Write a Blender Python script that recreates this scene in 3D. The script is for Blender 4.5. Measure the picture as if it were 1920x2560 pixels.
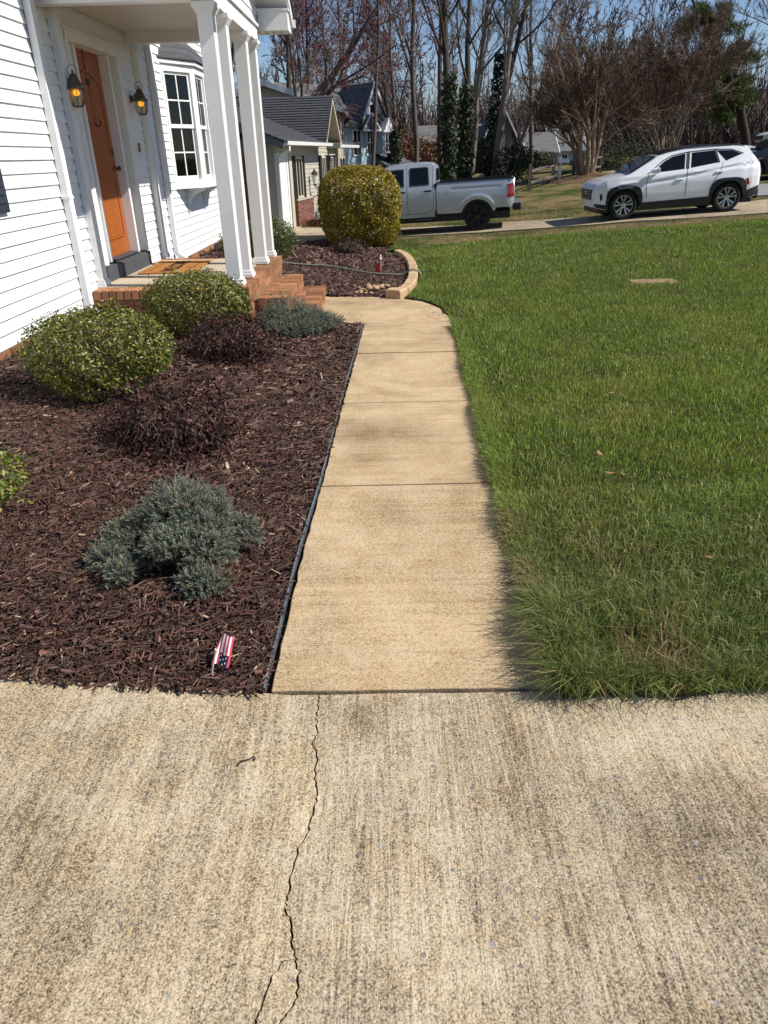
import bpy, bmesh, math, random
import numpy as np
from mathutils import Vector, Matrix

scene = bpy.context.scene
for o in list(bpy.data.objects):
    bpy.data.objects.remove(o, do_unlink=True)
C = scene.collection

# ------------------------------------------------------------------ camera
CAM_H = 1.6
FPX = 1800.0                      # focal length in pixels of a 1920 x 2560 frame
def camera_axes():
    Y = np.array([966 - 960, 387 - 1280, FPX]); Y = Y / np.linalg.norm(Y)
    r = math.radians(1.5)
    hx = np.array([math.cos(r), -math.sin(r), 0.0])
    Z = np.cross(Y, hx); Z /= np.linalg.norm(Z)
    if Z[1] > 0: Z = -Z
    X = np.cross(Y, Z); X /= np.linalg.norm(X)
    if X[0] < 0: X = -X
    return np.array([X, Y, Z])
RC = camera_axes()
cam_data = bpy.data.cameras.new('camera')
cam = bpy.data.objects.new('camera', cam_data)
C.objects.link(cam)
cam_data.sensor_fit = 'VERTICAL'
cam_data.sensor_height = 36.0
cam_data.lens = FPX * 36.0 / 2560.0
cam_data.clip_start = 0.05
cam_data.clip_end = 3000
right, down, fwd = RC[:, 0], RC[:, 1], RC[:, 2]
M = Matrix.Identity(4)
for i in range(3):
    M[i][0] = right[i]; M[i][1] = -down[i]; M[i][2] = -fwd[i]
M[2][3] = CAM_H
cam.matrix_world = M
scene.camera = cam

# ------------------------------------------------------------------ world, sun, exposure
SUN_EL = math.radians(44)
SUN_DIR = Vector((math.cos(math.radians(-8)) * math.cos(SUN_EL), math.sin(math.radians(-8)) * math.cos(SUN_EL), math.sin(SUN_EL)))
world = bpy.data.worlds.new('World'); scene.world = world; world.use_nodes = True
wn = world.node_tree.nodes; wl = world.node_tree.links
bg = wn['Background']
sky = wn.new('ShaderNodeTexSky'); sky.sky_type = 'NISHITA'; sky.sun_disc = False
sky.sun_elevation = SUN_EL
sky.sun_rotation = math.atan2(SUN_DIR.x, SUN_DIR.y)
sky.air_density = 1.0; sky.dust_density = 0.1; sky.ozone_density = 1.2
tintn = wn.new('ShaderNodeMix'); tintn.data_type = 'RGBA'; tintn.blend_type = 'MULTIPLY'; tintn.inputs[0].default_value = 1.0
tintn.inputs[7].default_value = (0.90, 1.0, 1.22, 1)      # the clear blue of the whole sky
wl.new(sky.outputs[0], tintn.inputs[6]); wl.new(tintn.outputs[2], bg.inputs[0]); bg.inputs[1].default_value = 0.062
sun_data = bpy.data.lights.new('sun', 'SUN'); sun_data.energy = 5.0; sun_data.angle = math.radians(0.5); sun_data.color = (1.0, 0.945, 0.86)
sun = bpy.data.objects.new('sun', sun_data); C.objects.link(sun)
sun.rotation_euler = (-SUN_DIR).to_track_quat('-Z', 'Y').to_euler()
sun.location = (20, -5, 30)
vs = scene.view_settings
vs.view_transform = 'Standard'; vs.look = 'None'; vs.exposure = 0.48; vs.gamma = 1.0; vs.use_curve_mapping = False

# ------------------------------------------------------------------ pixel helpers (1920 x 2560 photograph pixels)
def ray(px, py): return RC @ np.array([px - 960, py - 1280, FPX])
def onz(px, py, z): d = ray(px, py); t = (z - CAM_H) / d[2]; return Vector((t * d[0], t * d[1], CAM_H + t * d[2]))
def onx(px, py, x): d = ray(px, py); t = x / d[0]; return Vector((t * d[0], t * d[1], CAM_H + t * d[2]))
def at(px, py, y): d = ray(px, py); t = y / d[1]; return Vector((t * d[0], t * d[1], CAM_H + t * d[2]))

def smooth(a, b, x):
    t = np.clip((x - a) / (b - a), 0, 1); return t * t * (3 - 2 * t)
def drive_z(x): return np.interp(x, [-8, 0, 2.67, 6.47, 9.16, 14], [-.80, -.62, -.478, -.144, -.009, .22])
def terrain(x, y):
    x = np.asarray(x, float); y = np.asarray(y, float)
    g = smooth(9, 20, y)
    d = np.interp(y, [-50, 13, 16, 18.5, 21.6, 24, 26, 29, 33, 40, 60, 100, 400], [0, 0, -.03, -.12, -.38, -.60, -.70, -.66, -.40, -.15, 0.0, 0.4, 6.0])
    d2 = (np.interp(y - 0.8, [-50, 13, 16, 18.5, 21.6, 24, 26, 29, 33, 40, 60, 100, 400], [0, 0, -.03, -.12, -.38, -.60, -.70, -.66, -.40, -.15, 0.0, 0.4, 6.0]) +
          np.interp(y + 0.8, [-50, 13, 16, 18.5, 21.6, 24, 26, 29, 33, 40, 60, 100, 400], [0, 0, -.03, -.12, -.38, -.60, -.70, -.66, -.40, -.15, 0.0, 0.4, 6.0])) / 2
    xs = np.clip(x, -4, 30)
    t = (d + d2) / 2 + g * 0.05 * (xs - 2)
    w = smooth(15.5, 19.2, y) * (1 - smooth(26, 30, y)) * smooth(-16, -8, x) * (1 - smooth(15, 26, x))
    return t * (1 - w) + (drive_z(x) - .035) * w
def hit(px, py, off=0.0):
    z = 0.0
    for i in range(60):
        p = onz(px, py, z); z = 0.5 * z + 0.5 * (float(terrain(p.x, p.y)) + off)
    return p
def bed_h(x, y):
    x = np.asarray(x, float); y = np.asarray(y, float)
    t = np.clip((-0.42 - x) / 2.6, 0, 1); e = smooth(0, .55, y - (1.872 + .115 * (-.45 - x)))
    return -.002 + e * (0.23 * t * (1 - 0.25 * smooth(9.5, 12, y)) + 0.012 * np.sin(x * 3.1 + 1) * np.sin(y * 2.3))

# ------------------------------------------------------------------ materials
MATS = {}
def pmat(name, base, var=None, scale=8.0, rough=0.6, bump=0.0, bscale=60.0, spec=0.4, metal=0.0, rnd=0.0, coat=0.0, stretch=None, detail=6.0):
    m = bpy.data.materials.new(name); m.use_nodes = True
    nt = m.node_tree; n = nt.nodes; l = nt.links
    b = n['Principled BSDF']
    b.inputs['Base Color'].default_value = (*base, 1)
    b.inputs['Roughness'].default_value = rough
    b.inputs['Specular IOR Level'].default_value = spec
    b.inputs['Metallic'].default_value = metal
    if coat: b.inputs['Coat Weight'].default_value = coat; b.inputs['Coat Roughness'].default_value = 0.04
    geo = n.new('ShaderNodeTexCoord')
    vec = geo.outputs['Object']
    if stretch:
        mp = n.new('ShaderNodeMapping'); mp.inputs['Scale'].default_value = stretch; l.new(vec, mp.inputs[0]); vec = mp.outputs[0]
    col = None
    if var is not None:
        t = n.new('ShaderNodeTexNoise'); t.inputs['Scale'].default_value = scale; t.inputs['Detail'].default_value = detail; t.inputs['Roughness'].default_value = 0.65
        l.new(vec, t.inputs['Vector'])
        cr = n.new('ShaderNodeValToRGB'); cr.color_ramp.elements[0].position = 0.3; cr.color_ramp.elements[1].position = 0.7
        cr.color_ramp.elements[0].color = (*base, 1); cr.color_ramp.elements[1].color = (*var, 1)
        l.new(t.outputs['Fac'], cr.inputs['Fac']); col = cr.outputs[0]
    if rnd:
        oi = n.new('ShaderNodeObjectInfo')
        hv = n.new('ShaderNodeHueSaturation')
        mr = n.new('ShaderNodeMapRange'); mr.inputs['To Min'].default_value = 1 - rnd; mr.inputs['To Max'].default_value = 1 + rnd
        l.new(oi.outputs['Random'], mr.inputs['Value']); l.new(mr.outputs[0], hv.inputs['Value'])
        if col: l.new(col, hv.inputs['Color'])
        else: hv.inputs['Color'].default_value = (*base, 1)
        col = hv.outputs[0]
    if col: l.new(col, b.inputs['Base Color'])
    if bump:
        t2 = n.new('ShaderNodeTexNoise'); t2.inputs['Scale'].default_value = bscale; t2.inputs['Detail'].default_value = 5
        l.new(vec, t2.inputs['Vector'])
        bp = n.new('ShaderNodeBump'); bp.inputs['Strength'].default_value = min(1, bump); bp.inputs['Distance'].default_value = 0.01
        l.new(t2.outputs['Fac'], bp.inputs['Height']); l.new(bp.outputs[0], b.inputs['Normal'])
    MATS[name] = m
    return m

def attr_mat(name, rough=0.55, spec=0.3, translucent=0.0):
    """colour from the per-vertex attribute 'tint' (each leaf, blade or chip has its own colour)"""
    m = bpy.data.materials.new(name); m.use_nodes = True
    nt = m.node_tree; n = nt.nodes; l = nt.links; b = n['Principled BSDF']
    a = n.new('ShaderNodeAttribute'); a.attribute_name = 'tint'
    l.new(a.outputs['Color'], b.inputs['Base Color'])
    b.inputs['Roughness'].default_value = rough; b.inputs['Specular IOR Level'].default_value = spec
    if translucent:
        tr = n.new('ShaderNodeBsdfTranslucent'); mx = n.new('ShaderNodeMixShader'); mx.inputs[0].default_value = translucent
        hs = n.new('ShaderNodeHueSaturation'); hs.inputs['Saturation'].default_value = 1.15; hs.inputs['Value'].default_value = 1.2
        l.new(a.outputs['Color'], hs.inputs['Color']); l.new(hs.outputs[0], tr.inputs['Color'])
        l.new(b.outputs[0], mx.inputs[1]); l.new(tr.outputs[0], mx.inputs[2])
        l.new(mx.outputs[0], n['Material Output'].inputs['Surface'])
    MATS[name] = m
    return m

def concrete_mat(name, light, mid, dark, speck=260.0, stain=0.5, broom=0.5, bump=0.6, pebble=0.0, dirt=1.0, midscale=90.0, lo=.405, hi=.55, wf=1.1, wm=.5, bdir=(1.0, .055, 1.0), bdist=.9):
    m = bpy.data.materials.new(name); m.use_nodes = True
    nt = m.node_tree; n = nt.nodes; l = nt.links; b = n['Principled BSDF']
    b.inputs['Roughness'].default_value = 0.88; b.inputs['Specular IOR Level'].default_value = 0.2
    g = n.new('ShaderNodeNewGeometry'); pos = g.outputs['Position']
    def noise(scale, detail=4, rough=.6, vec=None, dist=0.0):
        t = n.new('ShaderNodeTexNoise'); t.inputs['Scale'].default_value = scale; t.inputs['Detail'].default_value = detail
        t.inputs['Roughness'].default_value = rough; t.inputs['Distortion'].default_value = dist
        l.new(vec or pos, t.inputs['Vector']); return t.outputs['Fac']
    def ramp(fac, stops):
        r = n.new('ShaderNodeValToRGB'); e = r.color_ramp.elements
        e[0].position = stops[0][0]; e[0].color = (*stops[0][1], 1); e[1].position = stops[-1][0]; e[1].color = (*stops[-1][1], 1)
        for p, c in stops[1:-1]:
            q = e.new(p); q.color = (*c, 1)
        l.new(fac, r.inputs['Fac']); return r.outputs[0]
    def mix(f, a_, b_, mode='MIX'):
        x = n.new('ShaderNodeMix'); x.data_type = 'RGBA'; x.blend_type = mode
        if isinstance(f, float): x.inputs[0].default_value = f
        else: l.new(f, x.inputs[0])
        l.new(a_, x.inputs[6]); l.new(b_, x.inputs[7]); return x.outputs[2]
    def math_(op, a_, b_):
        x = n.new('ShaderNodeMath'); x.operation = op
        for i, v in enumerate((a_, b_)):
            if isinstance(v, (int, float)): x.inputs[i].default_value = v
            else: l.new(v, x.inputs[i])
        return x.outputs[0]
    mp = n.new('ShaderNodeMapping'); mp.inputs['Scale'].default_value = bdir; l.new(pos, mp.inputs[0])
    broomf = noise(30, 4, .65, mp.outputs[0], bdist)
    fine = noise(speck, 3, .7)
    midn = noise(midscale, 4, .7)
    big = noise(1.3, 7, .68, None, 0.4)
    big2 = noise(4.5, 6, .7)
    h = math_('ADD', math_('MULTIPLY', fine, wf), math_('MULTIPLY', midn, wm))
    bmask = noise(0.9, 3, .5, None, 1.0)
    bsub = math_('MULTIPLY', math_('SUBTRACT', broomf, .5), math_('MULTIPLY', math_('SUBTRACT', bmask, .22), 2.6))
    h = math_('ADD', h, math_('MULTIPLY', math_('ADD', bsub, .5), broom))
    h = math_('ADD', h, math_('MULTIPLY', big, stain))
    h = math_('ADD', h, math_('MULTIPLY', big2, stain * .6))
    wide = noise(0.55, 5, .62, None, .8)
    h = math_('ADD', h, math_('MULTIPLY', wide, stain))
    tot = wf + wm + broom + 2.6 * stain
    f = math_('DIVIDE', h, tot)
    col = ramp(f, [(lo, dark), (lo + (hi - lo) * .5, mid), (hi, light), (hi + .1, tuple(min(1, c * 1.12) for c in light))])
    tone = ramp(big2, [(0.35, (1.0, 0.93, 0.82)), (0.6, (1.0, 1.0, 1.0)), (0.75, (0.93, 0.95, 0.98))])
    col = mix(0.9, col, tone, 'MULTIPLY')
    grime = mix(1.0, ramp(big, [(0.36, (0.66, 0.63, 0.59)), (0.57, (1.0, 1.0, 1.0))]), ramp(wide, [(0.38, (0.80, 0.79, 0.78)), (0.58, (1.0, 1.0, 1.0))]), 'MULTIPLY')
    col = mix(0.75 * dirt, col, grime, 'MULTIPLY')
    if pebble:
        v = n.new('ShaderNodeTexVoronoi'); v.inputs['Scale'].default_value = 38; l.new(pos, v.inputs['Vector'])
        vr = n.new('ShaderNodeMath'); vr.operation = 'LESS_THAN'; vr.inputs[1].default_value = 0.26; l.new(v.outputs['Distance'], vr.inputs[0])
        sep = n.new('ShaderNodeSeparateColor'); l.new(v.outputs['Color'], sep.inputs[0])
        sel = n.new('ShaderNodeMath'); sel.operation = 'GREATER_THAN'; sel.inputs[1].default_value = 1 - pebble; l.new(sep.outputs[0], sel.inputs[0])
        f2 = math_('MULTIPLY', vr.outputs[0], sel.outputs[0]); f2 = math_('MULTIPLY', f2, 0.8)
        pc = ramp(sep.outputs[1], [(0.2, (.16, .15, .15)), (0.5, (.27, .2, .14)), (0.8, (.5, .34, .17)), (0.95, (.3, .3, .3))])
        col = mix(f2, col, pc)
    l.new(col, b.inputs['Base Color'])
    bp = n.new('ShaderNodeBump'); bp.inputs['Strength'].default_value = bump; bp.inputs['Distance'].default_value = 0.006
    hh = math_('ADD', math_('MULTIPLY', fine, .5), math_('ADD', math_('MULTIPLY', midn, .9), math_('MULTIPLY', broomf, broom)))
    l.new(hh, bp.inputs['Height']); l.new(bp.outputs[0], b.inputs['Normal'])
    MATS[name] = m
    return m

# ------------------------------------------------------------------ mesh helpers
class MB:
    def __init__(s): s.v = []; s.f = []
    def add(s, vs, fs):
        k = len(s.v); s.v += [tuple(p) for p in vs]; s.f += [tuple(i + k for i in f) for f in fs]; return s
    def box(s, a, b):
        x0, y0, z0 = a; x1, y1, z1 = b
        return s.add([(x0, y0, z0), (x1, y0, z0), (x1, y1, z0), (x0, y1, z0), (x0, y0, z1), (x1, y0, z1), (x1, y1, z1), (x0, y1, z1)],
                     [(3, 2, 1, 0), (4, 5, 6, 7), (0, 1, 5, 4), (1, 2, 6, 5), (2, 3, 7, 6), (3, 0, 4, 7)])
    def prism(s, poly, z0, z1):
        """poly: list of (x, y) counter-clockwise; extruded in z"""
        k = len(poly)
        return s.add([(x, y, z0) for x, y in poly] + [(x, y, z1) for x, y in poly],
                     [tuple(range(k - 1, -1, -1)), tuple(range(k, 2 * k))] + [(i, (i + 1) % k, k + (i + 1) % k, k + i) for i in range(k)])
    def hull(s, A, B):
        """two matching polygons (lists of 3-D points) joined into a closed solid"""
        k = len(A)
        return s.add(list(A) + list(B), [tuple(range(k - 1, -1, -1)), tuple(range(k, 2 * k))] + [(i, (i + 1) % k, k + (i + 1) % k, k + i) for i in range(k)])
    def quad(s, *p): return s.add(p, [tuple(range(len(p)))])
    def tube(s, pts, rad, n=8, cap=True):
        pts = [Vector(p) for p in pts]
        if not hasattr(rad, '__len__'): rad = [rad] * len(pts)
        vs = []; u = None
        for i, p in enumerate(pts):
            d = (pts[min(i + 1, len(pts) - 1)] - pts[max(i - 1, 0)]).normalized()
            if u is None: u = d.orthogonal().normalized()
            u = (u - d * u.dot(d)).normalized(); w = d.cross(u)
            for k in range(n):
                a = 2 * math.pi * k / n; vs.append(p + (u * math.cos(a) + w * math.sin(a)) * rad[i])
        fs = []
        for i in range(len(pts) - 1):
            for k in range(n):
                fs.append((i * n + k, i * n + (k + 1) % n, (i + 1) * n + (k + 1) % n, (i + 1) * n + k))
        if cap: fs += [tuple(range(n - 1, -1, -1)), tuple(range((len(pts) - 1) * n, len(pts) * n))]
        return s.add(vs, fs)
    def lathe(s, prof, n=16, c=(0, 0, 0), axis='z'):
        vs = []
        for r, z in prof:
            for k in range(n):
                a = 2 * math.pi * k / n
                p = (r * math.cos(a), r * math.sin(a), z)
                if axis == 'y': p = (p[0], p[2], p[1])
                vs.append((p[0] + c[0], p[1] + c[1], p[2] + c[2]))
        fs = []
        for i in range(len(prof) - 1):
            for k in range(n):
                fs.append((i * n + k, i * n + (k + 1) % n, (i + 1) * n + (k + 1) % n, (i + 1) * n + k))
        fs += [tuple(range(n - 1, -1, -1)), tuple(range((len(prof) - 1) * n, len(prof) * n))]
        return s.add(vs, fs)
    def mesh(s, name):
        me = bpy.data.meshes.new(name); me.from_pydata(s.v, [], s.f); me.update()
        bm = bmesh.new(); bm.from_mesh(me); bmesh.ops.recalc_face_normals(bm, faces=bm.faces); bm.to_mesh(me); bm.free()
        return me
    def build(s, name, mat, parent=None, smooth_=False, bevel=0.0):
        return link(name, s.mesh(name), mat, parent, smooth_, bevel)

def link(name, me, mat, parent=None, smooth_=False, bevel=0.0, loc=None, rot=None):
    o = bpy.data.objects.new(name, me); C.objects.link(o)
    if mat is not None and len(me.materials) == 0: me.materials.append(MATS[mat] if isinstance(mat, str) else mat)
    if parent is not None: o.parent = parent
    if loc is not None: o.location = loc
    if rot is not None: o.rotation_euler = rot
    if smooth_: me.polygons.foreach_set('use_smooth', [True] * len(me.polygons))
    if bevel:
        b = o.modifiers.new('bevel', 'BEVEL'); b.width = bevel; b.segments = 2; b.limit_method = 'ANGLE'; b.angle_limit = math.radians(40)
    return o
def thing(name, label, cat, loc=(0, 0, 0), rotz=0.0, group=None):
    o = bpy.data.objects.new(name, None); C.objects.link(o); o.location = loc; o.rotation_euler = (0, 0, rotz)
    o.empty_display_size = 0.2
    return tag(o, label, cat, group)
def tag(o, label=None, cat=None, group=None, kind=None):
    if label: o['label'] = label
    if cat: o['category'] = cat
    if group: o['group'] = group
    if kind: o['kind'] = kind
    return o
def np_mesh(name, V, F, tint=None, smooth_=False):
    """V (n,3), F (m,3|4) arrays, tint (n,3)"""
    me = bpy.data.meshes.new(name)
    V = np.asarray(V, np.float32); F = np.asarray(F, np.int32); k = F.shape[1]
    me.vertices.add(len(V)); me.vertices.foreach_set('co', V.ravel())
    me.loops.add(F.size); me.loops.foreach_set('vertex_index', F.ravel())
    me.polygons.add(len(F)); me.polygons.foreach_set('loop_start', np.arange(0, F.size, k, dtype=np.int32))
    if smooth_: me.polygons.foreach_set('use_smooth', np.ones(len(F), bool))
    if tint is not None:
        a = me.attributes.new('tint', 'FLOAT_COLOR', 'POINT')
        t = np.ones((len(V), 4), np.float32); t[:, :3] = tint; a.data.foreach_set('color', t.ravel())
    me.update(calc_edges=True); me.validate()
    return me
def sheet(name, fn, x0, x1, y0, y1, nx, ny, mat, off=0.0, keep=None):
    X, Y = np.meshgrid(np.linspace(x0, x1, nx + 1), np.linspace(y0, y1, ny + 1))
    V = np.stack([X.ravel(), Y.ravel(), (fn(X, Y) + off).ravel()], 1)
    i = np.arange(ny)[:, None] * (nx + 1) + np.arange(nx)[None, :]; i = i.ravel()
    F = np.stack([i, i + 1, i + nx + 2, i + nx + 1], 1)
    if keep is not None:
        c = V[F].mean(1); F = F[keep(c[:, 0], c[:, 1])]
    return link(name, np_mesh(name, V, F, smooth_=True), mat)
def inside(px, py, poly):
    poly = np.asarray(poly, float); r = np.zeros(len(px), bool); j = len(poly) - 1
    for i in range(len(poly)):
        xi, yi = poly[i]; xj, yj = poly[j]
        with np.errstate(divide='ignore', invalid='ignore'):
            c = ((yi > py) != (yj > py)) & (px < (xj - xi) * (py - yi) / (yj - yi) + xi)
        r ^= c; j = i
    return r

# ------------------------------------------------------------------ material library
concrete_mat('driveway_concrete', (.60, .508, .36), (.37, .30, .205), (.094, .078, .057), speck=185, stain=.42, broom=.72, bump=1.0, pebble=.15, midscale=75, lo=.428, hi=.532, dirt=.55, wf=1.3, wm=.6)
concrete_mat('driveway_concrete_grey', (.56, .478, .345), (.335, .275, .195), (.082, .07, .054), speck=170, stain=.5, broom=.8, bump=1.0, pebble=.2, midscale=70, lo=.43, hi=.534, dirt=.7, wf=1.3, wm=.6, bdist=2.2)
concrete_mat('walkway_concrete', (.53, .412, .263), (.385, .29, .178), (.15, .11, .066), speck=165, stain=.45, bdir=(.05, 1.0, 1.0), broom=.42, bump=.8, dirt=.45, midscale=60, lo=.42, hi=.545, wf=1.2, wm=.45)
concrete_mat('porch_concrete', (.50, .44, .345), (.44, .385, .30), (.33, .285, .22), speck=200, stain=.4, broom=.1, bump=.15, dirt=.5)
concrete_mat('far_concrete', (.40, .335, .24), (.32, .265, .19), (.22, .175, .125), speck=40, stain=.6, broom=.1, bump=.1, dirt=.7)
pmat('asphalt', (.17, .17, .175), (.24, .24, .245), scale=3, rough=.9)
pmat('soil', (.035, .022, .016), (.06, .04, .028), scale=12, rough=1, spec=.1)
pmat('mulch_base', (.022, .010, .008), (.04, .018, .015), scale=60, rough=.9, bump=.6, bscale=90)
pmat('lawn_soil', (.018, .026, .008), (.04, .042, .015), scale=9, rough=1, spec=.05, bump=.5, bscale=40)
attr_mat('grass_blade', rough=.45, spec=.28, translucent=.30)
attr_mat('dry_grass_blade', rough=.7, spec=.2, translucent=.15)
attr_mat('mulch_chip', rough=.62, spec=.35)
attr_mat('leaf', rough=.38, spec=.45, translucent=.18)
attr_mat('matte_leaf', rough=.6, spec=.25, translucent=.12)
attr_mat('twig', rough=.8, spec=.2)
pmat('white_siding', (.78, .79, .79), (.75, .76, .765), scale=1.5, rough=.45, spec=.35, rnd=.035, bump=.06, bscale=9)
pmat('white_trim', (.75, .755, .75), (.71, .715, .705), scale=3, rough=.4, spec=.4)
pmat('aged_trim', (.72, .72, .69), (.60, .60, .57), scale=5, rough=.5)
pmat('ceiling_paint', (.58, .56, .52), (.54, .52, .48), scale=2, rough=.6)
pmat('brick_shaded', (.20, .078, .052), (.14, .05, .036), scale=14, rough=.85, spec=.2, bump=.5, bscale=70, rnd=.22)  # darker brick: shade of the near porch and step faces put into colour
pmat('brick_step', (.31, .155, .076), (.205, .092, .045), scale=14, rough=.85, spec=.2, bump=.5, bscale=70, rnd=.42)
pmat('mortar', (.24, .175, .12), (.17, .12, .08), scale=20, rough=.95, spec=.1, bump=.4)
pmat('mortar_dark', (.26, .17, .13), (.2, .13, .1), scale=20, rough=.95, spec=.1)
pmat('door_paint', (.33, .093, .014), (.28, .076, .011), scale=3, rough=.38, spec=.4, stretch=(1, 1, .2))
pmat('dark_step_paint', (.045, .05, .058), (.06, .065, .075), scale=6, rough=.7)
pmat('bronze', (.10, .085, .07), (.15, .13, .11), scale=12, rough=.38, metal=.85)
pmat('black_metal', (.012, .012, .013), rough=.45)
pmat('steel', (.6, .6, .6), rough=.25, metal=1)
pmat('shutter_navy', (.018, .024, .036), (.026, .032, .045), scale=4, rough=.5)
pmat('coir', (.42, .20, .06), (.33, .15, .04), scale=120, rough=.95, spec=.1, bump=.8, bscale=300)
pmat('coir_print', (.03, .022, .016), rough=.95, spec=.1)
pmat('edging_plastic', (.07, .088, .102), (.11, .13, .145), scale=9, rough=.35, spec=.5)
pmat('hose_rubber', (.23, .27, .23), (.16, .19, .16), scale=6, rough=.5)
pmat('river_stone', (.40, .26, .14), (.27, .17, .10), scale=18, rough=.6, rnd=.25)
pmat('edging_stone', (.47, .335, .19), (.34, .225, .125), scale=16, rough=.9, bump=.8, bscale=45, rnd=.12)
pmat('shingle_grey', (.055, .058, .064), (.09, .092, .098), scale=9, rough=.9, spec=.2, rnd=.18, stretch=(1, 4, 4))
pmat('shingle_slate', (.043, .046, .052), (.078, .082, .09), scale=3.0, rough=.85, spec=.25, rnd=.12, stretch=(2.2, 2.2, 6), detail=3)
pmat('curtain', (.10, .105, .10), (.2, .2, .19), scale=3, rough=.9)
pmat('room_dark', (.012, .012, .013), rough=.95, spec=0)

def glass_mat(name, tintc=(1, 1, 1), gloss=.12, dark=None):
    m = bpy.data.materials.new(name); m.use_nodes = True; nt = m.node_tree; n = nt.nodes; l = nt.links
    n.remove(n['Principled BSDF'])
    gl = n.new('ShaderNodeBsdfGlossy'); gl.inputs['Roughness'].default_value = .02
    tr = n.new('ShaderNodeBsdfTransparent'); tr.inputs[0].default_value = (*tintc, 1)
    fr = n.new('ShaderNodeFresnel'); fr.inputs[0].default_value = 1.5
    mx = n.new('ShaderNodeMixShader'); l.new(fr.outputs[0], mx.inputs[0]); l.new(tr.outputs[0], mx.inputs[1]); l.new(gl.outputs[0], mx.inputs[2])
    l.new(mx.outputs[0], n['Material Output'].inputs['Surface'])
    MATS[name] = m
glass_mat('window_glass', (.75, .8, .8)); glass_mat('car_glass', (.10, .12, .13)); glass_mat('lamp_glass', (.85, .8, .68))
def emit_mat(name, col, s):
    m = bpy.data.materials.new(name); m.use_nodes = True; b = m.node_tree.nodes['Principled BSDF']
    b.inputs['Emission Color'].default_value = (*col, 1); b.inputs['Emission Strength'].default_value = s; b.inputs['Base Color'].default_value = (*col, 1)
    MATS[name] = m
emit_mat('bulb_glow', (1.0, .40, .02), 1.15)

# ground that carries its own patchy dry grass
def ground_mat():
    m = bpy.data.materials.new('dormant_ground'); m.use_nodes = True; nt = m.node_tree; n = nt.nodes; l = nt.links; b = n['Principled BSDF']
    b.inputs['Roughness'].default_value = 1; b.inputs['Specular IOR Level'].default_value = .05
    g = n.new('ShaderNodeNewGeometry')
    def nz(s, d=6):
        t = n.new('ShaderNodeTexNoise'); t.inputs['Scale'].default_value = s; t.inputs['Detail'].default_value = d; t.inputs['Roughness'].default_value = .7
        l.new(g.outputs['Position'], t.inputs['Vector']); return t.outputs['Fac']
    r1 = n.new('ShaderNodeValToRGB'); e = r1.color_ramp.elements
    e[0].position = .42; e[0].color = (.055, .072, .02, 1); e[1].position = .60; e[1].color = (.22, .165, .085, 1)
    q = e.new(.5); q.color = (.14, .125, .055, 1)
    l.new(nz(.55), r1.inputs[0])
    r2 = n.new('ShaderNodeValToRGB'); e = r2.color_ramp.elements; e[0].position = .3; e[0].color = (.55, .55, .55, 1); e[1].position = .7; e[1].color = (1.25, 1.2, 1.1, 1)
    l.new(nz(14), r2.inputs[0])
    mx = n.new('ShaderNodeMix'); mx.data_type = 'RGBA'; mx.blend_type = 'MULTIPLY'; mx.inputs[0].default_value = 1
    l.new(r1.outputs[0], mx.inputs[6]); l.new(r2.outputs[0], mx.inputs[7]); l.new(mx.outputs[2], b.inputs['Base Color'])
    bp = n.new('ShaderNodeBump'); bp.inputs['Strength'].default_value = .8; bp.inputs['Distance'].default_value = .05; l.new(nz(20), bp.inputs['Height']); l.new(bp.outputs[0], b.inputs['Normal'])
    MATS['dormant_ground'] = m
ground_mat()
pmat('leaf_litter', (.105, .066, .042), (.17, .11, .07), scale=7, rough=1, spec=.05, bump=.8, bscale=18)

def vnoise(x, y, s, seed):
    r = np.random.default_rng(seed); G = r.random((64, 64))
    x = np.asarray(x) * s; y = np.asarray(y) * s
    i = np.floor(x).astype(int); j = np.floor(y).astype(int); u = x - i; v = y - j
    u = u * u * (3 - 2 * u); v = v * v * (3 - 2 * v)
    a = G[i % 64, j % 64]; b = G[(i + 1) % 64, j % 64]; c = G[i % 64, (j + 1) % 64]; d = G[(i + 1) % 64, (j + 1) % 64]
    return (a * (1 - u) + b * u) * (1 - v) + (c * (1 - u) + d * u) * v

# ------------------------------------------------------------------ ground
xs = np.unique(np.concatenate([np.linspace(-500, -60, 12), np.linspace(-60, -8, 24), np.linspace(-8, 22, 61), np.linspace(22, 90, 24), np.linspace(90, 500, 12)]))
ys = np.unique(np.concatenate([np.linspace(-120, -6, 16), np.linspace(-6, 48, 109), np.linspace(48, 130, 34), np.linspace(130, 900, 16)]))
X, Y = np.meshgrid(xs, ys)
Zg = terrain(X, Y) - 0.085 * (1 - smooth(14, 19, Y))
V = np.stack([X.ravel(), Y.ravel(), Zg.ravel()], 1); nx = len(xs)
i = (np.arange(len(ys) - 1)[:, None] * nx + np.arange(nx - 1)[None, :]).ravel()
tag(link('ground', np_mesh('ground', V, np.stack([i, i + 1, i + nx + 1, i + nx], 1), smooth_=True), 'dormant_ground'), 'patchy dormant grass and soil ground around the houses', kind='structure')

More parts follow.
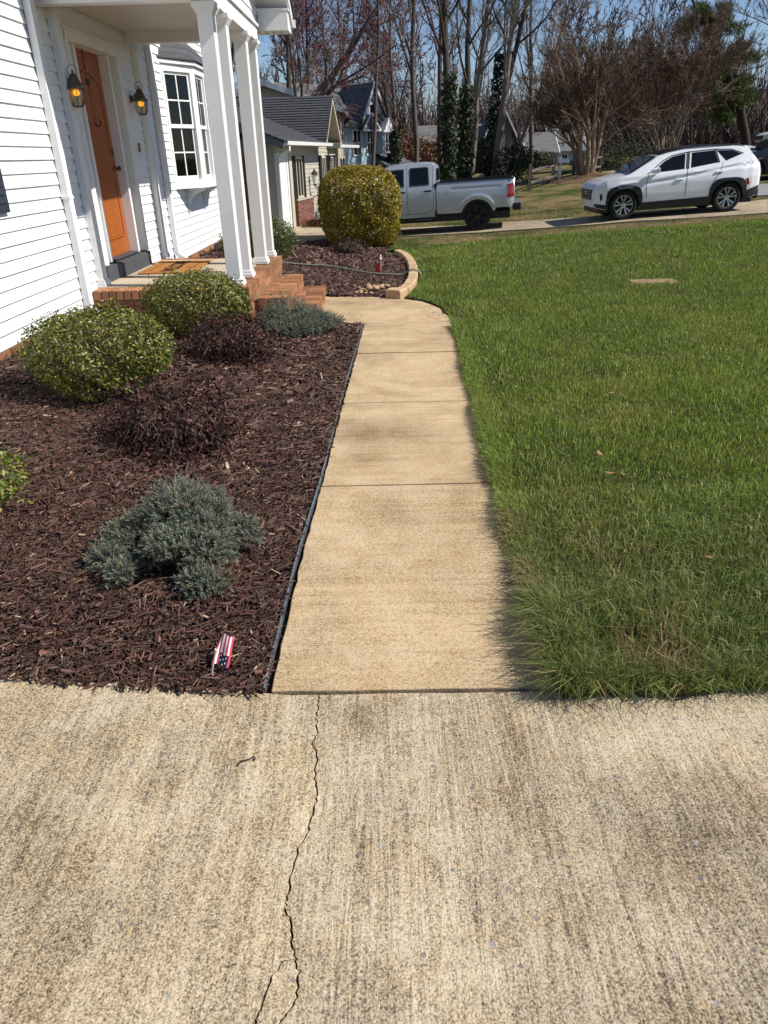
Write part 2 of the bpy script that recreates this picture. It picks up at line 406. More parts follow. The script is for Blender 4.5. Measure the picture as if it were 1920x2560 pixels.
# ------------------------------------------------------------------ front driveway, cracked
rng = random.Random(4)
def zpx(pts, sx, sy, k, z=0.0): return [onz(sx + a * k, sy + b * k, z) for a, b in pts]
crack = [(1378, 50), (1372, 110), (1365, 160), (1375, 225), (1345, 262), (1368, 320), (1360, 420), (1372, 490), (1350, 560), (1330, 640), (1290, 720), (1262, 820), (1240, 930), (1235, 990), (1262, 1040), (1262, 1120), (1275, 1200), (1290, 1250), (1280, 1360), (1250, 1420), (1205, 1485), (1160, 1600), (1150, 1750)]
crack = [(p.x, p.y) for p in zpx(crack, 0, 1700, 960 / 1659)]
branch = [(1268, 1196), (1222, 1206), (1175, 1270), (1140, 1370), (1105, 1450), (1092, 1500), (1070, 1600), (1060, 1750)]
branch = [(p.x, p.y) for p in zpx(branch, 0, 1700, 960 / 1659)]
def jag(pts, sub, amp, seed):
    r = random.Random(seed); out = []
    for a, b in zip(pts[:-1], pts[1:]):
        for k in range(sub):
            t = k / sub; out.append((a[0] + (b[0] - a[0]) * t + r.uniform(-amp, amp), a[1] + (b[1] - a[1]) * t + r.uniform(-amp * .4, amp * .4)))
    out.append(pts[-1]); return out
crack[0] = (-.2604, 1.874)
crack = jag(crack, 5, .0042, 1)
branch[0] = min(crack, key=lambda q: abs(q[1] - branch[0][1]))
branch = jag(branch, 5, .0034, 2)
crack.append((crack[-1][0], -2.2)); branch.append((branch[-1][0] - .02, -2.2))
topL = [(-6.0, 2.55), (-3.0, 2.18), (-2.1, 2.06)] + [(p.x, p.y) for p in (onz(0, 1689, 0), onz(92, 1690, 0), onz(183, 1700, 0), onz(320, 1709, 0), onz(458, 1716, 0), onz(595, 1723, 0), onz(668, 1731, 0))]
topL = jag(topL, 4, .006, 3)
yj = 1.876
topL += [(-.36, yj), (-.30, yj), (-.272, yj)]
topR = [(-.22, yj), (-.12, yj), (0.0, yj + .003), (.2, yj - .002), (.45, yj), (.6, yj - .01)] + jag([(.62, 1.862), (.9, 1.872), (1.3, 1.87), (2.2, 1.86), (7.0, 1.83)], 6, .006, 5)
gap = .0019
def widths(pts, s, seed):
    r = random.Random(seed); return [(x + s * (gap + r.uniform(0, .0018)), y) for x, y in pts]
cl = widths(crack, -1, 7); crr = widths(crack, 1, 8)
kb = min(range(len(crack)), key=lambda q: abs(crack[q][1] - branch[0][1]))
bl = widths(branch, -1, 9); brr = widths(branch, 1, 10)
left = topL + cl[:kb + 1] + bl[2:] + [(-6.0, -2.2)]
wedge = cl[kb + 1:] + brr[::-1][:-2]
rightp = [crr[0]] + topR + [(7.0, -2.2)] + crr[::-1][:-1]
drv = bpy.data.objects.new('driveway', None); C.objects.link(drv); tag(drv, 'weathered broom finished concrete driveway with a long forked crack', kind='structure')
for poly, zz, mm_ in ((left, -.004, ''), (wedge, -.006, ''), (rightp, -.005, '_grey')):
    MB().prism(poly, -.12, zz).build('slab', 'driveway_concrete' + mm_, drv)
# front sole of packed soil that shows in the crack and the joints
sheet('joint_soil', lambda x, y: x * 0 - .035, -6, 7, -2.2, 1.9, 4, 4, 'soil').parent = drv
tag(sheet('bed_soil', lambda x, y: x * 0 - .03, -.6, .75, 1.8, 9.4, 4, 8, 'soil'), 'bare soil below the walkway joints', kind='structure')

# ------------------------------------------------------------------ front walkway
WL = [(1.884, -.424), (2.8, -.412), (3.6, -.385), (5.0, -.348), (6.4, -.306), (7.72, -.268)]
WR = [(1.884, .535), (2.7, .535), (3.57, .545), (4.65, .578), (6.27, .628), (7.0, .645), (7.75, .650)]
def wl_x(y): return float(np.interp(y, [a for a, b in WL], [b for a, b in WL]))
def wr_x(y): return float(np.interp(y, [a for a, b in WR], [b for a, b in WR]))
walk = bpy.data.objects.new('walkway', None); C.objects.link(walk); tag(walk, 'tan concrete front walkway of five joined slabs leading to the porch steps', kind='structure')
joints = [1.884, 3.555, 5.01, 6.46, 7.735]
for k in range(4):
    a, b = joints[k] + (.006 if k == 0 else .010), joints[k + 1] - .009
    r = random.Random(20 + k); n = 26
    le = [(wl_x(a + (b - a) * t / n) + r.uniform(-.004, .004), a + (b - a) * t / n) for t in range(n + 1)]
    re = [(wr_x(a + (b - a) * t / n) + r.uniform(-.006, .006), a + (b - a) * t / n) for t in range(n + 1)]
    bt = [(le[0][0] + (re[0][0] - le[0][0]) * t / 14, a + r.uniform(-.002, .002)) for t in range(1, 14)]
    MB().prism([le[0]] + bt + re + le[::-1][:-1], -.1, [.002, .0, -.002, .001][k]).build('slab', 'walkway_concrete', walk, bevel=.004)
land = [(-.86, 7.76), (-.268, 7.742), (.648, 7.742)] + [(.645, 7.95), (.625, 8.2), (.58, 8.48), (.50, 8.72), (.40, 8.93), (.24, 9.1), (.05, 9.23), (-.15, 9.32), (-.4, 9.38), (-.86, 9.44)]
MB().prism(land, -.1, .001).build('slab', 'walkway_concrete', walk, bevel=.004)
# thin plastic edging strip between mulch and walkway
m = MB(); r = random.Random(8); n = 60; prev = None
for k in range(n + 1):
    y = 1.90 + (7.72 - 1.90) * k / n; x = wl_x(y) - .020 + .004 * math.sin(y * 2.1) + r.uniform(-.0012, .0012); z = .010 + .005 * math.sin(y * 2.2 + 1) + r.uniform(-.001, .001)
    cur = [(x - .003, y, -.05), (x + .005, y, -.05), (x + .005, y, z), (x + .001, y, z + .004), (x - .003, y, z + .002)]
    if prev: 
        kk = len(m.v); m.v += prev + cur; m.f += [(kk + a, kk + (a + 1) % 5, kk + 5 + (a + 1) % 5, kk + 5 + a) for a in range(5)]
    else: m.quad(*cur)
    prev = cur
tag(m.build('bed_edging', 'edging_plastic'), 'thin blue grey plastic edging strip between the mulch and the walkway', 'edging')

# ------------------------------------------------------------------ mulch beds
bedA = [(-3.04, 2.17)] + [(x_, y_ - .03) for x_, y_ in topL if -3.0 < x_ < -.44] + [(wl_x(y) - .02, y) for y in (1.9, 2.8, 3.6, 5, 6.4, 7.7)] + [(-.3, 7.73), (-.86, 7.76), (-.86, 7.9), (-3.04, 7.9)]
bedB = [(-3.04, 10.05), (-1.3, 10.05), (-1.3, 9.3), (-.86, 9.42), (-.4, 9.36), (-.1, 9.3), (.04, 9.35), (.16, 9.8), (.24, 10.4), (.28, 11.2), (.29, 12), (.24, 12.8), (.1, 13.6), (-.1, 14.3), (.1, 15.2), (-.2, 16), (-1.0, 16.2), (-1.5, 15.5), (-1.7, 14.6), (-2.2, 14.2), (-3.04, 14.2)]
def bedsheet(name, poly, x0, x1, y0, y1, n1, n2, lab):
    o = sheet(name, bed_h, x0, x1, y0, y1, n1, n2, 'mulch_base', off=-.012, keep=lambda a, b: inside(a, b, poly))
    return tag(o, lab, kind='structure')
bedsheet('planting_bed', bedA, -3.06, -.2, 1.85, 8.0, 70, 150, 'dark brown mulched planting bed between the white house and the walkway')
bedsheet('planting_bed', bedB, -3.06, .4, 9.2, 16.3, 60, 120, 'dark brown mulched planting bed beyond the brick steps')
def chips(name, poly, zones, seed, lab):
    r = np.random.default_rng(seed); Vs = []; Fs = []; Ts = []; base = 0
    for (y0, y1, dens, lm, wm) in zones:
        x0 = min(p[0] for p in poly); x1 = max(p[0] for p in poly)
        n = int((x1 - x0) * (y1 - y0) * dens)
        x = r.uniform(x0, x1, n); y = r.uniform(y0, y1, n); k = inside(x, y, poly); x = x[k]; y = y[k]; n = len(x)
        L = lm * np.exp(r.normal(0, .45, n)) / 2; W = wm * np.exp(r.normal(0, .45, n)) / 2; T = W * r.uniform(.35, .8, n)
        a = r.uniform(0, 2 * np.pi, n); tl = r.normal(0, .22, n); ro = r.normal(0, .5, n)
        u = np.stack([np.cos(a) * np.cos(tl), np.sin(a) * np.cos(tl), np.sin(tl)], 1)
        h = np.stack([-np.sin(a), np.cos(a), np.zeros(n)], 1); w = h * np.cos(ro)[:, None] + np.cross(u, h) * np.sin(ro)[:, None]; nn = np.cross(u, w)
        z = bed_h(x, y) + r.uniform(-.004, .016, n) + .012 * (vnoise(x, y, 5, 3) - .5) + T
        c = np.stack([x, y, z], 1)
        tp = r.uniform(.25, .9, (n, 2))
        def pt(su, sw, sn, tpi): return c + u * (L * su)[:, None] + w * (W * sw * tpi)[:, None] + nn * (T * sn)[:, None]
        P = [pt(-1, -1, -1, tp[:, 0]), pt(1, -1, -1, tp[:, 1]), pt(-1, -.7, 1, tp[:, 0]), pt(1, -.7, 1, tp[:, 1]), pt(-1, .7, 1, tp[:, 0]), pt(1, .7, 1, tp[:, 1]), pt(-1, 1, -1, tp[:, 0]), pt(1, 1, -1, tp[:, 1])]
        P = np.stack(P, 1).reshape(-1, 3)
        q = np.array([[0, 1, 3, 2], [2, 3, 5, 4], [4, 5, 7, 6]])
        F = (np.arange(n)[:, None, None] * 8 + q[None]).reshape(-1, 4) + base; base += n * 8
        cc = np.array([.060, .0285, .0195]) * np.exp(r.normal(0, .42, (n, 1))) * (1 + r.normal(0, .07, (n, 3)))
        lightc = r.random(n); cc[lightc > .985] = np.array([.34, .24, .15]) * r.uniform(.6, 1.3, ((lightc > .985).sum(), 1))
        kk = (lightc > .93) & (lightc <= .985); cc[kk] = np.array([.15, .085, .065]) * r.uniform(.7, 1.2, (kk.sum(), 1))
        Vs.append(P); Fs.append(F); Ts.append(np.repeat(cc, 8, 0))
    return tag(link(name, np_mesh(name, np.concatenate(Vs), np.concatenate(Fs), np.concatenate(Ts)), 'mulch_chip'), lab, 'mulch', kind='stuff')
chips('mulch', bedA, [(1.86, 3.3, 9600, .031, .0053), (3.3, 5, 6000, .037, .0068), (5, 8, 2700, .048, .0100)], 5, 'shredded dark red brown wood mulch between the house and the walkway')
chips('mulch', bedB, [(9.2, 12, 2300, .048, .012), (12, 16.3, 1000, .065, .019)], 6, 'shredded dark brown wood mulch around the clipped golden bush')

# ------------------------------------------------------------------ lawn
edgeL = [(a, b) for b, a in []]
green_far = [hit(*p) for p in ((930, 640), (980, 627), (1233, 603), (1480, 581), (1721, 563), (1920, 548), (2150, 535))]
lawn_poly = [(.60, 1.845)] + [(wr_x(y) - .028 + .022 * math.sin(y * 7.3) * math.sin(y * 3.1 + 1), y) for y in np.linspace(1.86, 7.75, 70)] + [(.66, 7.95), (.64, 8.25), (.6, 8.5), (.52, 8.76), (.41, 8.97), (.27, 9.13), (.22, 9.2), (.33, 9.7), (.42, 10.4), (.46, 11.2), (.46, 12), (.41, 12.8), (.3, 13.4), (.2, 14.0), (.3, 15.4), (.1, 16.4)]
lawn_poly += [(p.x, p.y) for p in green_far] + [(16.5, 16), (9, 6), (5, 1.835)] + [(x_, 1.845 + .02 * math.sin(x_ * 9.1) * math.sin(x_ * 4.3 + 1) - .012 * math.sin(x_ * 23)) for x_ in np.linspace(4.5, .66, 60)]
def lawn_h(x, y):
    wx = np.interp(y, [a for a, b in WR], [b for a, b in WR])
    return terrain(x, y) + .005 + (.006 + .045 * smooth(-.03, .3, x - wx)) * (1 - smooth(13, 18, y)) * smooth(1.83, 2.12, y)
tag(sheet('lawn', lawn_h, -.4, 17, 1.8, 22.6, 174, 190, 'lawn_soil', off=0.0, keep=lambda a, b: inside(a, b, lawn_poly) & (b > 1.93) & ((b > 8.2) | (a > np.interp(b, [q for q, w_ in WR], [w_ for q, w_ in WR]) + .05))), 'green front lawn right of the walkway', kind='structure')

def blades(x, y, h, w, r, hfn, lean=.45, tipdir=None, cols=None, segs=2):
    n = len(x); a = r.uniform(0, 2 * np.pi, n); b = np.stack([np.cos(a), np.sin(a), np.zeros(n)], 1)
    la = r.uniform(0, 2 * np.pi, n); l = np.stack([np.cos(la), np.sin(la)], 1) * np.abs(r.normal(0, lean, n))[:, None]
    if tipdir is not None: l = l + tipdir
    p = np.stack([x, y, hfn(x, y) - .004], 1)
    up = np.zeros((n, 3)); up[:, 2] = h
    off = np.zeros((n, 3)); off[:, :2] = l * h[:, None]
    drop = np.clip(np.linalg.norm(l, axis=1) * .35, 0, .6)
    tip = p + off + up * (1 - drop)[:, None]
    mid = p + off * .32 + up * .6
    wv = b * (w / 2)[:, None]
    if segs == 2:
        P = np.stack([p - wv, p + wv, mid - wv * .8, mid + wv * .8, tip], 1); q = np.array([[0, 1, 3], [0, 3, 2], [2, 3, 4]]); nv = 5
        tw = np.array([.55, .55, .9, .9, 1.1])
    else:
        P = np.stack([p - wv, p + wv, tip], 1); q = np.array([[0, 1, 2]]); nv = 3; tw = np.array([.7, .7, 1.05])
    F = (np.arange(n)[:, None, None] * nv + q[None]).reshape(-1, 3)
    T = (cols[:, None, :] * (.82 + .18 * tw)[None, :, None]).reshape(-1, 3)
    return P.reshape(-1, 3), F, T
def join(parts):
    V = []; F = []; T = []; b = 0
    for v, f, t in parts:
        V.append(v); F.append(f + b); T.append(t); b += len(v)
    return np.concatenate(V), np.concatenate(F), np.concatenate(T)
def green(r, x, y, n):
    p1 = vnoise(x, y, 1.3, 11); p2 = vnoise(x, y, 4.2, 12); p3 = vnoise(x, y, .45, 13)
    c = np.array([.182, .246, .050])[None] * np.exp(r.normal(0, .36, (n, 1)))
    yel = np.clip((p1 * .6 + p2 * .5 - .52) * 2.2, 0, 1)[:, None]
    c = c * (1 - .5 * yel) + np.array([.315, .31, .085]) * .5 * yel
    blue = np.clip((.45 - p3) * 2, 0, .6)[:, None]
    c = c * (1 - .4 * blue) + np.array([.145, .215, .065]) * .4 * blue
    shag = smooth(3.6, 2.2, y)[:, None] if False else (1 - smooth(2.3, 3.7, y))[:, None]
    c = c * (1 - shag * np.array([.22, .26, -.05]))
    dry = r.random(n) < (.055 + .07 * shag[:, 0] + .12 * np.clip(p2 - .55, 0, 1) * 2)
    c[dry] = np.array([.34, .27, .13]) * r.uniform(.6, 1.2, (dry.sum(), 1))
    return c
gr = np.random.default_rng(77); parts = []
for (y0, y1, dens, w, h0, segs) in ((1.835, 3.3, 12500, .0034, .062, 2), (3.3, 5.2, 8600, .0036, .050, 2), (5.2, 7.5, 5600, .0048, .048, 2), (7.5, 10.5, 3300, .0072, .048, 1), (10.5, 14.5, 1900, .0095, .050, 1), (14.5, 22.5, 950, .0145, .052, 1)):
    xmax = 1.7 + .62 * y1
    n = int((xmax + .2) * (y1 - y0) * dens); x = gr.uniform(-.2, xmax, n); y = gr.uniform(y0, y1, n)
    k = inside(x, y, lawn_poly) & (x < 1.7 + .62 * y); x = x[k]; y = y[k]
    if y0 < 7:   # thick matted edge along the walkway
        ne = int((min(y1, 7.7) - y0) * 5200 * (1 if y0 < 5 else .5)); ye_ = gr.uniform(y0, min(y1, 7.7), ne); xe_ = np.interp(ye_, [a for a, b in WR], [b for a, b in WR]) + np.abs(gr.normal(0, .055, ne)) - .004
        x = np.concatenate([x, xe_]); y = np.concatenate([y, ye_])
    if y0 < 2:
        ne = 9000; xe_ = gr.uniform(.56, 2.6, ne); x = np.concatenate([x, xe_]); y = np.concatenate([y, 1.845 + np.abs(gr.normal(0, .045, ne)) + .018 * np.sin(xe_ * 9.1) * np.sin(xe_ * 4.3)])
    # a small worn straw patch and thin spots
    wd = ((x - 3.40) / .27) ** 2 + ((y - 9.62) / .13) ** 2
    k = (wd > gr.uniform(.45, 1.6, len(x))); x = x[k]; y = y[k]; n = len(x)
    cl = vnoise(x, y, 3.2, 21) ; big = vnoise(x, y, .9, 22)
    tall = np.clip(1 - (y - 1.86) / 1.5, 0, 1) * np.clip(.35 + 1.3 * (cl - .3), 0, 1.25)
    h = h0 * (.42 + .80 * cl + .30 * big) * gr.uniform(.45, 1.3, n) + tall * .066 * gr.uniform(.4, 1.25, n)
    edge = np.clip(1 - (x - np.interp(y, [a for a, b in WR], [b for a, b in WR])) / .15, 0, 1) * (y < 8)
    td = np.stack([-.5 * edge * gr.uniform(0, 1, n), -.1 * edge], 1)
    h = h * (1 + .22 * edge * (.6 + .9 * vnoise(x, y, 1.7, 23)))
    c = green(gr, x, y, n)
    straw = (gr.random(n) < np.clip(.9 * np.exp(-((y - 1.96) / .10) ** 2) * (vnoise(x, y, 3.5, 9) > .52) + .55 * edge * (y < 3.1) * (vnoise(x, y, 4, 8) > .5), 0, .75))
    c[straw] = np.array([.36, .28, .14]) * gr.uniform(.5, 1.2, (straw.sum(), 1))
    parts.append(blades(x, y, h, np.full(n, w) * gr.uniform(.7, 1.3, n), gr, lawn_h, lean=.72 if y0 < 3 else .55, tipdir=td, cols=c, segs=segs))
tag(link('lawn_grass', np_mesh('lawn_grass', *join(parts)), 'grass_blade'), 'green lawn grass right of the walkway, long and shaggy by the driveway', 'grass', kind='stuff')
# thin dormant grass by the far driveway and the worn patch
parts = []
for (x0, x1, y0, y1, dens, w, h0) in ((-3, 15, 17.5, 31, 360, .016, .045), (3.12, 3.68, 9.48, 9.76, 26000, .008, .03)):
    n = int((x1 - x0) * (y1 - y0) * dens); x = gr.uniform(x0, x1, n); y = gr.uniform(y0, y1, n)
    k = ~inside(x, y, lawn_poly) if y0 > 15 else np.ones(n, bool)
    x = x[k]; y = y[k]; n = len(x)
    g = vnoise(x, y, .55, 31)
    c = np.where((g > .5)[:, None], np.array([.10, .125, .035]), np.array([.30, .235, .12])) * gr.uniform(.6, 1.25, (n, 1))
    if y0 < 15: c = np.array([.58, .47, .30]) * gr.uniform(.8, 1.2, (n, 1))
    parts.append(blades(x, y, h0 * gr.uniform(.5, 1.3, n), np.full(n, w), gr, (lambda a, b: terrain(a, b) + .0) if y0 > 15 else lawn_h, lean=.9, cols=c, segs=1))
DRY = parts
# ------------------------------------------------------------------ next-door driveway and street
def drv_hit(px, py):
    z = -.3
    for i in range(60):
        p = onz(px, py, z); z = .5 * z + .5 * float(drive_z(p.x))
    return p
near_e = [drv_hit(*p) for p in ((700, 604), (860, 598), (989, 591), (1233, 578), (1480, 561), (1721, 545), (1920, 531), (2200, 510))]
far_e = [drv_hit(*p) for p in ((700, 583), (860, 577), (992, 570), (1236, 557), (1462, 542), (1700, 522), (1920, 498), (2200, 470))]
nd = bpy.data.objects.new('neighbour_driveway', None); C.objects.link(nd); tag(nd, 'pale concrete driveway under the pickup and the white car', kind='structure')
nd_poly = [(p.x, p.y) for p in near_e] + [(p.x, p.y) for p in far_e[::-1]]
for k in range(7):
    A = []; 
    sub = 6
    for t in range(sub + 1):
        f = t / sub * .996 + .002
        a = near_e[k].lerp(near_e[k + 1], f); b = far_e[k].lerp(far_e[k + 1], f); A.append((a, b))
    m = MB()
    for (a, b), (c, d) in zip(A[:-1], A[1:]):
        ring = []
        for q in (a, c, d, b): ring.append((q.x, q.y, float(drive_z(q.x))))
        low = [(x, y, z - .6) for x, y, z in ring]
        m.hull(low, ring)
    m.build('slab', 'far_concrete', nd)
V_, F_, T_ = join(DRY)
cen = V_[F_].mean(1); kf = ~inside(cen[:, 0], cen[:, 1], nd_poly)
tag(link('dormant_grass', np_mesh('dormant_grass', V_, F_[kf], T_), 'dry_grass_blade'), 'thin tan and green dormant grass beside the far driveway', 'grass', kind='stuff')
def road(name, pts, mat, lab, off=.03):
    m = MB()
    for (a, b), (c, d) in zip(pts[:-1], pts[1:]):
        for s in range(8):
            q = [a.lerp(c, s / 8), a.lerp(c, (s + 1) / 8), b.lerp(d, (s + 1) / 8), b.lerp(d, s / 8)]
            top = [(p.x, p.y, float(terrain(p.x, p.y)) + off) for p in q]
            m.hull([(x, y, z - .08) for x, y, z in top], top)
    return tag(m.build(name, mat), lab, kind='structure')
road('street', [(hit(2300, 476), hit(2300, 452)), (hit(1920, 490), hit(1920, 461)), (hit(1830, 494), hit(1800, 463)), (hit(1620, 462), hit(1600, 446)), (hit(1480, 442), hit(1490, 432))], 'asphalt', 'pale grey asphalt street behind the white car')
road('path', [(hit(1250, 468), hit(1250, 455)), (hit(1400, 455), hit(1400, 446)), (hit(1560, 433), hit(1560, 424)), (hit(1690, 415), hit(1690, 408))], 'far_concrete', 'pale concrete side drive beyond the rail fence', off=.025)

# ------------------------------------------------------------------ white house
WX = -3.05
house = thing('house', 'white clapboard house with orange door and bay window beside the mulch bed', 'house')
wall = MB()
DY0, DY1, DZ0, DZ1 = 8.10, 9.62, .43, 2.74
wall.box((WX - .25, 2.3, .285), (WX - .012, DY0, 5.4)); wall.box((WX - .25, DY1, .285), (WX - .012, 14.25, 5.4)); wall.box((WX - .25, DY0, DZ1), (WX - .012, DY1, 5.4))
wall.box((WX - 4.5, 14.0, .285), (WX - .25, 14.25, 5.4)); wall.box((WX - 4.5, 2.3, .285), (WX - .25, 2.5, 5.4))
wallo = wall.build('wall', 'white_siding', house)
r = random.Random(31)
EXP = .1033
def board(y0, y1, z, dx=0.0, par=wallo, x=WX, mat='white_siding', h=EXP):
    p = [(x - .011, z), (x + .012, z), (x + .013, z + .006), (x - .004, z + h + .010), (x - .011, z + h + .010)]
    m = MB().hull([(a + dx, y0, b) for a, b in p], [(a + dx, y1, b) for a, b in p])
    return m.build('siding_board', mat, par)
for k in range(46):
    z = .29 + k * EXP
    segs = [(2.3, 14.25)] if (z > DZ1 - .02) else [(2.3, DY0), (DY1, 14.25)]
    for a, b in segs:
        if a < 3:
            c = r.uniform(5.3, 7.2); board(a, c, z, .0012); board(c - .012, b, z)
        elif k % 3 == 0 and b - a > 4:
            c = r.uniform(12.2, 13.8); board(a, c, z, .0012); board(c - .012, b, z)
        else: board(a, b, z)
MB().box((WX - .011, 14.2, .28), (WX + .03, 14.31, 5.4)).build('corner_board', 'white_trim', house)
MB().box((WX - 4.5, 14.31 - .06, .28), (WX - .012, 14.3, 5.4)).build('side_wall', 'white_siding', house)
# eave, soffit and roof of the main house (above the frame)
MB().box((WX - .2, 1.9, 5.4), (WX + .42, 14.7, 5.46)).build('soffit', 'white_trim', house)
MB().box((WX + .42, 1.9, 5.38), (WX + .445, 14.7, 5.60)).build('fascia', 'white_trim', house)
MB().hull([(WX + .5, 1.8, 5.6), (WX - 4.6, 1.8, 8.2), (WX - 4.6, 1.8, 8.26), (WX + .5, 1.8, 5.67)], [(WX + .5, 14.8, 5.6), (WX - 4.6, 14.8, 8.2), (WX - 4.6, 14.8, 8.26), (WX + .5, 14.8, 5.67)]).build('roof', 'shingle_grey', house)
# brick foundation, every brick its own piece
fnd = MB().box((WX - .2, 2.3, -.2), (WX + .004, 14.25, .284)).build('foundation', 'mortar', house)
brick_st = MB().box((-.05, -.0985, 0), (0.014, .0985, .056)).mesh('brick'); brick_st.materials.append(MATS['brick_step'])
for c in range(5):
    z = .284 - (c + 1) * .0665 + .004
    y = 4.6 + (.1 if c % 2 else 0)
    while y < 14.1:
        if not (7.45 < y < 10.2):
            o = link('brick', brick_st, None, fnd, loc=(WX - .002 + r.uniform(-.002, .002), y, z + r.uniform(-.0015, .0015)))
        y += .2065
# crawl-space vent in the foundation
v = MB().box((WX, 13.3, .05), (WX + .03, 13.75, .27)).build('foundation_vent', 'shutter_navy', house)
# window with navy shutters (only the far shutter's edge is in frame)
for (a, b) in ((5.78, 6.20), (4.1, 4.5)):
    s = MB().box((WX + .012, a, 1.26), (WX + .045, b, 2.72)).build('shutter', 'shutter_navy', house)
    for k in range(22):
        z = 1.33 + k * .06
        if abs(z - 2.0) < .05: continue
        MB().hull([(WX + .045, a + .05, z), (WX + .055, a + .05, z), (WX + .048, a + .05, z + .045), (WX + .045, a + .05, z + .045)], [(WX + .045, b - .05, z), (WX + .055, b - .05, z), (WX + .048, b - .05, z + .045), (WX + .045, b - .05, z + .045)]).build('slat', 'shutter_navy', s)
wf = MB()
for (a, b, c, d) in ((4.52, 4.6, 1.26, 2.72), (5.68, 5.76, 1.26, 2.72), (4.6, 5.68, 1.26, 1.34), (4.6, 5.68, 2.64, 2.72), (4.6, 5.68, 1.97, 2.02)): wf.box((WX + .013, a, c), (WX + .05, b, d))
wfo = wf.build('window', 'white_trim', house)
MB().box((WX + .014, 4.6, 1.34), (WX + .02, 5.68, 2.64)).build('pane', 'room_dark', wfo)

# downspouts with elbows
def downspout(y, par, z0=.30, z1=5.4):
    m = MB(); w = .042
    flute = [(-w, .016), (-w, .078), (-w * .62, .083), (-w * .5, .078), (-w * .2, .083), (w * .1, .078), (w * .4, .083), (w * .62, .078), (w, .082), (w, .016)]
    m.hull([(WX + b, y + a, z0) for a, b in flute], [(WX + b, y + a, z1) for a, b in flute])
    d = m.build('downspout', 'white_trim', par)
    for z in (1.30, 2.95): MB().box((WX + .012, y - .06, z), (WX + .0865, y + .058, z + .025)).build('strap', 'white_trim', d)
    MB().hull([(WX + .012, y - .045, z0 - .005), (WX + .088, y - .045, z0 - .005), (WX + .088, y + .045, z0 - .005), (WX + .012, y + .045, z0 - .005)], [(WX + .10, y - .047, z0 - .10), (WX + .185, y - .047, z0 - .07), (WX + .185, y + .047, z0 - .07), (WX + .10, y + .047, z0 - .10)]).build('elbow', 'white_trim', d)
downspout(7.36, house); downspout(10.80, house, .42)
# pilasters either side of the entry
for y in (7.86, 10.26):
    p = MB().box((WX + .008, y - .066, .43), (WX + .072, y + .066, 2.84)).build('pilaster', 'white_trim', house, bevel=.004)
    MB().box((WX + .008, y - .085, .432), (WX + .092, y + .085, .475)).box((WX + .008, y - .076, .475), (WX + .083, y + .076, .50)).build('base_moulding', 'white_trim', p)
    MB().box((WX + .008, y - .085, 2.78), (WX + .092, y + .085, 2.838)).build('cap_moulding', 'white_trim', p)
# door surround
fr = MB()
fr.box((WX - .16, DY0, .60), (WX + .028, DY0 + .075, 2.73)); fr.box((WX - .16, DY1 - .075, .60), (WX + .028, DY1, 2.73)); fr.box((WX - .16, DY0, 2.662), (WX + .030, DY1, 2.742))
fr.box((WX - .19, DY0 + .29, .60), (WX - .02, DY0 + .345, 2.66)); fr.box((WX - .19, DY1 - .255, .60), (WX - .02, DY1 - .20, 2.66))
fr.box((WX + .0, DY0 - .022, .605), (WX + .020, DY0 + .0, 2.76)); fr.box((WX + .0, DY1, .605), (WX + .020, DY1 + .022, 2.76)); fr.box((WX, DY0 - .022, 2.742), (WX + .034, DY1 + .022, 2.775))
fro = fr.build('door_frame', 'white_trim', house, bevel=.004)
for a, b in ((DY0 + .075, DY0 + .29), (DY1 - .20, DY1 - .075)):
    p = MB().box((WX - .17, a, .60), (WX - .095, b, 2.662)).build('side_panel', 'aged_trim', fro)
    MB().box((WX - .095, a + .03, .66), (WX - .075, a + .05, 2.62)).box((WX - .095, b - .05, .66), (WX - .075, b - .03, 2.62)).build('moulding', 'white_trim', p)
st = MB().box((WX - .25, DY0 - .02, .425), (WX + .035, DY1 + .02, .585)).build('door_step', 'dark_step_paint', house, bevel=.006)
MB().box((WX + .0351, DY0 + .29, .428), (WX + .062, DY1 - .16, .575)).build('kick_board', 'dark_step_paint', st, bevel=.005)
MB().box((WX - .19, DY0 + .345, .60), (WX - .03, DY1 - .255, .616)).build('threshold', 'dark_step_paint', st)
# the orange door with planked panels
dy0, dy1 = DY0 + .35, DY1 - .26
dx = WX - .125
door = MB().box((dx - .045, dy0, .618), (dx, dy1, 2.66)).build('door', 'door_paint', house)
tag(door, 'orange brown front door with planked panels')
def frame_ring(y0, y1, z0, z1, t, x0, x1, arch=0.0):
    m = MB()
    m.box((x0, y0, z0), (x1, y0 + t, z1)); m.box((x0, y1 - t, z0), (x1, y1, z1)); m.box((x0, y0 + t, z0), (x1, y1 - t, z0 + t))
    n = 10; pts = []
    for k in range(n):
        a = y0 + t + (y1 - y0 - 2 * t) * k / n; b = y0 + t + (y1 - y0 - 2 * t) * (k + 1) / n
        za = z1 - t + arch * math.sin(math.pi * k / n); zb = z1 - t + arch * math.sin(math.pi * (k + 1) / n)
        m.hull([(x0, a, za), (x1, a, za), (x1, a, za + t), (x0, a, za + t)], [(x0, b, zb), (x1, b, zb), (x1, b, zb + t), (x0, b, zb + t)])
    return m
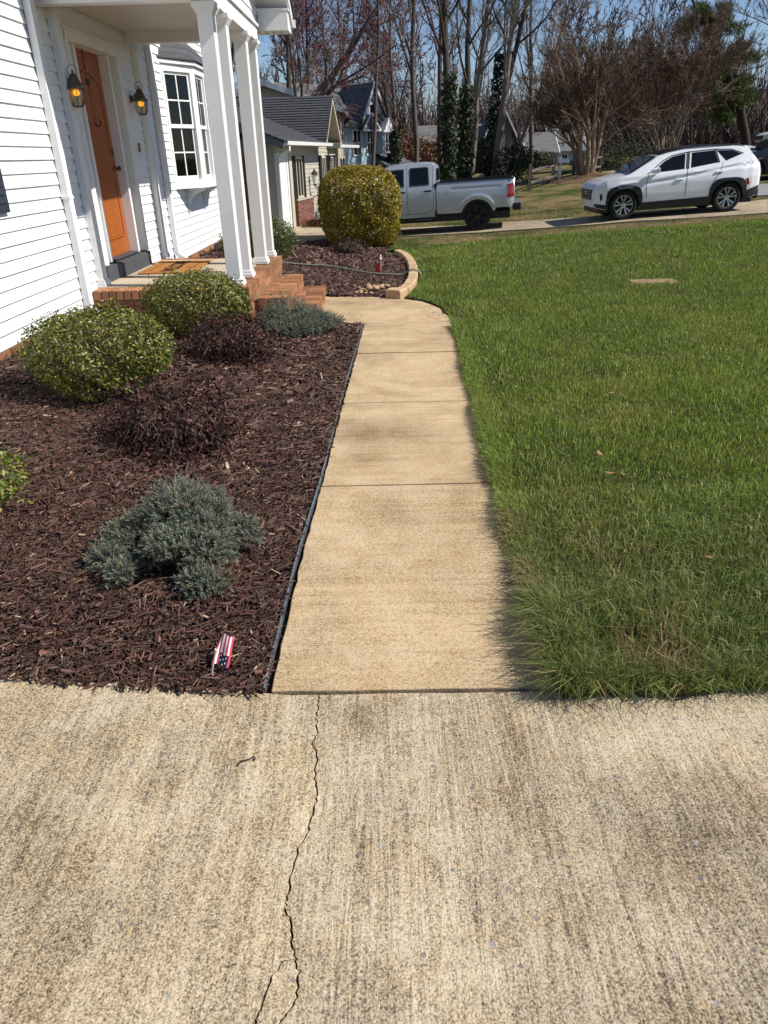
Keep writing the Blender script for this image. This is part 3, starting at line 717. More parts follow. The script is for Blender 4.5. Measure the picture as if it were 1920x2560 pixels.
for z0, z1, ar in ((1.66, 2.36, .12), (.80, 1.43, 0.0)):
    f = frame_ring(dy0 + .11, dy1 - .11, z0, z1, .022, dx, dx + .012, ar).build('panel_moulding', 'door_paint', door)
    n = 7; w = (dy1 - dy0 - .22 - .05) / n
    for k in range(n):
        a = dy0 + .135 + k * w; zt = z1 - .03 + ar * math.sin(math.pi * (k + .5) / n) * .95
        MB().hull([(dx, a + .002, z0 + .025), (dx + .006, a + .008, z0 + .025), (dx + .006, a + w - .008, z0 + .025), (dx, a + w - .002, z0 + .025)], [(dx, a + .002, zt), (dx + .006, a + .008, zt), (dx + .006, a + w - .008, zt), (dx, a + w - .002, zt)]).build('plank', 'door_paint', f)
kn = MB(); kn.lathe([(.03, 0), (.032, .008), (.012, .012), (.012, .04), (.026, .046), (.03, .062), (.022, .078), (.004, .08)], 14)
ko = kn.build('knob', 'bronze', door, True); ko.rotation_euler = (0, math.pi / 2, 0); ko.location = (dx, dy1 - .07, 1.53)
kd = MB(); kd.lathe([(.03, 0), (.032, .01), (.026, .022), (.004, .024)], 14)
kq = kd.build('deadbolt', 'bronze', door, True); kq.rotation_euler = (0, math.pi / 2, 0); kq.location = (dx, dy1 - .07, 1.70)
yc = (dy0 + dy1) / 2
MB().box((dx + .001, yc - .006, 1.98), (dx + .006, yc + .006, 2.665)).tube([(dx + .008, yc, 1.99), (dx + .02, yc, 1.955), (dx + .05, yc, 1.95), (dx + .07, yc, 1.98), (dx + .068, yc, 2.01)], .006, 6).box((dx + .002, yc - .05, 2.34), (dx + .014, yc + .05, 2.40)).build('wreath_hanger', 'black_metal', door)
# door bell
MB().box((WX + .012, 9.88, 1.70), (WX + .03, 9.915, 1.80)).build('door_bell', 'coir', house)

# ------------------------------------------------------------------ bay window
bay = MB()
A_, B_, C_, D_ = (WX + .0, 11.37), (WX + .335, 11.90), (WX + .335, 13.15), (WX + .0, 13.68)
def outs(s): # plan outline grown outward
    return [(A_[0] - .006, A_[1] - s * 1.2), (B_[0] + s, B_[1] - s * .55), (C_[0] + s, C_[1] + s * .55), (D_[0] - .006, D_[1] + s * 1.2)]
bayo = bay.prism(outs(.03)[::1], 1.225, 1.275).prism(outs(.0), 1.275, 1.345).build('bay_window', 'white_trim', house)
MB().prism(outs(.0), 2.70, 2.79).prism(outs(.035), 2.79, 2.835).build('head_board', 'white_trim', bayo)
def panel(P, Q):
    P = Vector((*P, 0)); Q = Vector((*Q, 0)); u = (Q - P); L = u.length; u.normalize(); n = Vector((u.y, -u.x, 0))
    def bx(m, a, b, z0, z1, n0, n1):
        pts = lambda z: [P + u * a + n * n0 + Vector((0, 0, z)), P + u * b + n * n0 + Vector((0, 0, z)), P + u * b + n * n1 + Vector((0, 0, z)), P + u * a + n * n1 + Vector((0, 0, z))]
        m.hull(pts(z0), pts(z1))
    return L, bx
for (P, Q, nw) in ((A_, B_, 1), (B_, C_, 2), (C_, D_, 1)):
    L, bx = panel(P, Q)
    m = MB(); bx(m, 0.0, .07, 1.345, 2.70, -.05, -.001); bx(m, L - .07, L, 1.345, 2.70, -.05, -.001)
    if nw == 2: bx(m, L / 2 - .035, L / 2 + .035, 1.345, 2.70, -.05, -.001)
    m.build('casing', 'white_trim', bayo)
    for w in range(nw):
        a = .07 + w * (L / 2 - .035); b = (L / nw if nw == 2 and w == 0 else L) - (.035 if (nw == 2 and w == 0) else .07)
        if nw == 2: a, b = ((.07, L / 2 - .035), (L / 2 + .035, L - .07))[w]
        for (z0, z1, nn) in ((2.01, 2.70, -.03), (1.345, 2.055, -.05)):
            s = MB(); t = .038
            bx(s, a, a + t, z0, z1, nn - .02, nn); bx(s, b - t, b, z0, z1, nn - .02, nn); bx(s, a + t, b - t, z0, z0 + t + .01, nn - .02, nn); bx(s, a + t, b - t, z1 - t, z1, nn - .02, nn)
            cw = (a + b) / 2; ch = (z0 + z1) / 2
            bx(s, cw - .009, cw + .009, z0 + t, z1 - t, nn - .016, nn - .004); bx(s, a + t, cw - .009, ch - .009, ch + .009, nn - .016, nn - .004); bx(s, cw + .009, b - t, ch - .009, ch + .009, nn - .016, nn - .004)
            so = s.build('sash', 'white_trim', bayo)
            for (ya, yb, za, zb) in ((a + t, cw, z0 + t, ch), (cw, b - t, z0 + t, ch), (a + t, cw, ch, z1 - t), (cw, b - t, ch, z1 - t)):
                g = MB(); bx(g, ya, yb, za, zb, nn - .0115, nn - .0085); g.build('pane', 'window_glass', bayo)
MB().box((WX + .015, 11.40, 1.345), (WX + .021, 13.66, 2.70)).build('room_shade', 'room_dark', bayo)
cm = MB(); prevp = None
for k in range(41):
    y = 11.95 + 1.15 * k / 40; x = WX + .20 + .02 * math.sin(k * 1.35); 
    if prevp: cm.quad((prevp[0], prevp[1], 1.36), (x, y, 1.36), (x, y, 2.69), (prevp[0], prevp[1], 2.69))
    prevp = (x, y)
cm.build('curtain', 'curtain', bayo, True)
for y in (11.95, 13.0):
    pr = [(0, 0), (.30, 0), (.30, -.03)] + [(.27 - .25 * math.sin(a), -.05 - .27 * (1 - math.cos(a))) for a in [math.pi / 2 * k / 7 for k in range(8)]] + [(.015, -.36), (0, -.36)]
    MB().hull([(WX + .012 + a, y - .03, 1.224 + b) for a, b in pr], [(WX + .012 + a, y + .03, 1.224 + b) for a, b in pr]).build('bracket', 'white_trim', bayo)
# little hipped shingle roof of the bay
e = outs(.06); tp = [(WX + .0, 11.86), (WX + .012, 11.95), (WX + .012, 13.10), (WX + .0, 13.2)]
ZE, ZT = 2.842, 3.20
for k in range(5):
    f0 = k / 5; f1 = (k + 1.35) / 5 if k < 4 else 1.0
    for s in range(3):
        def pt(f, q, up): return Vector((e[q][0] + (tp[q][0] - e[q][0]) * f, e[q][1] + (tp[q][1] - e[q][1]) * f, ZE + (ZT - ZE) * f + up))
        lo = [pt(f0, s, .0), pt(f0, s + 1, .0), pt(f1, s + 1, -.012), pt(f1, s, -.012)]
        hi = [pt(f0, s, .016), pt(f0, s + 1, .016), pt(f1, s + 1, .004), pt(f1, s, .004)]
        MB().hull(lo, hi).build('shingle_course', 'shingle_grey', bayo)

# ------------------------------------------------------------------ porch
porch = thing('front_porch', 'brick edged porch with four square white columns before the orange door', 'porch')
PX, PY0, PY1, PZ = -1.42, 7.54, 10.10, .43
base = MB().box((WX + .02, PY0 + .012, -.15), (PX - .016, PY1 - .016, PZ - .016)).build('base', 'mortar', porch)
MB().box((WX + .02, PY0 + .205, PZ - .04), (PX - .205, PY1 - .205, PZ + .002)).build('slab', 'porch_concrete', porch)
rowl = {}
def rowlock(l, w, h, mat='brick_step'):
    k = (l, w, h, mat)
    if k not in rowl:
        m = MB().box((-l / 2, -w / 2, -h), (l / 2, w / 2, 0)); me = m.mesh('brick'); me.materials.append(MATS[mat]); rowl[k] = me
    return rowl[k]
def lay(par, x, y, z, l, w, h, rot=0.0, mat='brick_step'):
    o = link('brick', rowlock(l, w, h, mat), None, par, loc=(x + r.uniform(-.002, .002), y + r.uniform(-.001, .001), z + r.uniform(-.002, .002)), rot=(r.uniform(-.008, .008), r.uniform(-.008, .008), rot + r.uniform(-.008, .008)))
    b = o.modifiers.new('bevel', 'BEVEL'); b.width = .004; b.segments = 1
    return o
n = 36
for k in range(n): lay(base, PX - .098, PY0 + .035 + (PY1 - PY0 - .07) * k / (n - 1), PZ, .197, .056, .09)
for k in range(18):
    x = WX + .075 + (PX - .235 - WX - .075) * k / 17
    lay(base, x, PY0 + .098, PZ, .197, .068, .098, math.pi / 2); lay(base, x, PY1 - .098, PZ, .197, .068, .098, math.pi / 2)
for c in range(5):
    z = PZ - .108 - c * .0735; off = .1 if c % 2 else 0
    x = WX + .12 + off
    while x < PX - .08:
        lay(base, x, PY0 + .045, z, .2, .09, .063, mat='brick_shaded'); x += .2105
    y = PY0 + .11 + off
    while y < PY1 - .08:
        if not (7.8 < y < 9.35 and c > 0): lay(base, PX - .045, y, z, .2, .09, .063, math.pi / 2)
        y += .2105
def step(x0, x1, y0, y1, z):
    s = MB().box((x0 - .01, y0 + .012, -.12), (x1 - .016, y1 - .016, z - .016)).build('step', 'mortar', porch)
    n = int((y1 - y0) / .0685)
    for k in range(n):
        y = y0 + .034 + (y1 - y0 - .068) * k / (n - 1)
        lay(s, x1 - .098, y, z, .197, .055, .085); lay(s, x1 - .098 - .158, y, z, .095, .055, .085)
    for c in range(2):
        zz = z - .093 - c * .0735
        if zz < .03: continue
        y = y0 + .11 + (.1 if c else 0)
        while y < y1 - .05: lay(s, x1 - .045, y, zz, .2, .09, .063, math.pi / 2); y += .2105
        for x in (x1 - .2, x1 - .41): 
            if x > x0: lay(s, x, y0 + .045, zz, .2, .09, .063, mat='brick_shaded'); lay(s, x, y1 - .045, zz, .2, .09, .063)
step(PX, -1.075, 7.74, 9.40, .288); step(-1.075, -.79, 7.76, 9.38, .144)
for y in (7.68, 8.27, 9.36, 10.0):
    w = .069
    c = MB().box((-1.575 - w, y - w, PZ + .075), (-1.575 + w, y + w, 2.765)).build('column', 'white_trim', porch, bevel=.005)
    MB().box((-1.575 - w - .024, y - w - .024, PZ + .002), (-1.575 + w + .024, y + w + .024, PZ + .045)).box((-1.575 - w - .014, y - w - .014, PZ + .045), (-1.575 + w + .014, y + w + .014, PZ + .075)).build('column_base', 'white_trim', c, bevel=.006)
    q = lambda s, z: [(-1.575 - s, y - s, z), (-1.575 + s, y - s, z), (-1.575 + s, y + s, z), (-1.575 - s, y + s, z)]
    MB().hull(q(w + .003, 2.75), q(w + .032, 2.80)).hull(q(w + .034, 2.80), q(w + .034, 2.8385)).build('column_cap', 'white_trim', c)
BT = 2.985
MB().box((-1.648, PY0 + .0, 2.84), (-1.502, PY1 + .06, BT)).build('beam', 'white_trim', porch, bevel=.004)
MB().box((WX + .012, PY0 + .002, 2.842), (-1.65, PY0 + .145, BT - .003)).build('beam', 'white_trim', porch, bevel=.004)
MB().box((WX + .012, PY1 - .085, 2.842), (-1.65, PY1 + .058, BT - .003)).build('beam', 'white_trim', porch, bevel=.004)
MB().box((WX + .012, PY0 + .146, 2.955), (-1.649, PY1 - .086, 2.975)).build('ceiling', 'ceiling_paint', porch)
MB().tube([(-1.575, 9.68, 2.84), (-1.575, 9.68, 2.80), (-1.575, 9.67, 2.76), (-1.575, 9.70, 2.74), (-1.575, 9.725, 2.765)], .006, 6).build('hook', 'bronze', porch)
# gable above the front beam
YM = 8.97; HW = 1.525; SL = .62; ZB = 3.02
MB().box((-1.512, PY0 - .02, BT + .001), (-1.478, PY1 + .08, BT + .03)).build('drip_moulding', 'white_trim', porch)
def gz(y): return ZB + .12 + (HW - abs(y - YM)) * SL
k = 0; z = BT + .031
gw = MB().hull([(-1.56, YM - HW, BT), (-1.56, YM + HW, BT), (-1.56, YM + HW, ZB + .12), (-1.56, YM, gz(YM)), (-1.56, YM - HW, ZB + .12)], [(-1.52, YM - HW, BT), (-1.52, YM + HW, BT), (-1.52, YM + HW, ZB + .12), (-1.52, YM, gz(YM)), (-1.52, YM - HW, ZB + .12)]).build('gable', 'white_siding', porch)
while z < gz(YM) - .02:
    hw = min(HW - .22, HW - (z - ZB - .12) / SL - .02); hw2 = max(.01, min(HW - .22, HW - (z + EXP - ZB - .12) / SL - .02))
    if hw > .05: 
        MB().hull([(-1.52, YM - hw, z), (-1.502, YM - hw, z), (-1.502, YM + hw, z), (-1.52, YM + hw, z)], [(-1.52, YM - hw2, z + EXP), (-1.515, YM - hw2, z + EXP), (-1.515, YM + hw2, z + EXP), (-1.52, YM + hw2, z + EXP)]).build('siding_board', 'white_siding', gw)
    z += EXP
for s in (-1, 1):
    ye = YM + s * (HW + .12); ze = gz(YM + s * HW) - .12 * SL
    def rf(x0, x1, a, b, ya=ye, yb=YM): # sloped slab between eave and ridge
        za = ze; zb = gz(YM)
        return MB().hull([(x0, ya, za + a), (x1, ya, za + a), (x1, ya, za + b), (x0, ya, za + b)], [(x0, yb, zb + a), (x1, yb, zb + a), (x1, yb, zb + b), (x0, yb, zb + b)])
    rf(WX - .0, -1.145, .0, .02).build('rake_soffit', 'white_trim', porch)
    rf(-1.145, -1.12, -.035, .10).build('rake_board', 'white_trim', porch)
    for c in range(11):
        f0 = c / 11; f1 = min(1, (c + 1.4) / 11)
        y0_ = ye + (YM - ye) * f0 + s * (.03 if c == 0 else 0); y1_ = ye + (YM - ye) * f1; z0_ = ze + (gz(YM) - ze) * f0; z1_ = ze + (gz(YM) - ze) * f1
        MB().hull([(WX, y0_, z0_ + .10), (-1.10, y0_, z0_ + .10), (-1.10, y0_, z0_ + .118), (WX, y0_, z0_ + .118)], [(WX, y1_, z1_ + .101), (-1.10, y1_, z1_ + .101), (-1.10, y1_, z1_ + .106), (WX, y1_, z1_ + .106)]).build('shingle_course', 'shingle_grey', porch)
    # boxed eave return with vented soffit, fascia and gutter
    ya, yb = (YM + s * (HW - .22), YM + s * (HW + .12))
    y0_, y1_ = min(ya, yb), max(ya, yb)
    rb = MB().box((-1.50, y0_, 2.965), (-1.146, y1_, 3.16)).build('eave_return', 'white_trim', porch)
    MB().box((-1.51, y0_ - .004, 3.16), (-1.13, y1_ + .004, 3.185)).build('return_cap', 'white_trim', rb)
    for q in range(3): MB().box((-1.44 + q * .09, y0_ + .04, 2.958), (-1.43 + q * .09, y1_ - .04, 2.9655)).build('soffit_vent', 'aged_trim', rb)
    MB().box((WX + .02, (y1_ - .13 if s > 0 else y0_), 2.962), (-1.501, (y1_ if s > 0 else y0_ + .13), 3.12)).build('eave_soffit', 'white_trim', porch)
    yg = yb + s * .005
    pr = [(0, 0), (s * .11, .02), (s * .125, .10), (s * .10, .10), (s * .09, .03), (0, .015)]
    MB().hull([(WX + .02, yg + a, 3.03 + b) for a, b in pr], [(-1.10, yg + a, 3.03 + b) for a, b in pr]).build('gutter', 'white_trim', porch)

# doormat
mt = [onz(300 + a * .0964, 640 + b * .0964, PZ + .02) for a, b in ((50, 440), (1120, 490), (1615, 205), (690, 185))]
mx0 = min(p.x for p in (mt[0], mt[3])) ; mx0 = -2.90; mx1 = -2.24; my0 = 8.62; my1 = 9.66
mat_o = thing('doormat', 'tan coir welcome mat lying before the orange door', 'doormat', ((mx0 + mx1) / 2, (my0 + my1) / 2, PZ + .0035), math.radians(2))
hx, hy = (mx1 - mx0) / 2, (my1 - my0) / 2
MB().box((-hx, -hy, 0), (hx, hy, .018)).build('pile', 'coir', mat_o, bevel=.005)
def text_mesh(body, size, name, mat, parent, loc, rot, sc=(1, 1, 1)):
    cu = bpy.data.curves.new(name, 'FONT'); cu.body = body; cu.size = size; cu.align_x = 'CENTER'; cu.align_y = 'CENTER'; cu.extrude = .001; cu.offset = size * .02
    o = bpy.data.objects.new(name, cu); C.objects.link(o)
    bpy.context.view_layer.update()
    me = bpy.data.meshes.new_from_object(o.evaluated_get(bpy.context.evaluated_depsgraph_get()))
    bpy.data.objects.remove(o, do_unlink=True)
    q = link(name, me, mat, parent, loc=loc, rot=rot); q.scale = sc; return q
text_mesh('WELCOME', .19, 'lettering', 'coir_print', mat_o, (0.0, 0, .0195), (0, 0, math.pi / 2), (1, 1.25, 1))
mm = MB()
for k in range(7):
    for s in (-1, 1): mm.box((s * .23 - .006, -.36 + k * .11, .0182), (s * .23 + .006, -.30 + k * .11, .0195))
mm.build('border_print', 'coir_print', mat_o)

# ------------------------------------------------------------------ wall lanterns
def lantern(y, z, lab):
    t = thing('wall_lantern', lab, 'lantern', (WX + .012, y, z), 0, 'lit lanterns beside the front door')
    d = .15; t.scale = (.76, .76, .76)
    MB().lathe([(.055, 0), (.058, .01), (.04, .02), (.012, .024)], 14).build('back_plate', 'bronze', t).rotation_euler = (0, math.pi / 2, 0)
    MB().tube([(.02, 0, 0), (.06, 0, .04), (.12, 0, .10), (d - .02, 0, .12), (d, 0, .10)], .010, 7).build('arm', 'bronze', t)
    ring = [(d + .06 * math.cos(a), 0, .165 + .06 * math.sin(a)) for a in [2 * math.pi * k / 20 for k in range(21)]]
    MB().tube(ring, .004, 5).build('loop', 'bronze', t)
    MB().lathe([(.007, .175), (.012, .16), (.007, .145), (.03, .125), (.046, .118), (.042, .105), (.05, .098), (.095, .0), (.118, -.006), (.121, -.03), (.112, -.036), (.09, -.038)], 12, (d, 0, 0)).build('cap', 'bronze', t, False)
    prof = [(.098, -.036), (.100, -.09), (.090, -.15), (.062, -.215)]
    n = 8
    for k in range(n):
        a = 2 * math.pi * (k + .5) / n
        MB().tube([(d + q * math.cos(a), q * math.sin(a), zz) for q, zz in prof], .004, 5).build('cage_bar', 'bronze', t)
    g = MB()
    for i in range(3):
        for k in range(n):
            a = 2 * math.pi * (k + .5) / n; b = 2 * math.pi * (k + 1.5) / n
            r0, z0 = prof[i]; r1, z1 = prof[i + 1]; r0 -= .004; r1 -= .004
            g.quad((d + r0 * math.cos(a), r0 * math.sin(a), z0), (d + r0 * math.cos(b), r0 * math.sin(b), z0), (d + r1 * math.cos(b), r1 * math.sin(b), z1), (d + r1 * math.cos(a), r1 * math.sin(a), z1))
    g.build('glass', 'lamp_glass', t)
    MB().lathe([(.062, -.215), (.066, -.222), (.05, -.232), (.008, -.236)], 12, (d, 0, 0)).build('bottom_ring', 'bronze', t)
    MB().lathe([(.014, -.04), (.034, -.05), (.041, -.07), (.038, -.09), (.022, -.105), (.004, -.11)], 14, (d, 0, 0)).build('bulb', 'bulb_glow', t, True)
lantern(7.86, 2.25, 'bronze wall lantern lit orange, left of the front door next to the downspout')
lantern(9.88, 2.27, 'bronze wall lantern lit orange, between the front door and the bay window')
# small hose tap on the foundation
tp_ = thing('hose_tap', 'dark metal hose tap on the brick foundation under the bay window', 'tap', (WX + .015, 12.25, .22))
MB().tube([(0, 0, 0), (.08, 0, 0), (.11, 0, -.03), (.12, 0, -.08)], .014, 8).build('spout', 'bronze', tp_)
MB().lathe([(.006, 0), (.006, .05), (.035, .052), (.035, .062), (.004, .064)], 10, (.07, 0, 0)).build('handle', 'black_metal', tp_)

# ------------------------------------------------------------------ shrubs
def unit(v): return v / np.maximum(np.linalg.norm(v, axis=-1, keepdims=True), 1e-9)
def leaves(P, Nrm, r, length, width, cols, droop=0.0, fold=.25, tilt=.6):
    """a folded rhombic leaf (two faces) at every point"""
    n = len(P)
    nn = unit(Nrm + r.normal(0, tilt, (n, 3)))
    t = unit(np.cross(nn, r.normal(0, 1, (n, 3)))); t[:, 2] -= droop; t = unit(t)
    s = unit(np.cross(nn, t))
    L = length * np.exp(r.normal(0, .25, n))[:, None]; W = width * np.exp(r.normal(0, .2, n))[:, None]
    a = P; c = P + t * L; m = P + t * L * .45
    V = np.stack([a, m + s * W / 2 + nn * W * fold, c, m - s * W / 2 + nn * W * fold], 1).reshape(-1, 3)
    F = (np.arange(n)[:, None, None] * 4 + np.array([[0, 1, 2], [0, 2, 3]])[None]).reshape(-1, 3)
    return V, F, np.repeat(cols, 4, 0)
def ell_points(r, n, c, rad, lump=.16, depth=.16, low=-.35, power=2.0, seed=0, fr=2.2):
    d = unit(r.normal(0, 1, (n * 2, 3))); d = d[d[:, 2] > low][:n]; n = len(d)
    k = (np.abs(d) ** power).sum(1) ** (1 / power); sh = d / k[:, None]
    f = 1 + lump * 2 * (vnoise(d[:, 0] * fr + 7 + d[:, 2] * 1.3, d[:, 1] * fr + 9 + d[:, 2] * .7, 1.6, seed) - .5)
    f = f * (1 - np.abs(r.normal(0, depth, n)))
    P = np.asarray(c)[None] + sh * np.asarray(rad)[None] * f[:, None]
    return P, unit(d / np.asarray(rad)[None])
def twigs(r, c, rad, n, base, col, rr=.004, up=.5, wob=.12, droop=0.0, segs=4):
    """thin branches fanning out from the base of a shrub"""
    V = []; F = []; b = 0
    d = unit(r.normal(0, 1, (n, 3))); d[:, 2] = np.abs(d[:, 2]) * .8 + .05
    end = np.asarray(c)[None] + d * np.asarray(rad)[None] * r.uniform(.8, 1.05, (n, 1))
    st = np.asarray(base)[None] + r.normal(0, .03, (n, 3)) * np.array([1, 1, 0])
    pts = []
    for k in range(segs + 1):
        t = k / segs
        p = st * (1 - t) + end * t; p[:, 2] += up * t * (1 - t) * np.asarray(rad)[2]; p += r.normal(0, wob * .3, (n, 3)) * np.asarray(rad) * (t * (1 - t)); p[:, 2] -= droop * t ** 3 * np.asarray(rad)[2]
        pts.append(p)
    pts = np.stack(pts, 1)
    return tube_np(pts, np.linspace(1, .35, segs + 1)[None] * np.full((n, 1), rr), 3, col)
def tube_np(pts, rad, sides, col):
    """pts (k,m,3), rad (k,m) -> V,F,T of k tubes"""
    k, m, _ = pts.shape
    d = np.zeros_like(pts); d[:, 1:-1] = pts[:, 2:] - pts[:, :-2]; d[:, 0] = pts[:, 1] - pts[:, 0]; d[:, -1] = pts[:, -1] - pts[:, -2]; d = unit(d)
    ref = np.where(np.abs(d[..., 2:3]) < .9, np.array([0, 0, 1.0]), np.array([1.0, 0, 0])); u = unit(np.cross(d, ref)); w = np.cross(d, u)
    a = np.arange(sides) * 2 * np.pi / sides
    V = pts[:, :, None, :] + (u[:, :, None, :] * np.cos(a)[None, None, :, None] + w[:, :, None, :] * np.sin(a)[None, None, :, None]) * rad[:, :, None, None]
    idx = np.arange(k * m * sides).reshape(k, m, sides)
    i0 = idx[:, :-1]; i1 = idx[:, 1:]
    F = np.stack([i0, np.roll(i0, -1, 2), np.roll(i1, -1, 2), i1], -1).reshape(-1, 4)
    F = np.concatenate([F[:, [0, 1, 2]], F[:, [0, 2, 3]]])
    col = np.asarray(col, float)
    T = np.broadcast_to(col if col.ndim == 1 else np.repeat(col, m * sides, 0).reshape(-1, 3), (k * m * sides, 3))
    return V.reshape(-1, 3), F, T
def shade(r, n, base, sd=.3, alt=None, pa=.2):
    c = np.asarray(base)[None] * np.exp(r.normal(0, sd, (n, 1))) * (1 + r.normal(0, .06, (n, 3)))
    if alt is not None:
        k = r.random(n) < pa; c[k] = np.asarray(alt) * np.exp(r.normal(0, .2, (k.sum(), 1)))
    return np.clip(c, 0, 1)

def green_shrub(seed, x, y, rad, h, n, lab, size=.026, base=(.085, .10, .017), alt=(.215, .205, .038), pa=.3, low=-.3, name='evergreen_shrub', mat='leaf', stems=True, power=2.3, zoff=0.0, ground=None, depth=.2, group=None, lump=.2, shoots=0):
    r = np.random.default_rng(seed); z0 = float(bed_h(x, y)) if ground is None else ground
    t = thing(name, lab, 'shrub', (x, y, z0), 0, group)
    c = (0, 0, h * .5 + zoff); rd = (rad[0], rad[1], h * .5)
    P, N = ell_points(r, n, c, rd, lump=lump, depth=depth, low=-.85, power=power, seed=seed)
    if shoots:   # stray new shoots standing out of the outline
        k = r.integers(0, len(P), shoots); m_ = 7; o_ = r.uniform(0, 1, (shoots, m_, 1)) * r.uniform(.04, .10, (shoots, 1, 1))
        Q = (P[k][:, None, :] + unit(N[k] + np.array([0, 0, .9]) + r.normal(0, .25, (shoots, 3)))[:, None, :] * o_ + r.normal(0, .006, (shoots, m_, 3))).reshape(-1, 3)
        P = np.concatenate([P, Q]); N = np.concatenate([N, np.repeat(N[k], m_, 0)])
    P[:, 2] = np.maximum(P[:, 2], .015)
    fol = leaves(P, N, r, size, size * .5, shade(r, len(P), base, .32, alt, pa), tilt=.75)
    link('foliage', np_mesh('foliage', *fol), mat, t)
    tw = twigs(r, c, np.array(rd) * .93, 70, (0, 0, 0), np.array([.10, .07, .045]), rr=.005)
    link('stem', np_mesh('stem', *tw), 'twig', t)
    return t
green_shrub(41, -2.03, 5.02, (.49, .51), .57, 13500, 'broad rounded glossy green holly shrub against the white clapboard wall', size=.027, shoots=110, depth=.13, lump=.15)
green_shrub(42, -1.80, 6.88, (.46, .40), .55, 10500, 'rounded glossy green holly shrub in front of the porch brickwork', size=.028, shoots=90, depth=.13, lump=.15)
green_shrub(43, -1.98, 12.5, (.47, .48), .66, 8000, 'olive green clipped shrub just past the end of the porch', size=.034, base=(.06, .085, .02), alt=(.12, .13, .03))
green_shrub(44, -2.02, 3.02, (.33, .3), .30, 1500, 'low yellow green shrub at the edge of the mulch bed near the driveway', size=.028, base=(.11, .15, .02), alt=(.2, .2, .03))
green_shrub(45, -2.72, 13.0, (.16, .16), .34, 420, 'small leafy green seedling by the foundation vent', size=.04)
green_shrub(46, -.53, 15.1, (.77, .74), 1.47, 42000, 'large golden yellow clipped round bush beside the silver pickup', size=.042, base=(.15, .125, .012), alt=(.33, .24, .017), pa=.45, name='golden_bush', power=3.1, depth=.06, ground=-.06, lump=.07, shoots=60)

def weeping_shrub(seed, x, y, rad, h, n, lab):
    r = np.random.default_rng(seed); z0 = float(bed_h(x, y))
    t = thing('weeping_shrub', lab, 'shrub', (x, y, z0), 0)
    c = np.array((0, 0, h * .25)); rd = np.array((rad, rad, h * .75))
    k = 300
    tw = twigs(r, c, rd * .97, k, (0, 0, .02), shade(r, k, (.10, .056, .044), .4, (.22, .16, .125), .4), rr=.0030, up=1.25, wob=1.1, droop=.3, segs=8)
    link('branches', np_mesh('branches', *tw), 'twig', t)
    P, N = ell_points(r, n, c, rd, lump=.34, depth=.26, low=-.3, seed=seed)
    P[:, 2] = np.maximum(P[:, 2], .012)
    fol = leaves(P, N, r, .033, .015, shade(r, len(P), (.032, .0135, .0125), .4, (.095, .036, .027), .15), droop=.8, tilt=.8)
    link('foliage', np_mesh('foliage', *fol), 'matte_leaf', t)
weeping_shrub(51, -1.30, 4.12, .43, .34, 4300, 'large dark purple brown weeping shrub between the blue juniper and the holly')
weeping_shrub(52, -1.36, 6.12, .40, .37, 4300, 'dark purple weeping shrub in front of the holly by the porch')
weeping_shrub(53, -.72, 13.75, .33, .27, 1800, 'small dark purple weeping shrub at the foot of the golden bush')

def juniper(seed, x, y, lobes, lab, dens=1.0):
    r = np.random.default_rng(seed); z0 = float(bed_h(x, y))
    t = thing('juniper', lab, 'shrub', (x, y, z0), 0)
    parts = []; tws = []
    for (lx, ly, lz, ra, rb, rc) in lobes:
        n = int(820 * dens * ((ra * rb) ** .5 / .15) ** 2)
        P, N = ell_points(r, n, (lx, ly, lz), (ra, rb, rc), lump=.42, depth=.14, low=-.5, seed=seed, fr=3.0)
        k = P[:, 2] > -.01; P = P[k]; N = N[k]; n = len(P)
        ax = unit(N + r.normal(0, .38, (n, 3)) + np.array([0, 0, .18]))
        ref = unit(np.cross(ax, r.normal(0, 1, (n, 3)))); bi = np.cross(ax, ref)
        Ls = .040 * np.exp(r.normal(0, .25, n)); m = 11
        base_c = shade(r, n, (.132, .148, .112), .27, (.16, .14, .085), .13)
        for q in range(m):
            a = q * 2.4; f = q / m
            o = P + ax * (Ls * (f - .5))[:, None]
            out = ref * math.cos(a) + bi * math.sin(a)
            tip = o + unit(ax * .9 + out * (1.15 - .75 * f)) * (.019 * (1.1 - .3 * f))
            wv = np.cross(ax, out) * .0022
            V = np.stack([o - wv, o + wv, tip], 1).reshape(-1, 3)
            F = np.arange(n * 3).reshape(-1, 3)
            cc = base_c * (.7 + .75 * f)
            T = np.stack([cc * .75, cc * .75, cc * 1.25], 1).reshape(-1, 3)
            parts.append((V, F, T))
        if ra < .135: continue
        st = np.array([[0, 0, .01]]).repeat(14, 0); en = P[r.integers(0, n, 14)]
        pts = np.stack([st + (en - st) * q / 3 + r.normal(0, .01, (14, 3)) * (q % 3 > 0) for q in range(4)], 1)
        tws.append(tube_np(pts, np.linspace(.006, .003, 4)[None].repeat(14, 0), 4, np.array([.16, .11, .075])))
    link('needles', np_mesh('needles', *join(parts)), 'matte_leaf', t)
    link('branches', np_mesh('branches', *join(tws)), 'twig', t)
jr = random.Random(611); lob = [(-.05, .18, .13, .15, .13, .14), (.03, .02, .15, .17, .14, .16), (.08, -.08, .12, .14, .12, .13)]
for _ in range(26):
    a = jr.uniform(0, 6.28); q = jr.uniform(.12, .34); lx = math.cos(a) * q * .95 - .02; ly = math.sin(a) * q * 1.1 - .06
    s_ = jr.uniform(.055, .10); lob.append((lx, ly, max(.02, .17 * (1 - (q / .42) ** 2)) * jr.uniform(.5, 1.1), s_ * jr.uniform(.8, 1.3), s_ * jr.uniform(.8, 1.2), s_ * jr.uniform(.6, .95)))
lob = [(a_ * .9, b_ * .95, *q_) for a_, b_, *q_ in lob]
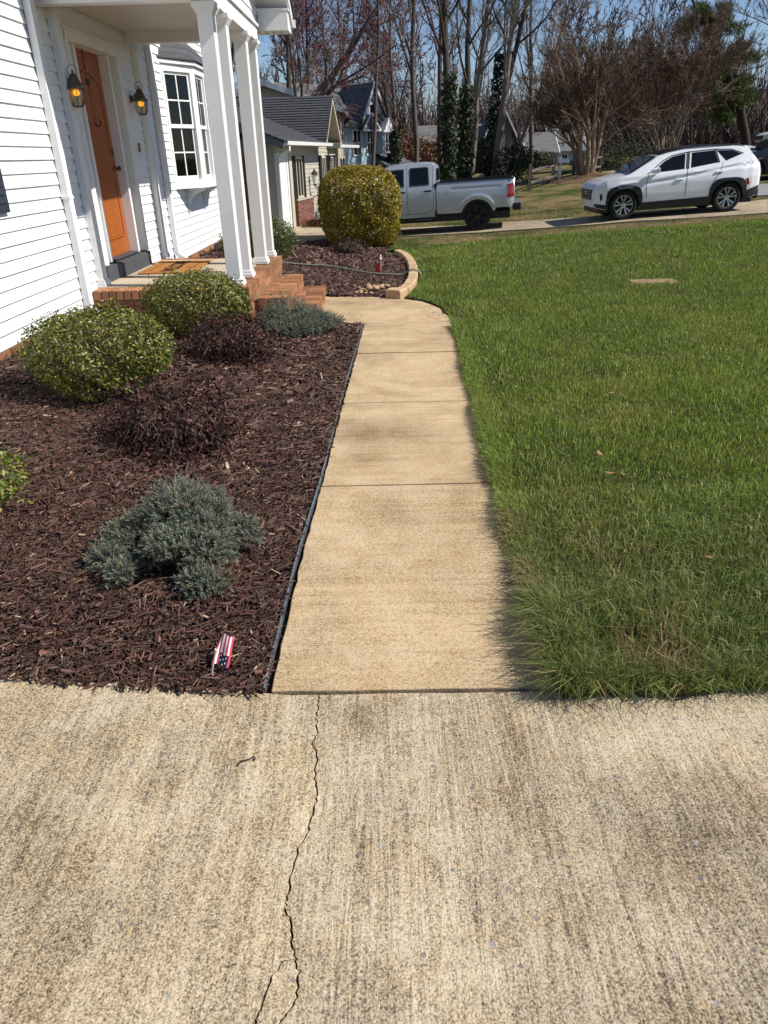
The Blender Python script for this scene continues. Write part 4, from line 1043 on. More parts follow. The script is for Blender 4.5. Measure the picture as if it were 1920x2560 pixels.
juniper(61, -.91, 2.76, lob, 'spreading blue green juniper beside the small flag', .95)
jr = random.Random(622); lob = [(-.14, .18, .15, .19, .16, .16), (.06, .04, .12, .19, .15, .13), (-.22, -.02, .10, .15, .14, .11)]
for _ in range(18):
    a = jr.uniform(0, 6.28); q = jr.uniform(.12, .36); s_ = jr.uniform(.07, .12)
    lob.append((math.cos(a) * q * 1.15, math.sin(a) * q * .9, max(.02, .17 * (1 - (q / .45) ** 2)) * jr.uniform(.5, 1.1), s_ * 1.2, s_, s_ * .8))
juniper(62, -.93, 7.22, lob, 'spreading blue green juniper at the foot of the brick steps', .55)

# ------------------------------------------------------------------ bed border blocks, river stones, hose, flags
path = [(.045, 9.16), (.16, 9.42), (.255, 9.8), (.32, 10.3), (.355, 10.9), (.37, 11.5), (.36, 12.1), (.325, 12.7), (.25, 13.25), (.13, 13.65)]
pl = [Vector((a, b, 0)) for a, b in path]; seg = []
for a, b in zip(pl[:-1], pl[1:]):
    for k in range(20): seg.append(a.lerp(b, k / 20))
seg.append(pl[-1]); acc = 0; last = seg[0]; blocks = []
pos = []
for a, b in zip(seg[:-1], seg[1:]):
    acc += (b - a).length
    if acc >= .205: pos.append((last, b)); last = b; acc = 0
bord = thing('bed_border', 'curved border of tan concrete blocks between the mulch and the lawn', 'border', (0.2, 9.2, 0))
r = random.Random(77)
for k, (a, b) in enumerate(pos):
    c = (a + b) / 2; ang = math.atan2((b - a).y, (b - a).x); L = (b - a).length - .006
    sx, sy, sz = (L / 2, .066, .085) if k else (L / 2 * 1.05, .10, .11)
    m = MB(); q = []
    for z, s in ((-.06, 1.0), (sz * .75, 1.0), (sz, .86)):
        q.append([(px * sx * (s if s > .9 else .93) + r.uniform(-.006, .006), py * sy * s + r.uniform(-.005, .005), z + r.uniform(-.004, .004)) for px, py in ((-1, -1), (0, -1.06), (1, -1), (1, 1), (0, 1.04), (-1, 1))])
    m.hull(q[0], q[1]); m.f.pop(-7) ; m = MB()
    vs = q[0] + q[1] + q[2]; fs = [tuple(range(5, -1, -1)), tuple(range(12, 18))]
    for lv in range(2): fs += [(lv * 6 + i, lv * 6 + (i + 1) % 6, lv * 6 + 6 + (i + 1) % 6, lv * 6 + 6 + i) for i in range(6)]
    m.add(vs, fs)
    o = m.build('block', 'edging_stone', bord, bevel=.008); o.location = (c.x - .2, c.y - 9.2, .0); o.rotation_euler = (r.uniform(-.03, .03), r.uniform(-.03, .03), ang)
def pebble(name, lab, x, y, z, s, seed, mat='river_stone', grp=None):
    rr = random.Random(seed); bm = bmesh.new(); bmesh.ops.create_icosphere(bm, subdivisions=2, radius=1.0)
    ax = [rr.uniform(.75, 1.35), rr.uniform(.65, 1.0), rr.uniform(.45, .7)]
    ph = [rr.uniform(0, 6) for _ in range(3)]
    for v in bm.verts:
        f = 1 + .09 * math.sin(v.co.x * 2.3 + ph[0]) + .08 * math.sin(v.co.y * 2.7 + ph[1]) + .06 * math.sin(v.co.z * 3 + ph[2])
        v.co = Vector((v.co.x * ax[0] * s * f, v.co.y * ax[1] * s * f, v.co.z * ax[2] * s * f))
    me = bpy.data.meshes.new(name); bm.to_mesh(me); bm.free()
    o = link(name, me, mat, None, True, loc=(x, y, z + ax[2] * s * .72), rot=(0, 0, rr.uniform(0, 3)))
    return tag(o, lab, 'stone', grp)
spots = [(222, 150), (262, 168), (240, 195), (252, 212), (300, 170), (330, 185), (360, 118), (372, 160), (412, 165), (440, 125), (480, 165), (530, 135), (318, 222), (400, 226), (505, 118), (640, 112), (575, 105), (185, 205)]
sizes = [.028, .03, .026, .028, .022, .014, .04, .048, .038, .03, .042, .055, .02, .036, .03, .04, .028, .02]
for k, ((a, b), s) in enumerate(zip(spots, sizes)):
    p = onz(860 + a * .1688, 700 + b * .1688, .01)
    pebble('river_stone', 'rounded tan river stone in the small pile by the walkway landing', p.x, p.y + .05, float(bed_h(p.x, p.y)) + .016, s * 1.2, 200 + k, grp='river stones piled by the landing')
# hose across the far bed into the lawn
hp = [(-1.78, 11.95), (-1.4, 11.86), (-1.0, 11.84), (-.62, 11.62), (-.3, 11.22), (-.02, 11.0), (.2, 10.93)]
pts = [(x, y, float(bed_h(x, y)) + .033 + .006 * math.sin(x * 5)) for x, y in hp] + [(.33, 10.9, .105), (.40, 10.88, .097), (.445, 10.87, .07), (.465, 10.865, .03), (.48, 10.86, .0)]
cu = [Vector(p) for p in pts]; fine = []
for i in range(len(cu) - 1):
    p0 = cu[max(i - 1, 0)]; p1 = cu[i]; p2 = cu[i + 1]; p3 = cu[min(i + 2, len(cu) - 1)]
    for k in range(6):
        t = k / 6; fine.append(.5 * ((2 * p1) + (-p0 + p2) * t + (2 * p0 - 5 * p1 + 4 * p2 - p3) * t * t + (-p0 + 3 * p1 - 3 * p2 + p3) * t ** 3))
fine.append(cu[-1])
tag(MB().tube(fine, .012, 8).build('garden_hose', 'hose_rubber', None, True), 'grey green garden hose lying across the mulch into the lawn', 'hose')
attr_mat('flag_cloth', rough=.8, spec=.15, translucent=.2)
pmat('stick_wood', (.55, .50, .43), (.40, .36, .30), scale=40, rough=.8)
def flag(o_, ex, ey, nu=13, nv=22, bend=None, canton=(5, 13, 0, 8), top=None):
    """cloth of small cells: u across the stripes, v along them from the hoist"""
    V = []; F = []; T = []
    rr = random.Random(3)
    def pnt(u, v): return bend(u, v)
    for i in range(nu * 2):
        for j in range(nv * 2):
            u0, u1, v0, v1 = i / (nu * 2), (i + 1) / (nu * 2), j / (nv * 2), (j + 1) / (nv * 2)
            st = i // 2; red = st % 2 == 0
            c = (.60, .075, .11) if red else (.84, .82, .80)
            if canton[0] <= st < canton[1] and canton[2] <= j // 2 < canton[3]:
                c = (.018, .022, .055)
                if (i % 3 == 1) and (j % 4 == (1 if (i // 3) % 2 else 3)): c = (.85, .85, .85)
            k = len(V); V += [pnt(u0, v0), pnt(u1, v0), pnt(u1, v1), pnt(u0, v1)]; F.append((k, k + 1, k + 2, k + 3)); T += [c] * 4
    return np_mesh('cloth', np.array(V), np.array(F), np.array(T))
f0 = onz(524.4, 1679, .02)
fl = thing('small_flag', 'small stars and stripes flag on a stick stuck in the mulch by the walkway', 'flag', (f0.x, f0.y, float(bed_h(f0.x, f0.y))))
def bend1(u, v):
    w = .062; 
    x = .004 + u * w + .012 * v; z = .034 + v * .066 * (1 - .10 * (1 - u) ** 2); y = .012 + .092 * v + .014 * math.sin(u * 5.2 + .4) + .006 * math.sin(v * 6)
    z -= .034 * max(0, .35 - u) * (v ** 2) * 2.0
    return (x, y, z)
link('cloth', flag(None, 0, 0, nu=9, nv=14, bend=bend1, canton=(3, 8, 0, 5)), 'flag_cloth', fl)
MB().tube([(-.004, -.002, -.03), (.012, .006, .04), (.028, .012, .098)], [.0036, .0036, .003], 6).build('stick', 'stick_wood', fl)
MB().lathe([(.003, 0), (.0055, .004), (.0045, .009), (.001, .014)], 8, (.028, .012, .096)).build('finial', 'stick_wood', fl, True)
f1 = onz(952, 676, .06)
fl2 = thing('small_flag', 'small drooping red flag with a white finial in the far mulch bed', 'flag', (f1.x, f1.y, float(bed_h(f1.x, f1.y))))
def bend2(u, v): return (-.015 - .05 * v + .008 * math.sin(u * 9), .012 * math.sin(u * 7 + v * 4), .05 + .13 * u - .05 * v)
V = []; F = []; T = []
for i in range(10):
    for j in range(6):
        k = len(V); V += [bend2(i / 10, j / 6), bend2((i + 1) / 10, j / 6), bend2((i + 1) / 10, (j + 1) / 6), bend2(i / 10, (j + 1) / 6)]; F.append((k, k + 1, k + 2, k + 3)); T += [(.42, .012, .03)] * 4
link('cloth', np_mesh('cloth', np.array(V), np.array(F), np.array(T)), 'flag_cloth', fl2)
MB().tube([(0, 0, -.03), (.002, 0, .2)], .005, 6).build('stick', 'stick_wood', fl2)
MB().lathe([(.006, .2), (.016, .21), (.018, .225), (.012, .24), (.008, .25), (.013, .262), (.009, .275), (.002, .28)], 10).build('finial', 'white_trim', fl2, True)
# fallen leaves on the lawn and a curled twig on the driveway
pmat('dead_leaf', (.30, .17, .075), (.2, .10, .045), scale=30, rough=.8)
for k, (px, py) in enumerate(((1497, 1155), (1557, 1208), (1522, 1205), (1706, 1680), (1770, 1420), (1290, 985), (1560, 1740), (1528, 1000))):
    p = onz(px, py, .05); rr = random.Random(300 + k); s = rr.uniform(.02, .03); m = MB(); zz = .035 if py < 1700 else .0
    m.add([(-s, 0, .006), (-.2 * s, -.5 * s, 0), (s, 0, .008), (-.2 * s, .5 * s, .002), (.3 * s, -.42 * s, .001), (.3 * s, .4 * s, .003)], [(0, 1, 3), (1, 4, 5, 3), (4, 2, 5)])
    if py > 1700: p = onz(px, py, .0)
    lo = m.build('fallen_leaf', 'dead_leaf'); lo.location = (p.x, p.y, (float(lawn_h(p.x, p.y)) + .045) if zz else -.003); lo.rotation_euler = (rr.uniform(-.3, .3) * (zz > 0), rr.uniform(-.3, .3) * (zz > 0), rr.uniform(0, 6))
    tag(lo, 'dry brown leaf fallen on the green lawn' if zz else 'dry brown leaf lying on the concrete at the lawn edge', 'leaf', 'fallen leaves on the lawn' if zz else None)
for k, (px, py) in enumerate(((1060, 770), (1085, 781), (1072, 791), (1098, 789), (1116, 786), (902, 788))):
    p = onz(px, py, .004); rr = random.Random(400 + k); m = MB(); s = rr.uniform(.012, .022)
    m.add([(-s, 0, .003), (0, -.4 * s, .0), (s, .1 * s, .004), (.1 * s, .5 * s, .001), (.2 * s, 0, .008)], [(0, 1, 4), (1, 2, 4), (2, 3, 4), (3, 0, 4)])
    lo = m.build('leaf_scrap', 'dead_leaf'); lo.location = (p.x, p.y, .0025); lo.rotation_euler = (0, 0, rr.uniform(0, 6))
    tag(lo, 'scrap of brown dead leaf on the walkway landing' if k < 5 else 'scrap of brown leaf on the landing beside the brick steps', 'leaf', 'leaf scraps on the landing' if k < 5 else None)
tw = [onz(a, b, .002) for a, b in ((594, 1914), (600, 1903), (622, 1898), (634, 1890), (638, 1894), (636, 1900))]
tag(MB().tube([(p.x, p.y, .001) for p in tw], .0022, 5).build('curled_twig', 'stick_wood'), 'small curled twig lying on the driveway concrete', 'twig').active_material = MATS['soil']

# ------------------------------------------------------------------ vehicles
pmat('silver_paint', (.50, .53, .56), rough=.3, metal=.35, spec=.5, coat=.6)
pmat('white_paint', (.80, .81, .82), rough=.25, spec=.5, coat=.8)
pmat('grey_paint', (.62, .62, .60), rough=.3, spec=.5, coat=.5)
pmat('black_paint', (.012, .014, .016), rough=.2, spec=.5, coat=.6)
pmat('cladding', (.020, .021, .023), (.028, .029, .031), scale=20, rough=.6, spec=.3)
pmat('tyre_rubber', (.014, .014, .015), (.022, .022, .022), scale=15, rough=.85, spec=.2)
pmat('rim_silver', (.52, .53, .54), rough=.25, metal=.9)
pmat('rim_black', (.012, .012, .013), rough=.3, spec=.5)
pmat('red_lens', (.26, .008, .012), rough=.15, spec=.6, coat=.5)
pmat('smoked_lens', (.03, .008, .010), rough=.12, spec=.6, coat=.5)
pmat('clear_lens', (.55, .57, .58), rough=.12, spec=.7)
pmat('amber_lens', (.6, .16, .02), rough=.2)
pmat('chrome', (.75, .76, .77), rough=.12, metal=1)
pmat('tinted_pane', (.006, .008, .011), rough=.05, spec=.35)
pmat('seam', (.05, .052, .055), rough=.8)

def shell(xs, zlo, zhi, w, rows=10, crown=.02, top=6):
    """body skin lofted through stations xs; ring: right sill -> roof -> left sill"""
    V = []; ring = 2 * (rows + 1) + (top - 1)
    for x in xs:
        a, b = zlo(x), zhi(x)
        zs = [a + (b - a) * (k / rows) for k in range(rows + 1)]
        R_ = [(x, -w(x, z), z) for z in zs]; L_ = [(x, w(x, z), z) for z in reversed(zs)]
        wt = w(x, b); T_ = []
        for k in range(1, top):
            y = -wt + 2 * wt * k / top; T_.append((x, y, b + crown * (1 - (y / wt) ** 2)))
        V += R_ + T_ + L_
    F = []
    for i in range(len(xs) - 1):
        for k in range(ring - 1): F.append((i * ring + k, i * ring + k + 1, (i + 1) * ring + k + 1, (i + 1) * ring + k))
    F.append(tuple(range(ring))); F.append(tuple(range((len(xs) - 1) * ring + ring - 1, (len(xs) - 1) * ring - 1, -1)))
    m = MB(); m.add(V, F); return m
def lin(*pts):
    X_ = [p[0] for p in pts]; Y_ = [p[1] for p in pts]
    return lambda x: float(np.interp(x, X_, Y_))
def dense(a, b, n, extra=()): return sorted(set([round(a + (b - a) * k / n, 4) for k in range(n + 1)] + [round(e, 4) for e in extra]))
def wheel(par, x, y, R, wd, rim, spokes, rimmat, s, paired=False):
    m = MB(); h = wd / 2
    m.lathe([(rim, -h * .9), (R * .93, -h), (R * .985, -h * .8), (R, -h * .4), (R, h * .4), (R * .985, h * .8), (R * .93, h), (rim * 1.02, h * .92), (rim, h * .75), (rim * .9, h * .5)], 36, axis='y')
    wl_ = thing_part('wheel', par, (x, s * y, R), 'tyre_rubber', m, smooth_=True)
    d = MB(); d.lathe([(rim * .92, -h * .5), (rim * .94, h * .35), (rim * .6, h * .25), (rim * .1, h * .28)], 30, axis='y')
    d.build('brake_disc', 'black_metal', wl_)
    rg = MB()
    ring = []
    n = 36
    for k in range(n):
        a0 = 2 * math.pi * k / n; a1 = 2 * math.pi * (k + 1) / n
        A = [(r_ * math.cos(a0), yy, r_ * math.sin(a0)) for r_, yy in ((rim * .93, h * .55), (rim * 1.0, h * .55), (rim * 1.0, h * .93), (rim * .95, h * .93))]
        B = [(r_ * math.cos(a1), yy, r_ * math.sin(a1)) for r_, yy in ((rim * .93, h * .55), (rim * 1.0, h * .55), (rim * 1.0, h * .93), (rim * .95, h * .93))]
        rg.hull(A, B)
    for k in range(spokes):
        a = 2 * math.pi * k / spokes + .3
        for off in ((-.16, .16) if paired else (0,)):
            def P(r_, da, yy): return (r_ * math.cos(a + da), yy, r_ * math.sin(a + da))
            wi, wo = (.22, .10) if paired else (.30, .13)
            o1 = off * 1.5
            rg.hull([P(rim * .18, off - wi, h * .5), P(rim * .18, off + wi, h * .5), P(rim * .96, o1 + wo, h * .55), P(rim * .96, o1 - wo, h * .55)],
                    [P(rim * .18, off - wi, h * .78), P(rim * .18, off + wi, h * .78), P(rim * .96, o1 + wo, h * .86), P(rim * .96, o1 - wo, h * .86)])
    rg.lathe([(rim * .24, h * .4), (rim * .24, h * .8), (rim * .16, h * .88), (rim * .02, h * .88)], 14, axis='y')
    rg.build('rim', rimmat, wl_)
    if s < 0: wl_.rotation_euler = (0, 0, math.pi)
    return wl_
def thing_part(name, par, loc, mat, m, smooth_=False):
    o = m.build(name, mat, par, smooth_); o.location = loc; return o
def side_poly(m, pts, w, off, s, thick=.012):
    if len(pts) == 4:
        n = 4; g = lambda i, j: tuple((pts[0][k] * (1 - i / n) + pts[1][k] * i / n) * (1 - j / n) + (pts[3][k] * (1 - i / n) + pts[2][k] * i / n) * j / n for k in (0, 1))
        vs = [(g(i, j)[0], s * (w(*g(i, j)) + off), g(i, j)[1]) for j in range(n + 1) for i in range(n + 1)]
        m.add(vs, [(j * (n + 1) + i, j * (n + 1) + i + 1, (j + 1) * (n + 1) + i + 1, (j + 1) * (n + 1) + i) for j in range(n) for i in range(n)])
        rim_ = [g(i, 0) for i in range(n)] + [g(n, j) for j in range(n)] + [g(n - i, n) for i in range(n)] + [g(0, n - j) for j in range(n)]
        k = len(rim_); m.add([(x, s * (w(x, z) + off), z) for x, z in rim_] + [(x, s * (w(x, z) + off - thick), z) for x, z in rim_], [(i, (i + 1) % k, k + (i + 1) % k, k + i) for i in range(k)])
        return
    A = [(x, s * (w(x, z) + off), z) for x, z in pts]; B = [(x, s * (w(x, z) + off - thick), z) for x, z in pts]
    m.hull(A, B) if s > 0 else m.hull(A[::-1], B[::-1])
def side_line(m, pts, w, off, s, t=.012):
    for (x0, z0), (x1, z1) in zip(pts[:-1], pts[1:]):
        n = max(1, int(max(abs(x1 - x0), abs(z1 - z0)) / .12))
        for k in range(n):
            a = (x0 + (x1 - x0) * k / n, z0 + (z1 - z0) * k / n); b = (x0 + (x1 - x0) * (k + 1) / n, z0 + (z1 - z0) * (k + 1) / n)
            d = Vector((b[0] - a[0], b[1] - a[1])); d.normalize(); q = (-d.y * t / 2, d.x * t / 2)
            side_poly(m, [(a[0] - q[0], a[1] - q[1]), (b[0] - q[0], b[1] - q[1]), (b[0] + q[0], b[1] + q[1]), (a[0] + q[0], a[1] + q[1])], w, off, s, .006)
def place(t, rear_near, front_dir, track, wb, zoff=.036):
    """sit a vehicle on the sloping drive: rear_near = near rear wheel's (x, y)"""
    f = Vector((*front_dir, 0)).normalized(); l = Vector((-f.y, f.x, 0))
    c = Vector((*rear_near, 0)) - l * track
    fz = c + f * wb
    nr = Vector((*rear_near, 0)); nf = nr + f * wb
    z0 = float(drive_z(nr.x)); z1 = float(drive_z(nf.x))
    zl = float(terrain(*(c + l * track).xy)); zr = float(terrain(*(c - l * track).xy))
    pitch = -math.atan2(z1 - z0, wb); roll = 0.0 # math.atan2(zl - zr, 2 * track)
    t.rotation_euler = (roll, pitch, math.atan2(f.y, f.x)); t.location = (c.x, c.y, z0)
YAW = math.radians(172); FD = (math.cos(YAW), math.sin(YAW))

def pickup(lab):
    t = thing('pickup_truck', lab, 'pickup')
    wz = lin((.40, .93), (.55, .97), (.75, .995), (.95, 1.0), (1.15, .99), (1.30, .965), (1.92, .715))
    arch = lambda xa, x, r=.475: (.39 + math.sqrt(max(0, r * r - (x - xa) ** 2))) if abs(x - xa) < r else 0
    R = .385
    # bed
    wb_ = lambda x, z: wz(z) * float(np.interp(x, [-1.06, -.98, -.85, 5], [.93, .975, 1, 1])) + .020 * math.exp(-((math.hypot(x, z - .39) - .56) / .05) ** 2) - .016 * math.exp(-((z - 1.17) / .03) ** 2) * (-.7 < x < .75)
    zl = lambda x: max(.52 + (.09 if x < -.5 else 0), arch(0, x))
    xs_ = dense(-1.06, 1.18, 40, [-.474, .474, -.4745, .4745])
    m = MB()
    for s in (1, -1):
        cols = []
        for x in xs_:
            a, b = zl(x), 1.36
            cols.append([(x, s * wb_(x, z), z) for z in [a + (b - a) * k / 26 for k in range(27)]])
        k0 = len(m.v); m.v += [p for c in cols for p in c]
        for i in range(len(xs_) - 1):
            for k in range(26):
                q = (k0 + i * 27 + k, k0 + i * 27 + k + 1, k0 + (i + 1) * 27 + k + 1, k0 + (i + 1) * 27 + k); m.f.append(q if s < 0 else q[::-1])
    m.box((-1.07, -.90, .62), (-1.0, .90, 1.355))   # tailgate
    bed = m.build('bed', 'silver_paint', t, True)
    for s in (1, -1):
        c = MB(); c.box((-1.05, s * .86 if s > 0 else s * .965, 1.355), (1.19, s * .965 if s > 0 else s * .86, 1.385)); c.build('bed_rail_cap', 'cladding', bed)
        lz = MB(); side_poly(lz, [(-1.06, .88), (-.87, .86), (-.86, 1.21), (-1.05, 1.24)], wb_, .012, s, .05); lz.build('tail_light', 'red_lens', t)
        fb = MB()
        for k in range(18):
            a0 = math.pi * k / 18; a1 = math.pi * (k + 1) / 18
            pts = [(.475 * math.cos(a0), .39 + .475 * math.sin(a0)), (.475 * math.cos(a1), .39 + .475 * math.sin(a1)), (.525 * math.cos(a1), .39 + .525 * math.sin(a1)), (.525 * math.cos(a0), .39 + .525 * math.sin(a0))]
            if min(p[1] for p in pts) < .55: continue
            side_poly(fb, pts, wb_, .012, s, .02)
        fb.build('arch_lip', 'silver_paint', bed)
    MB().lathe([(.085, 0), (.085, .004), (.08, .0055), (.004, .0055)], 24, (.86, .992, 1.0), axis='y').build('fuel_door', 'silver_paint', bed)
    MB().lathe([(.092, 0), (.092, .0015), (.004, .0015)], 24, (.86, .992, 1.0), axis='y').build('fuel_door_gap', 'seam', bed)
    inn = MB(); inn.box((-.98, -.86, .80), (1.15, .86, .86)); inn.box((-.98, -.87, .86), (1.15, -.84, 1.34)); inn.box((-.98, .84, .86), (1.15, .87, 1.34)); inn.box((1.13, -.84, .86), (1.17, .84, 1.34)); inn.build('bed_liner', 'cladding', bed)
    # cab with bonnet
    wc = lambda x, z: wz(z) * float(np.interp(x, [1.2, 1.3, 3.9, 4.3, 4.62], [.985, 1, 1, .965, .86]))
    zh = lin((1.205, 1.72), (1.23, 1.81), (1.32, 1.875), (1.6, 1.90), (2.2, 1.905), (2.5, 1.885), (2.75, 1.82), (3.45, 1.30), (3.6, 1.265), (4.3, 1.20), (4.55, 1.13), (4.62, 1.0))
    zlc = lambda x: max(.45, arch(3.645, x))
    xs_ = dense(1.205, 4.62, 60, [1.23, 1.32, 2.75, 3.45, 4.3, 4.55, 3.17, 4.12])
    cab = shell(xs_, zlc, zh, wc, rows=12, crown=.035).build('cab', 'silver_paint', t, True)
    cab.modifiers.new('split', 'EDGE_SPLIT').split_angle = math.radians(38)
    for s in (1, -1):
        for pts, nm in (([(1.40, 1.335), (1.95, 1.325), (1.955, 1.75), (1.93, 1.785), (1.46, 1.79), (1.42, 1.76)], 'rear_window'), ([(2.13, 1.32), (3.16, 1.30), (3.05, 1.40), (2.62, 1.72), (2.50, 1.765), (2.14, 1.775)], 'front_window')):
            g = MB(); side_poly(g, pts, wc, .004, s); o = g.build(nm, 'tinted_pane', cab)
            e = MB(); side_line(e, pts + [pts[0]], wc, .008, s, .028); e.build('window_trim', 'cladding' if nm[0] == 'r' else 'seam', o)
        for ln_ in ([(2.035, .56), (2.04, 1.82)], [(1.28, 1.82), (1.27, .80), (1.30, .62), (1.5, .56), (3.12, .54)], [(3.14, .56), (3.16, 1.28)]):
            e = MB(); side_line(e, ln_, wc, .002, s, .011); e.build('door_gap', 'seam', cab)
        for x in (1.43, 2.20):
            h = MB().box((x - .12, (wc(x, 1.16) + .012) * s - .012, 1.145), (x + .12, (wc(x, 1.16) + .012) * s + .018, 1.185)).build('door_handle', 'cladding', cab, bevel=.012)
        q = MB(); side_line(q, [(1.25, .80), (2.0, .79), (3.1, .79)], wc, .002, s, .02); q.build('crease', 'silver_paint', cab)
        mr = MB().box((3.02, s * 1.0 if s > 0 else -1.24, 1.30), (3.14, 1.24 if s > 0 else -1.0, 1.53)); mr.build('side_mirror', 'cladding', cab, bevel=.03)
        hl = MB(); side_poly(hl, [(4.3, .92), (4.6, .9), (4.6, 1.08), (4.35, 1.1)], wc, .012, s, .04); hl.build('headlight', 'clear_lens', cab)
        sb = MB().box((1.35, s * .86 if s > 0 else -1.02, .36), (1.78, 1.02 if s > 0 else -.86, .405)); sb.build('side_step', 'cladding', t, bevel=.015)
        sb = MB().box((2.15, s * .86 if s > 0 else -1.02, .36), (2.75, 1.02 if s > 0 else -.86, .405)); sb.build('side_step', 'cladding', t, bevel=.015)
        ap = MB().box((1.15, .80 * s if s > 0 else -.97, .44), (1.24, .97 if s > 0 else .80 * s, 1.34)).build('cab_gap', 'black_metal', t)
    MB().hull([(2.80, -.70, 1.815), (2.80, .70, 1.815), (3.40, .84, 1.37), (3.40, -.84, 1.37)], [(2.82, -.70, 1.845), (2.82, .70, 1.845), (3.42, .84, 1.40), (3.42, -.84, 1.40)]).build('windscreen', 'tinted_pane', cab)
    MB().hull([(1.185, -.62, 1.42), (1.185, .62, 1.42), (1.195, .56, 1.74), (1.195, -.56, 1.74)], [(1.21, -.62, 1.42), (1.21, .62, 1.42), (1.215, .56, 1.74), (1.215, -.56, 1.74)]).build('back_window', 'tinted_pane', cab)
    MB().box((2.45, -.03, 1.93), (2.62, .03, 1.985)).build('roof_fin', 'black_metal', cab, bevel=.012)
    MB().box((4.60, -.72, .66), (4.66, .72, 1.05)).build('grille', 'cladding', cab)
    MB().box((4.42, -.92, .40), (4.74, .92, .64)).build('front_bumper', 'chrome', t, bevel=.05)
    rbm = MB().box((-1.27, -.95, .50), (-1.02, .95, .70)).build('rear_bumper', 'cladding', t, bevel=.035)
    MB().box((-1.255, -.90, .66), (-1.06, .90, .708)).build('bumper_step', 'rim_silver', rbm)
    MB().box((-.95, -.80, .30), (4.3, .80, .50)).build('chassis', 'black_metal', t)
    MB().box((-.47, -.90, .42), (.47, .90, .85)).build('wheel_well', 'black_metal', t)
    MB().box((3.17, -.90, .42), (4.12, .90, .87)).build('wheel_well', 'black_metal', t)
    for x in (0, 3.645):
        for s in (1, -1): wheel(t, x, .86, R, .265, .265, 6, 'rim_black', s)
    return t
tr = pickup('silver extended cab pickup truck with black wheels parked behind the golden bush')
place(tr, (2.67, 22.95), FD, .86, 3.645)

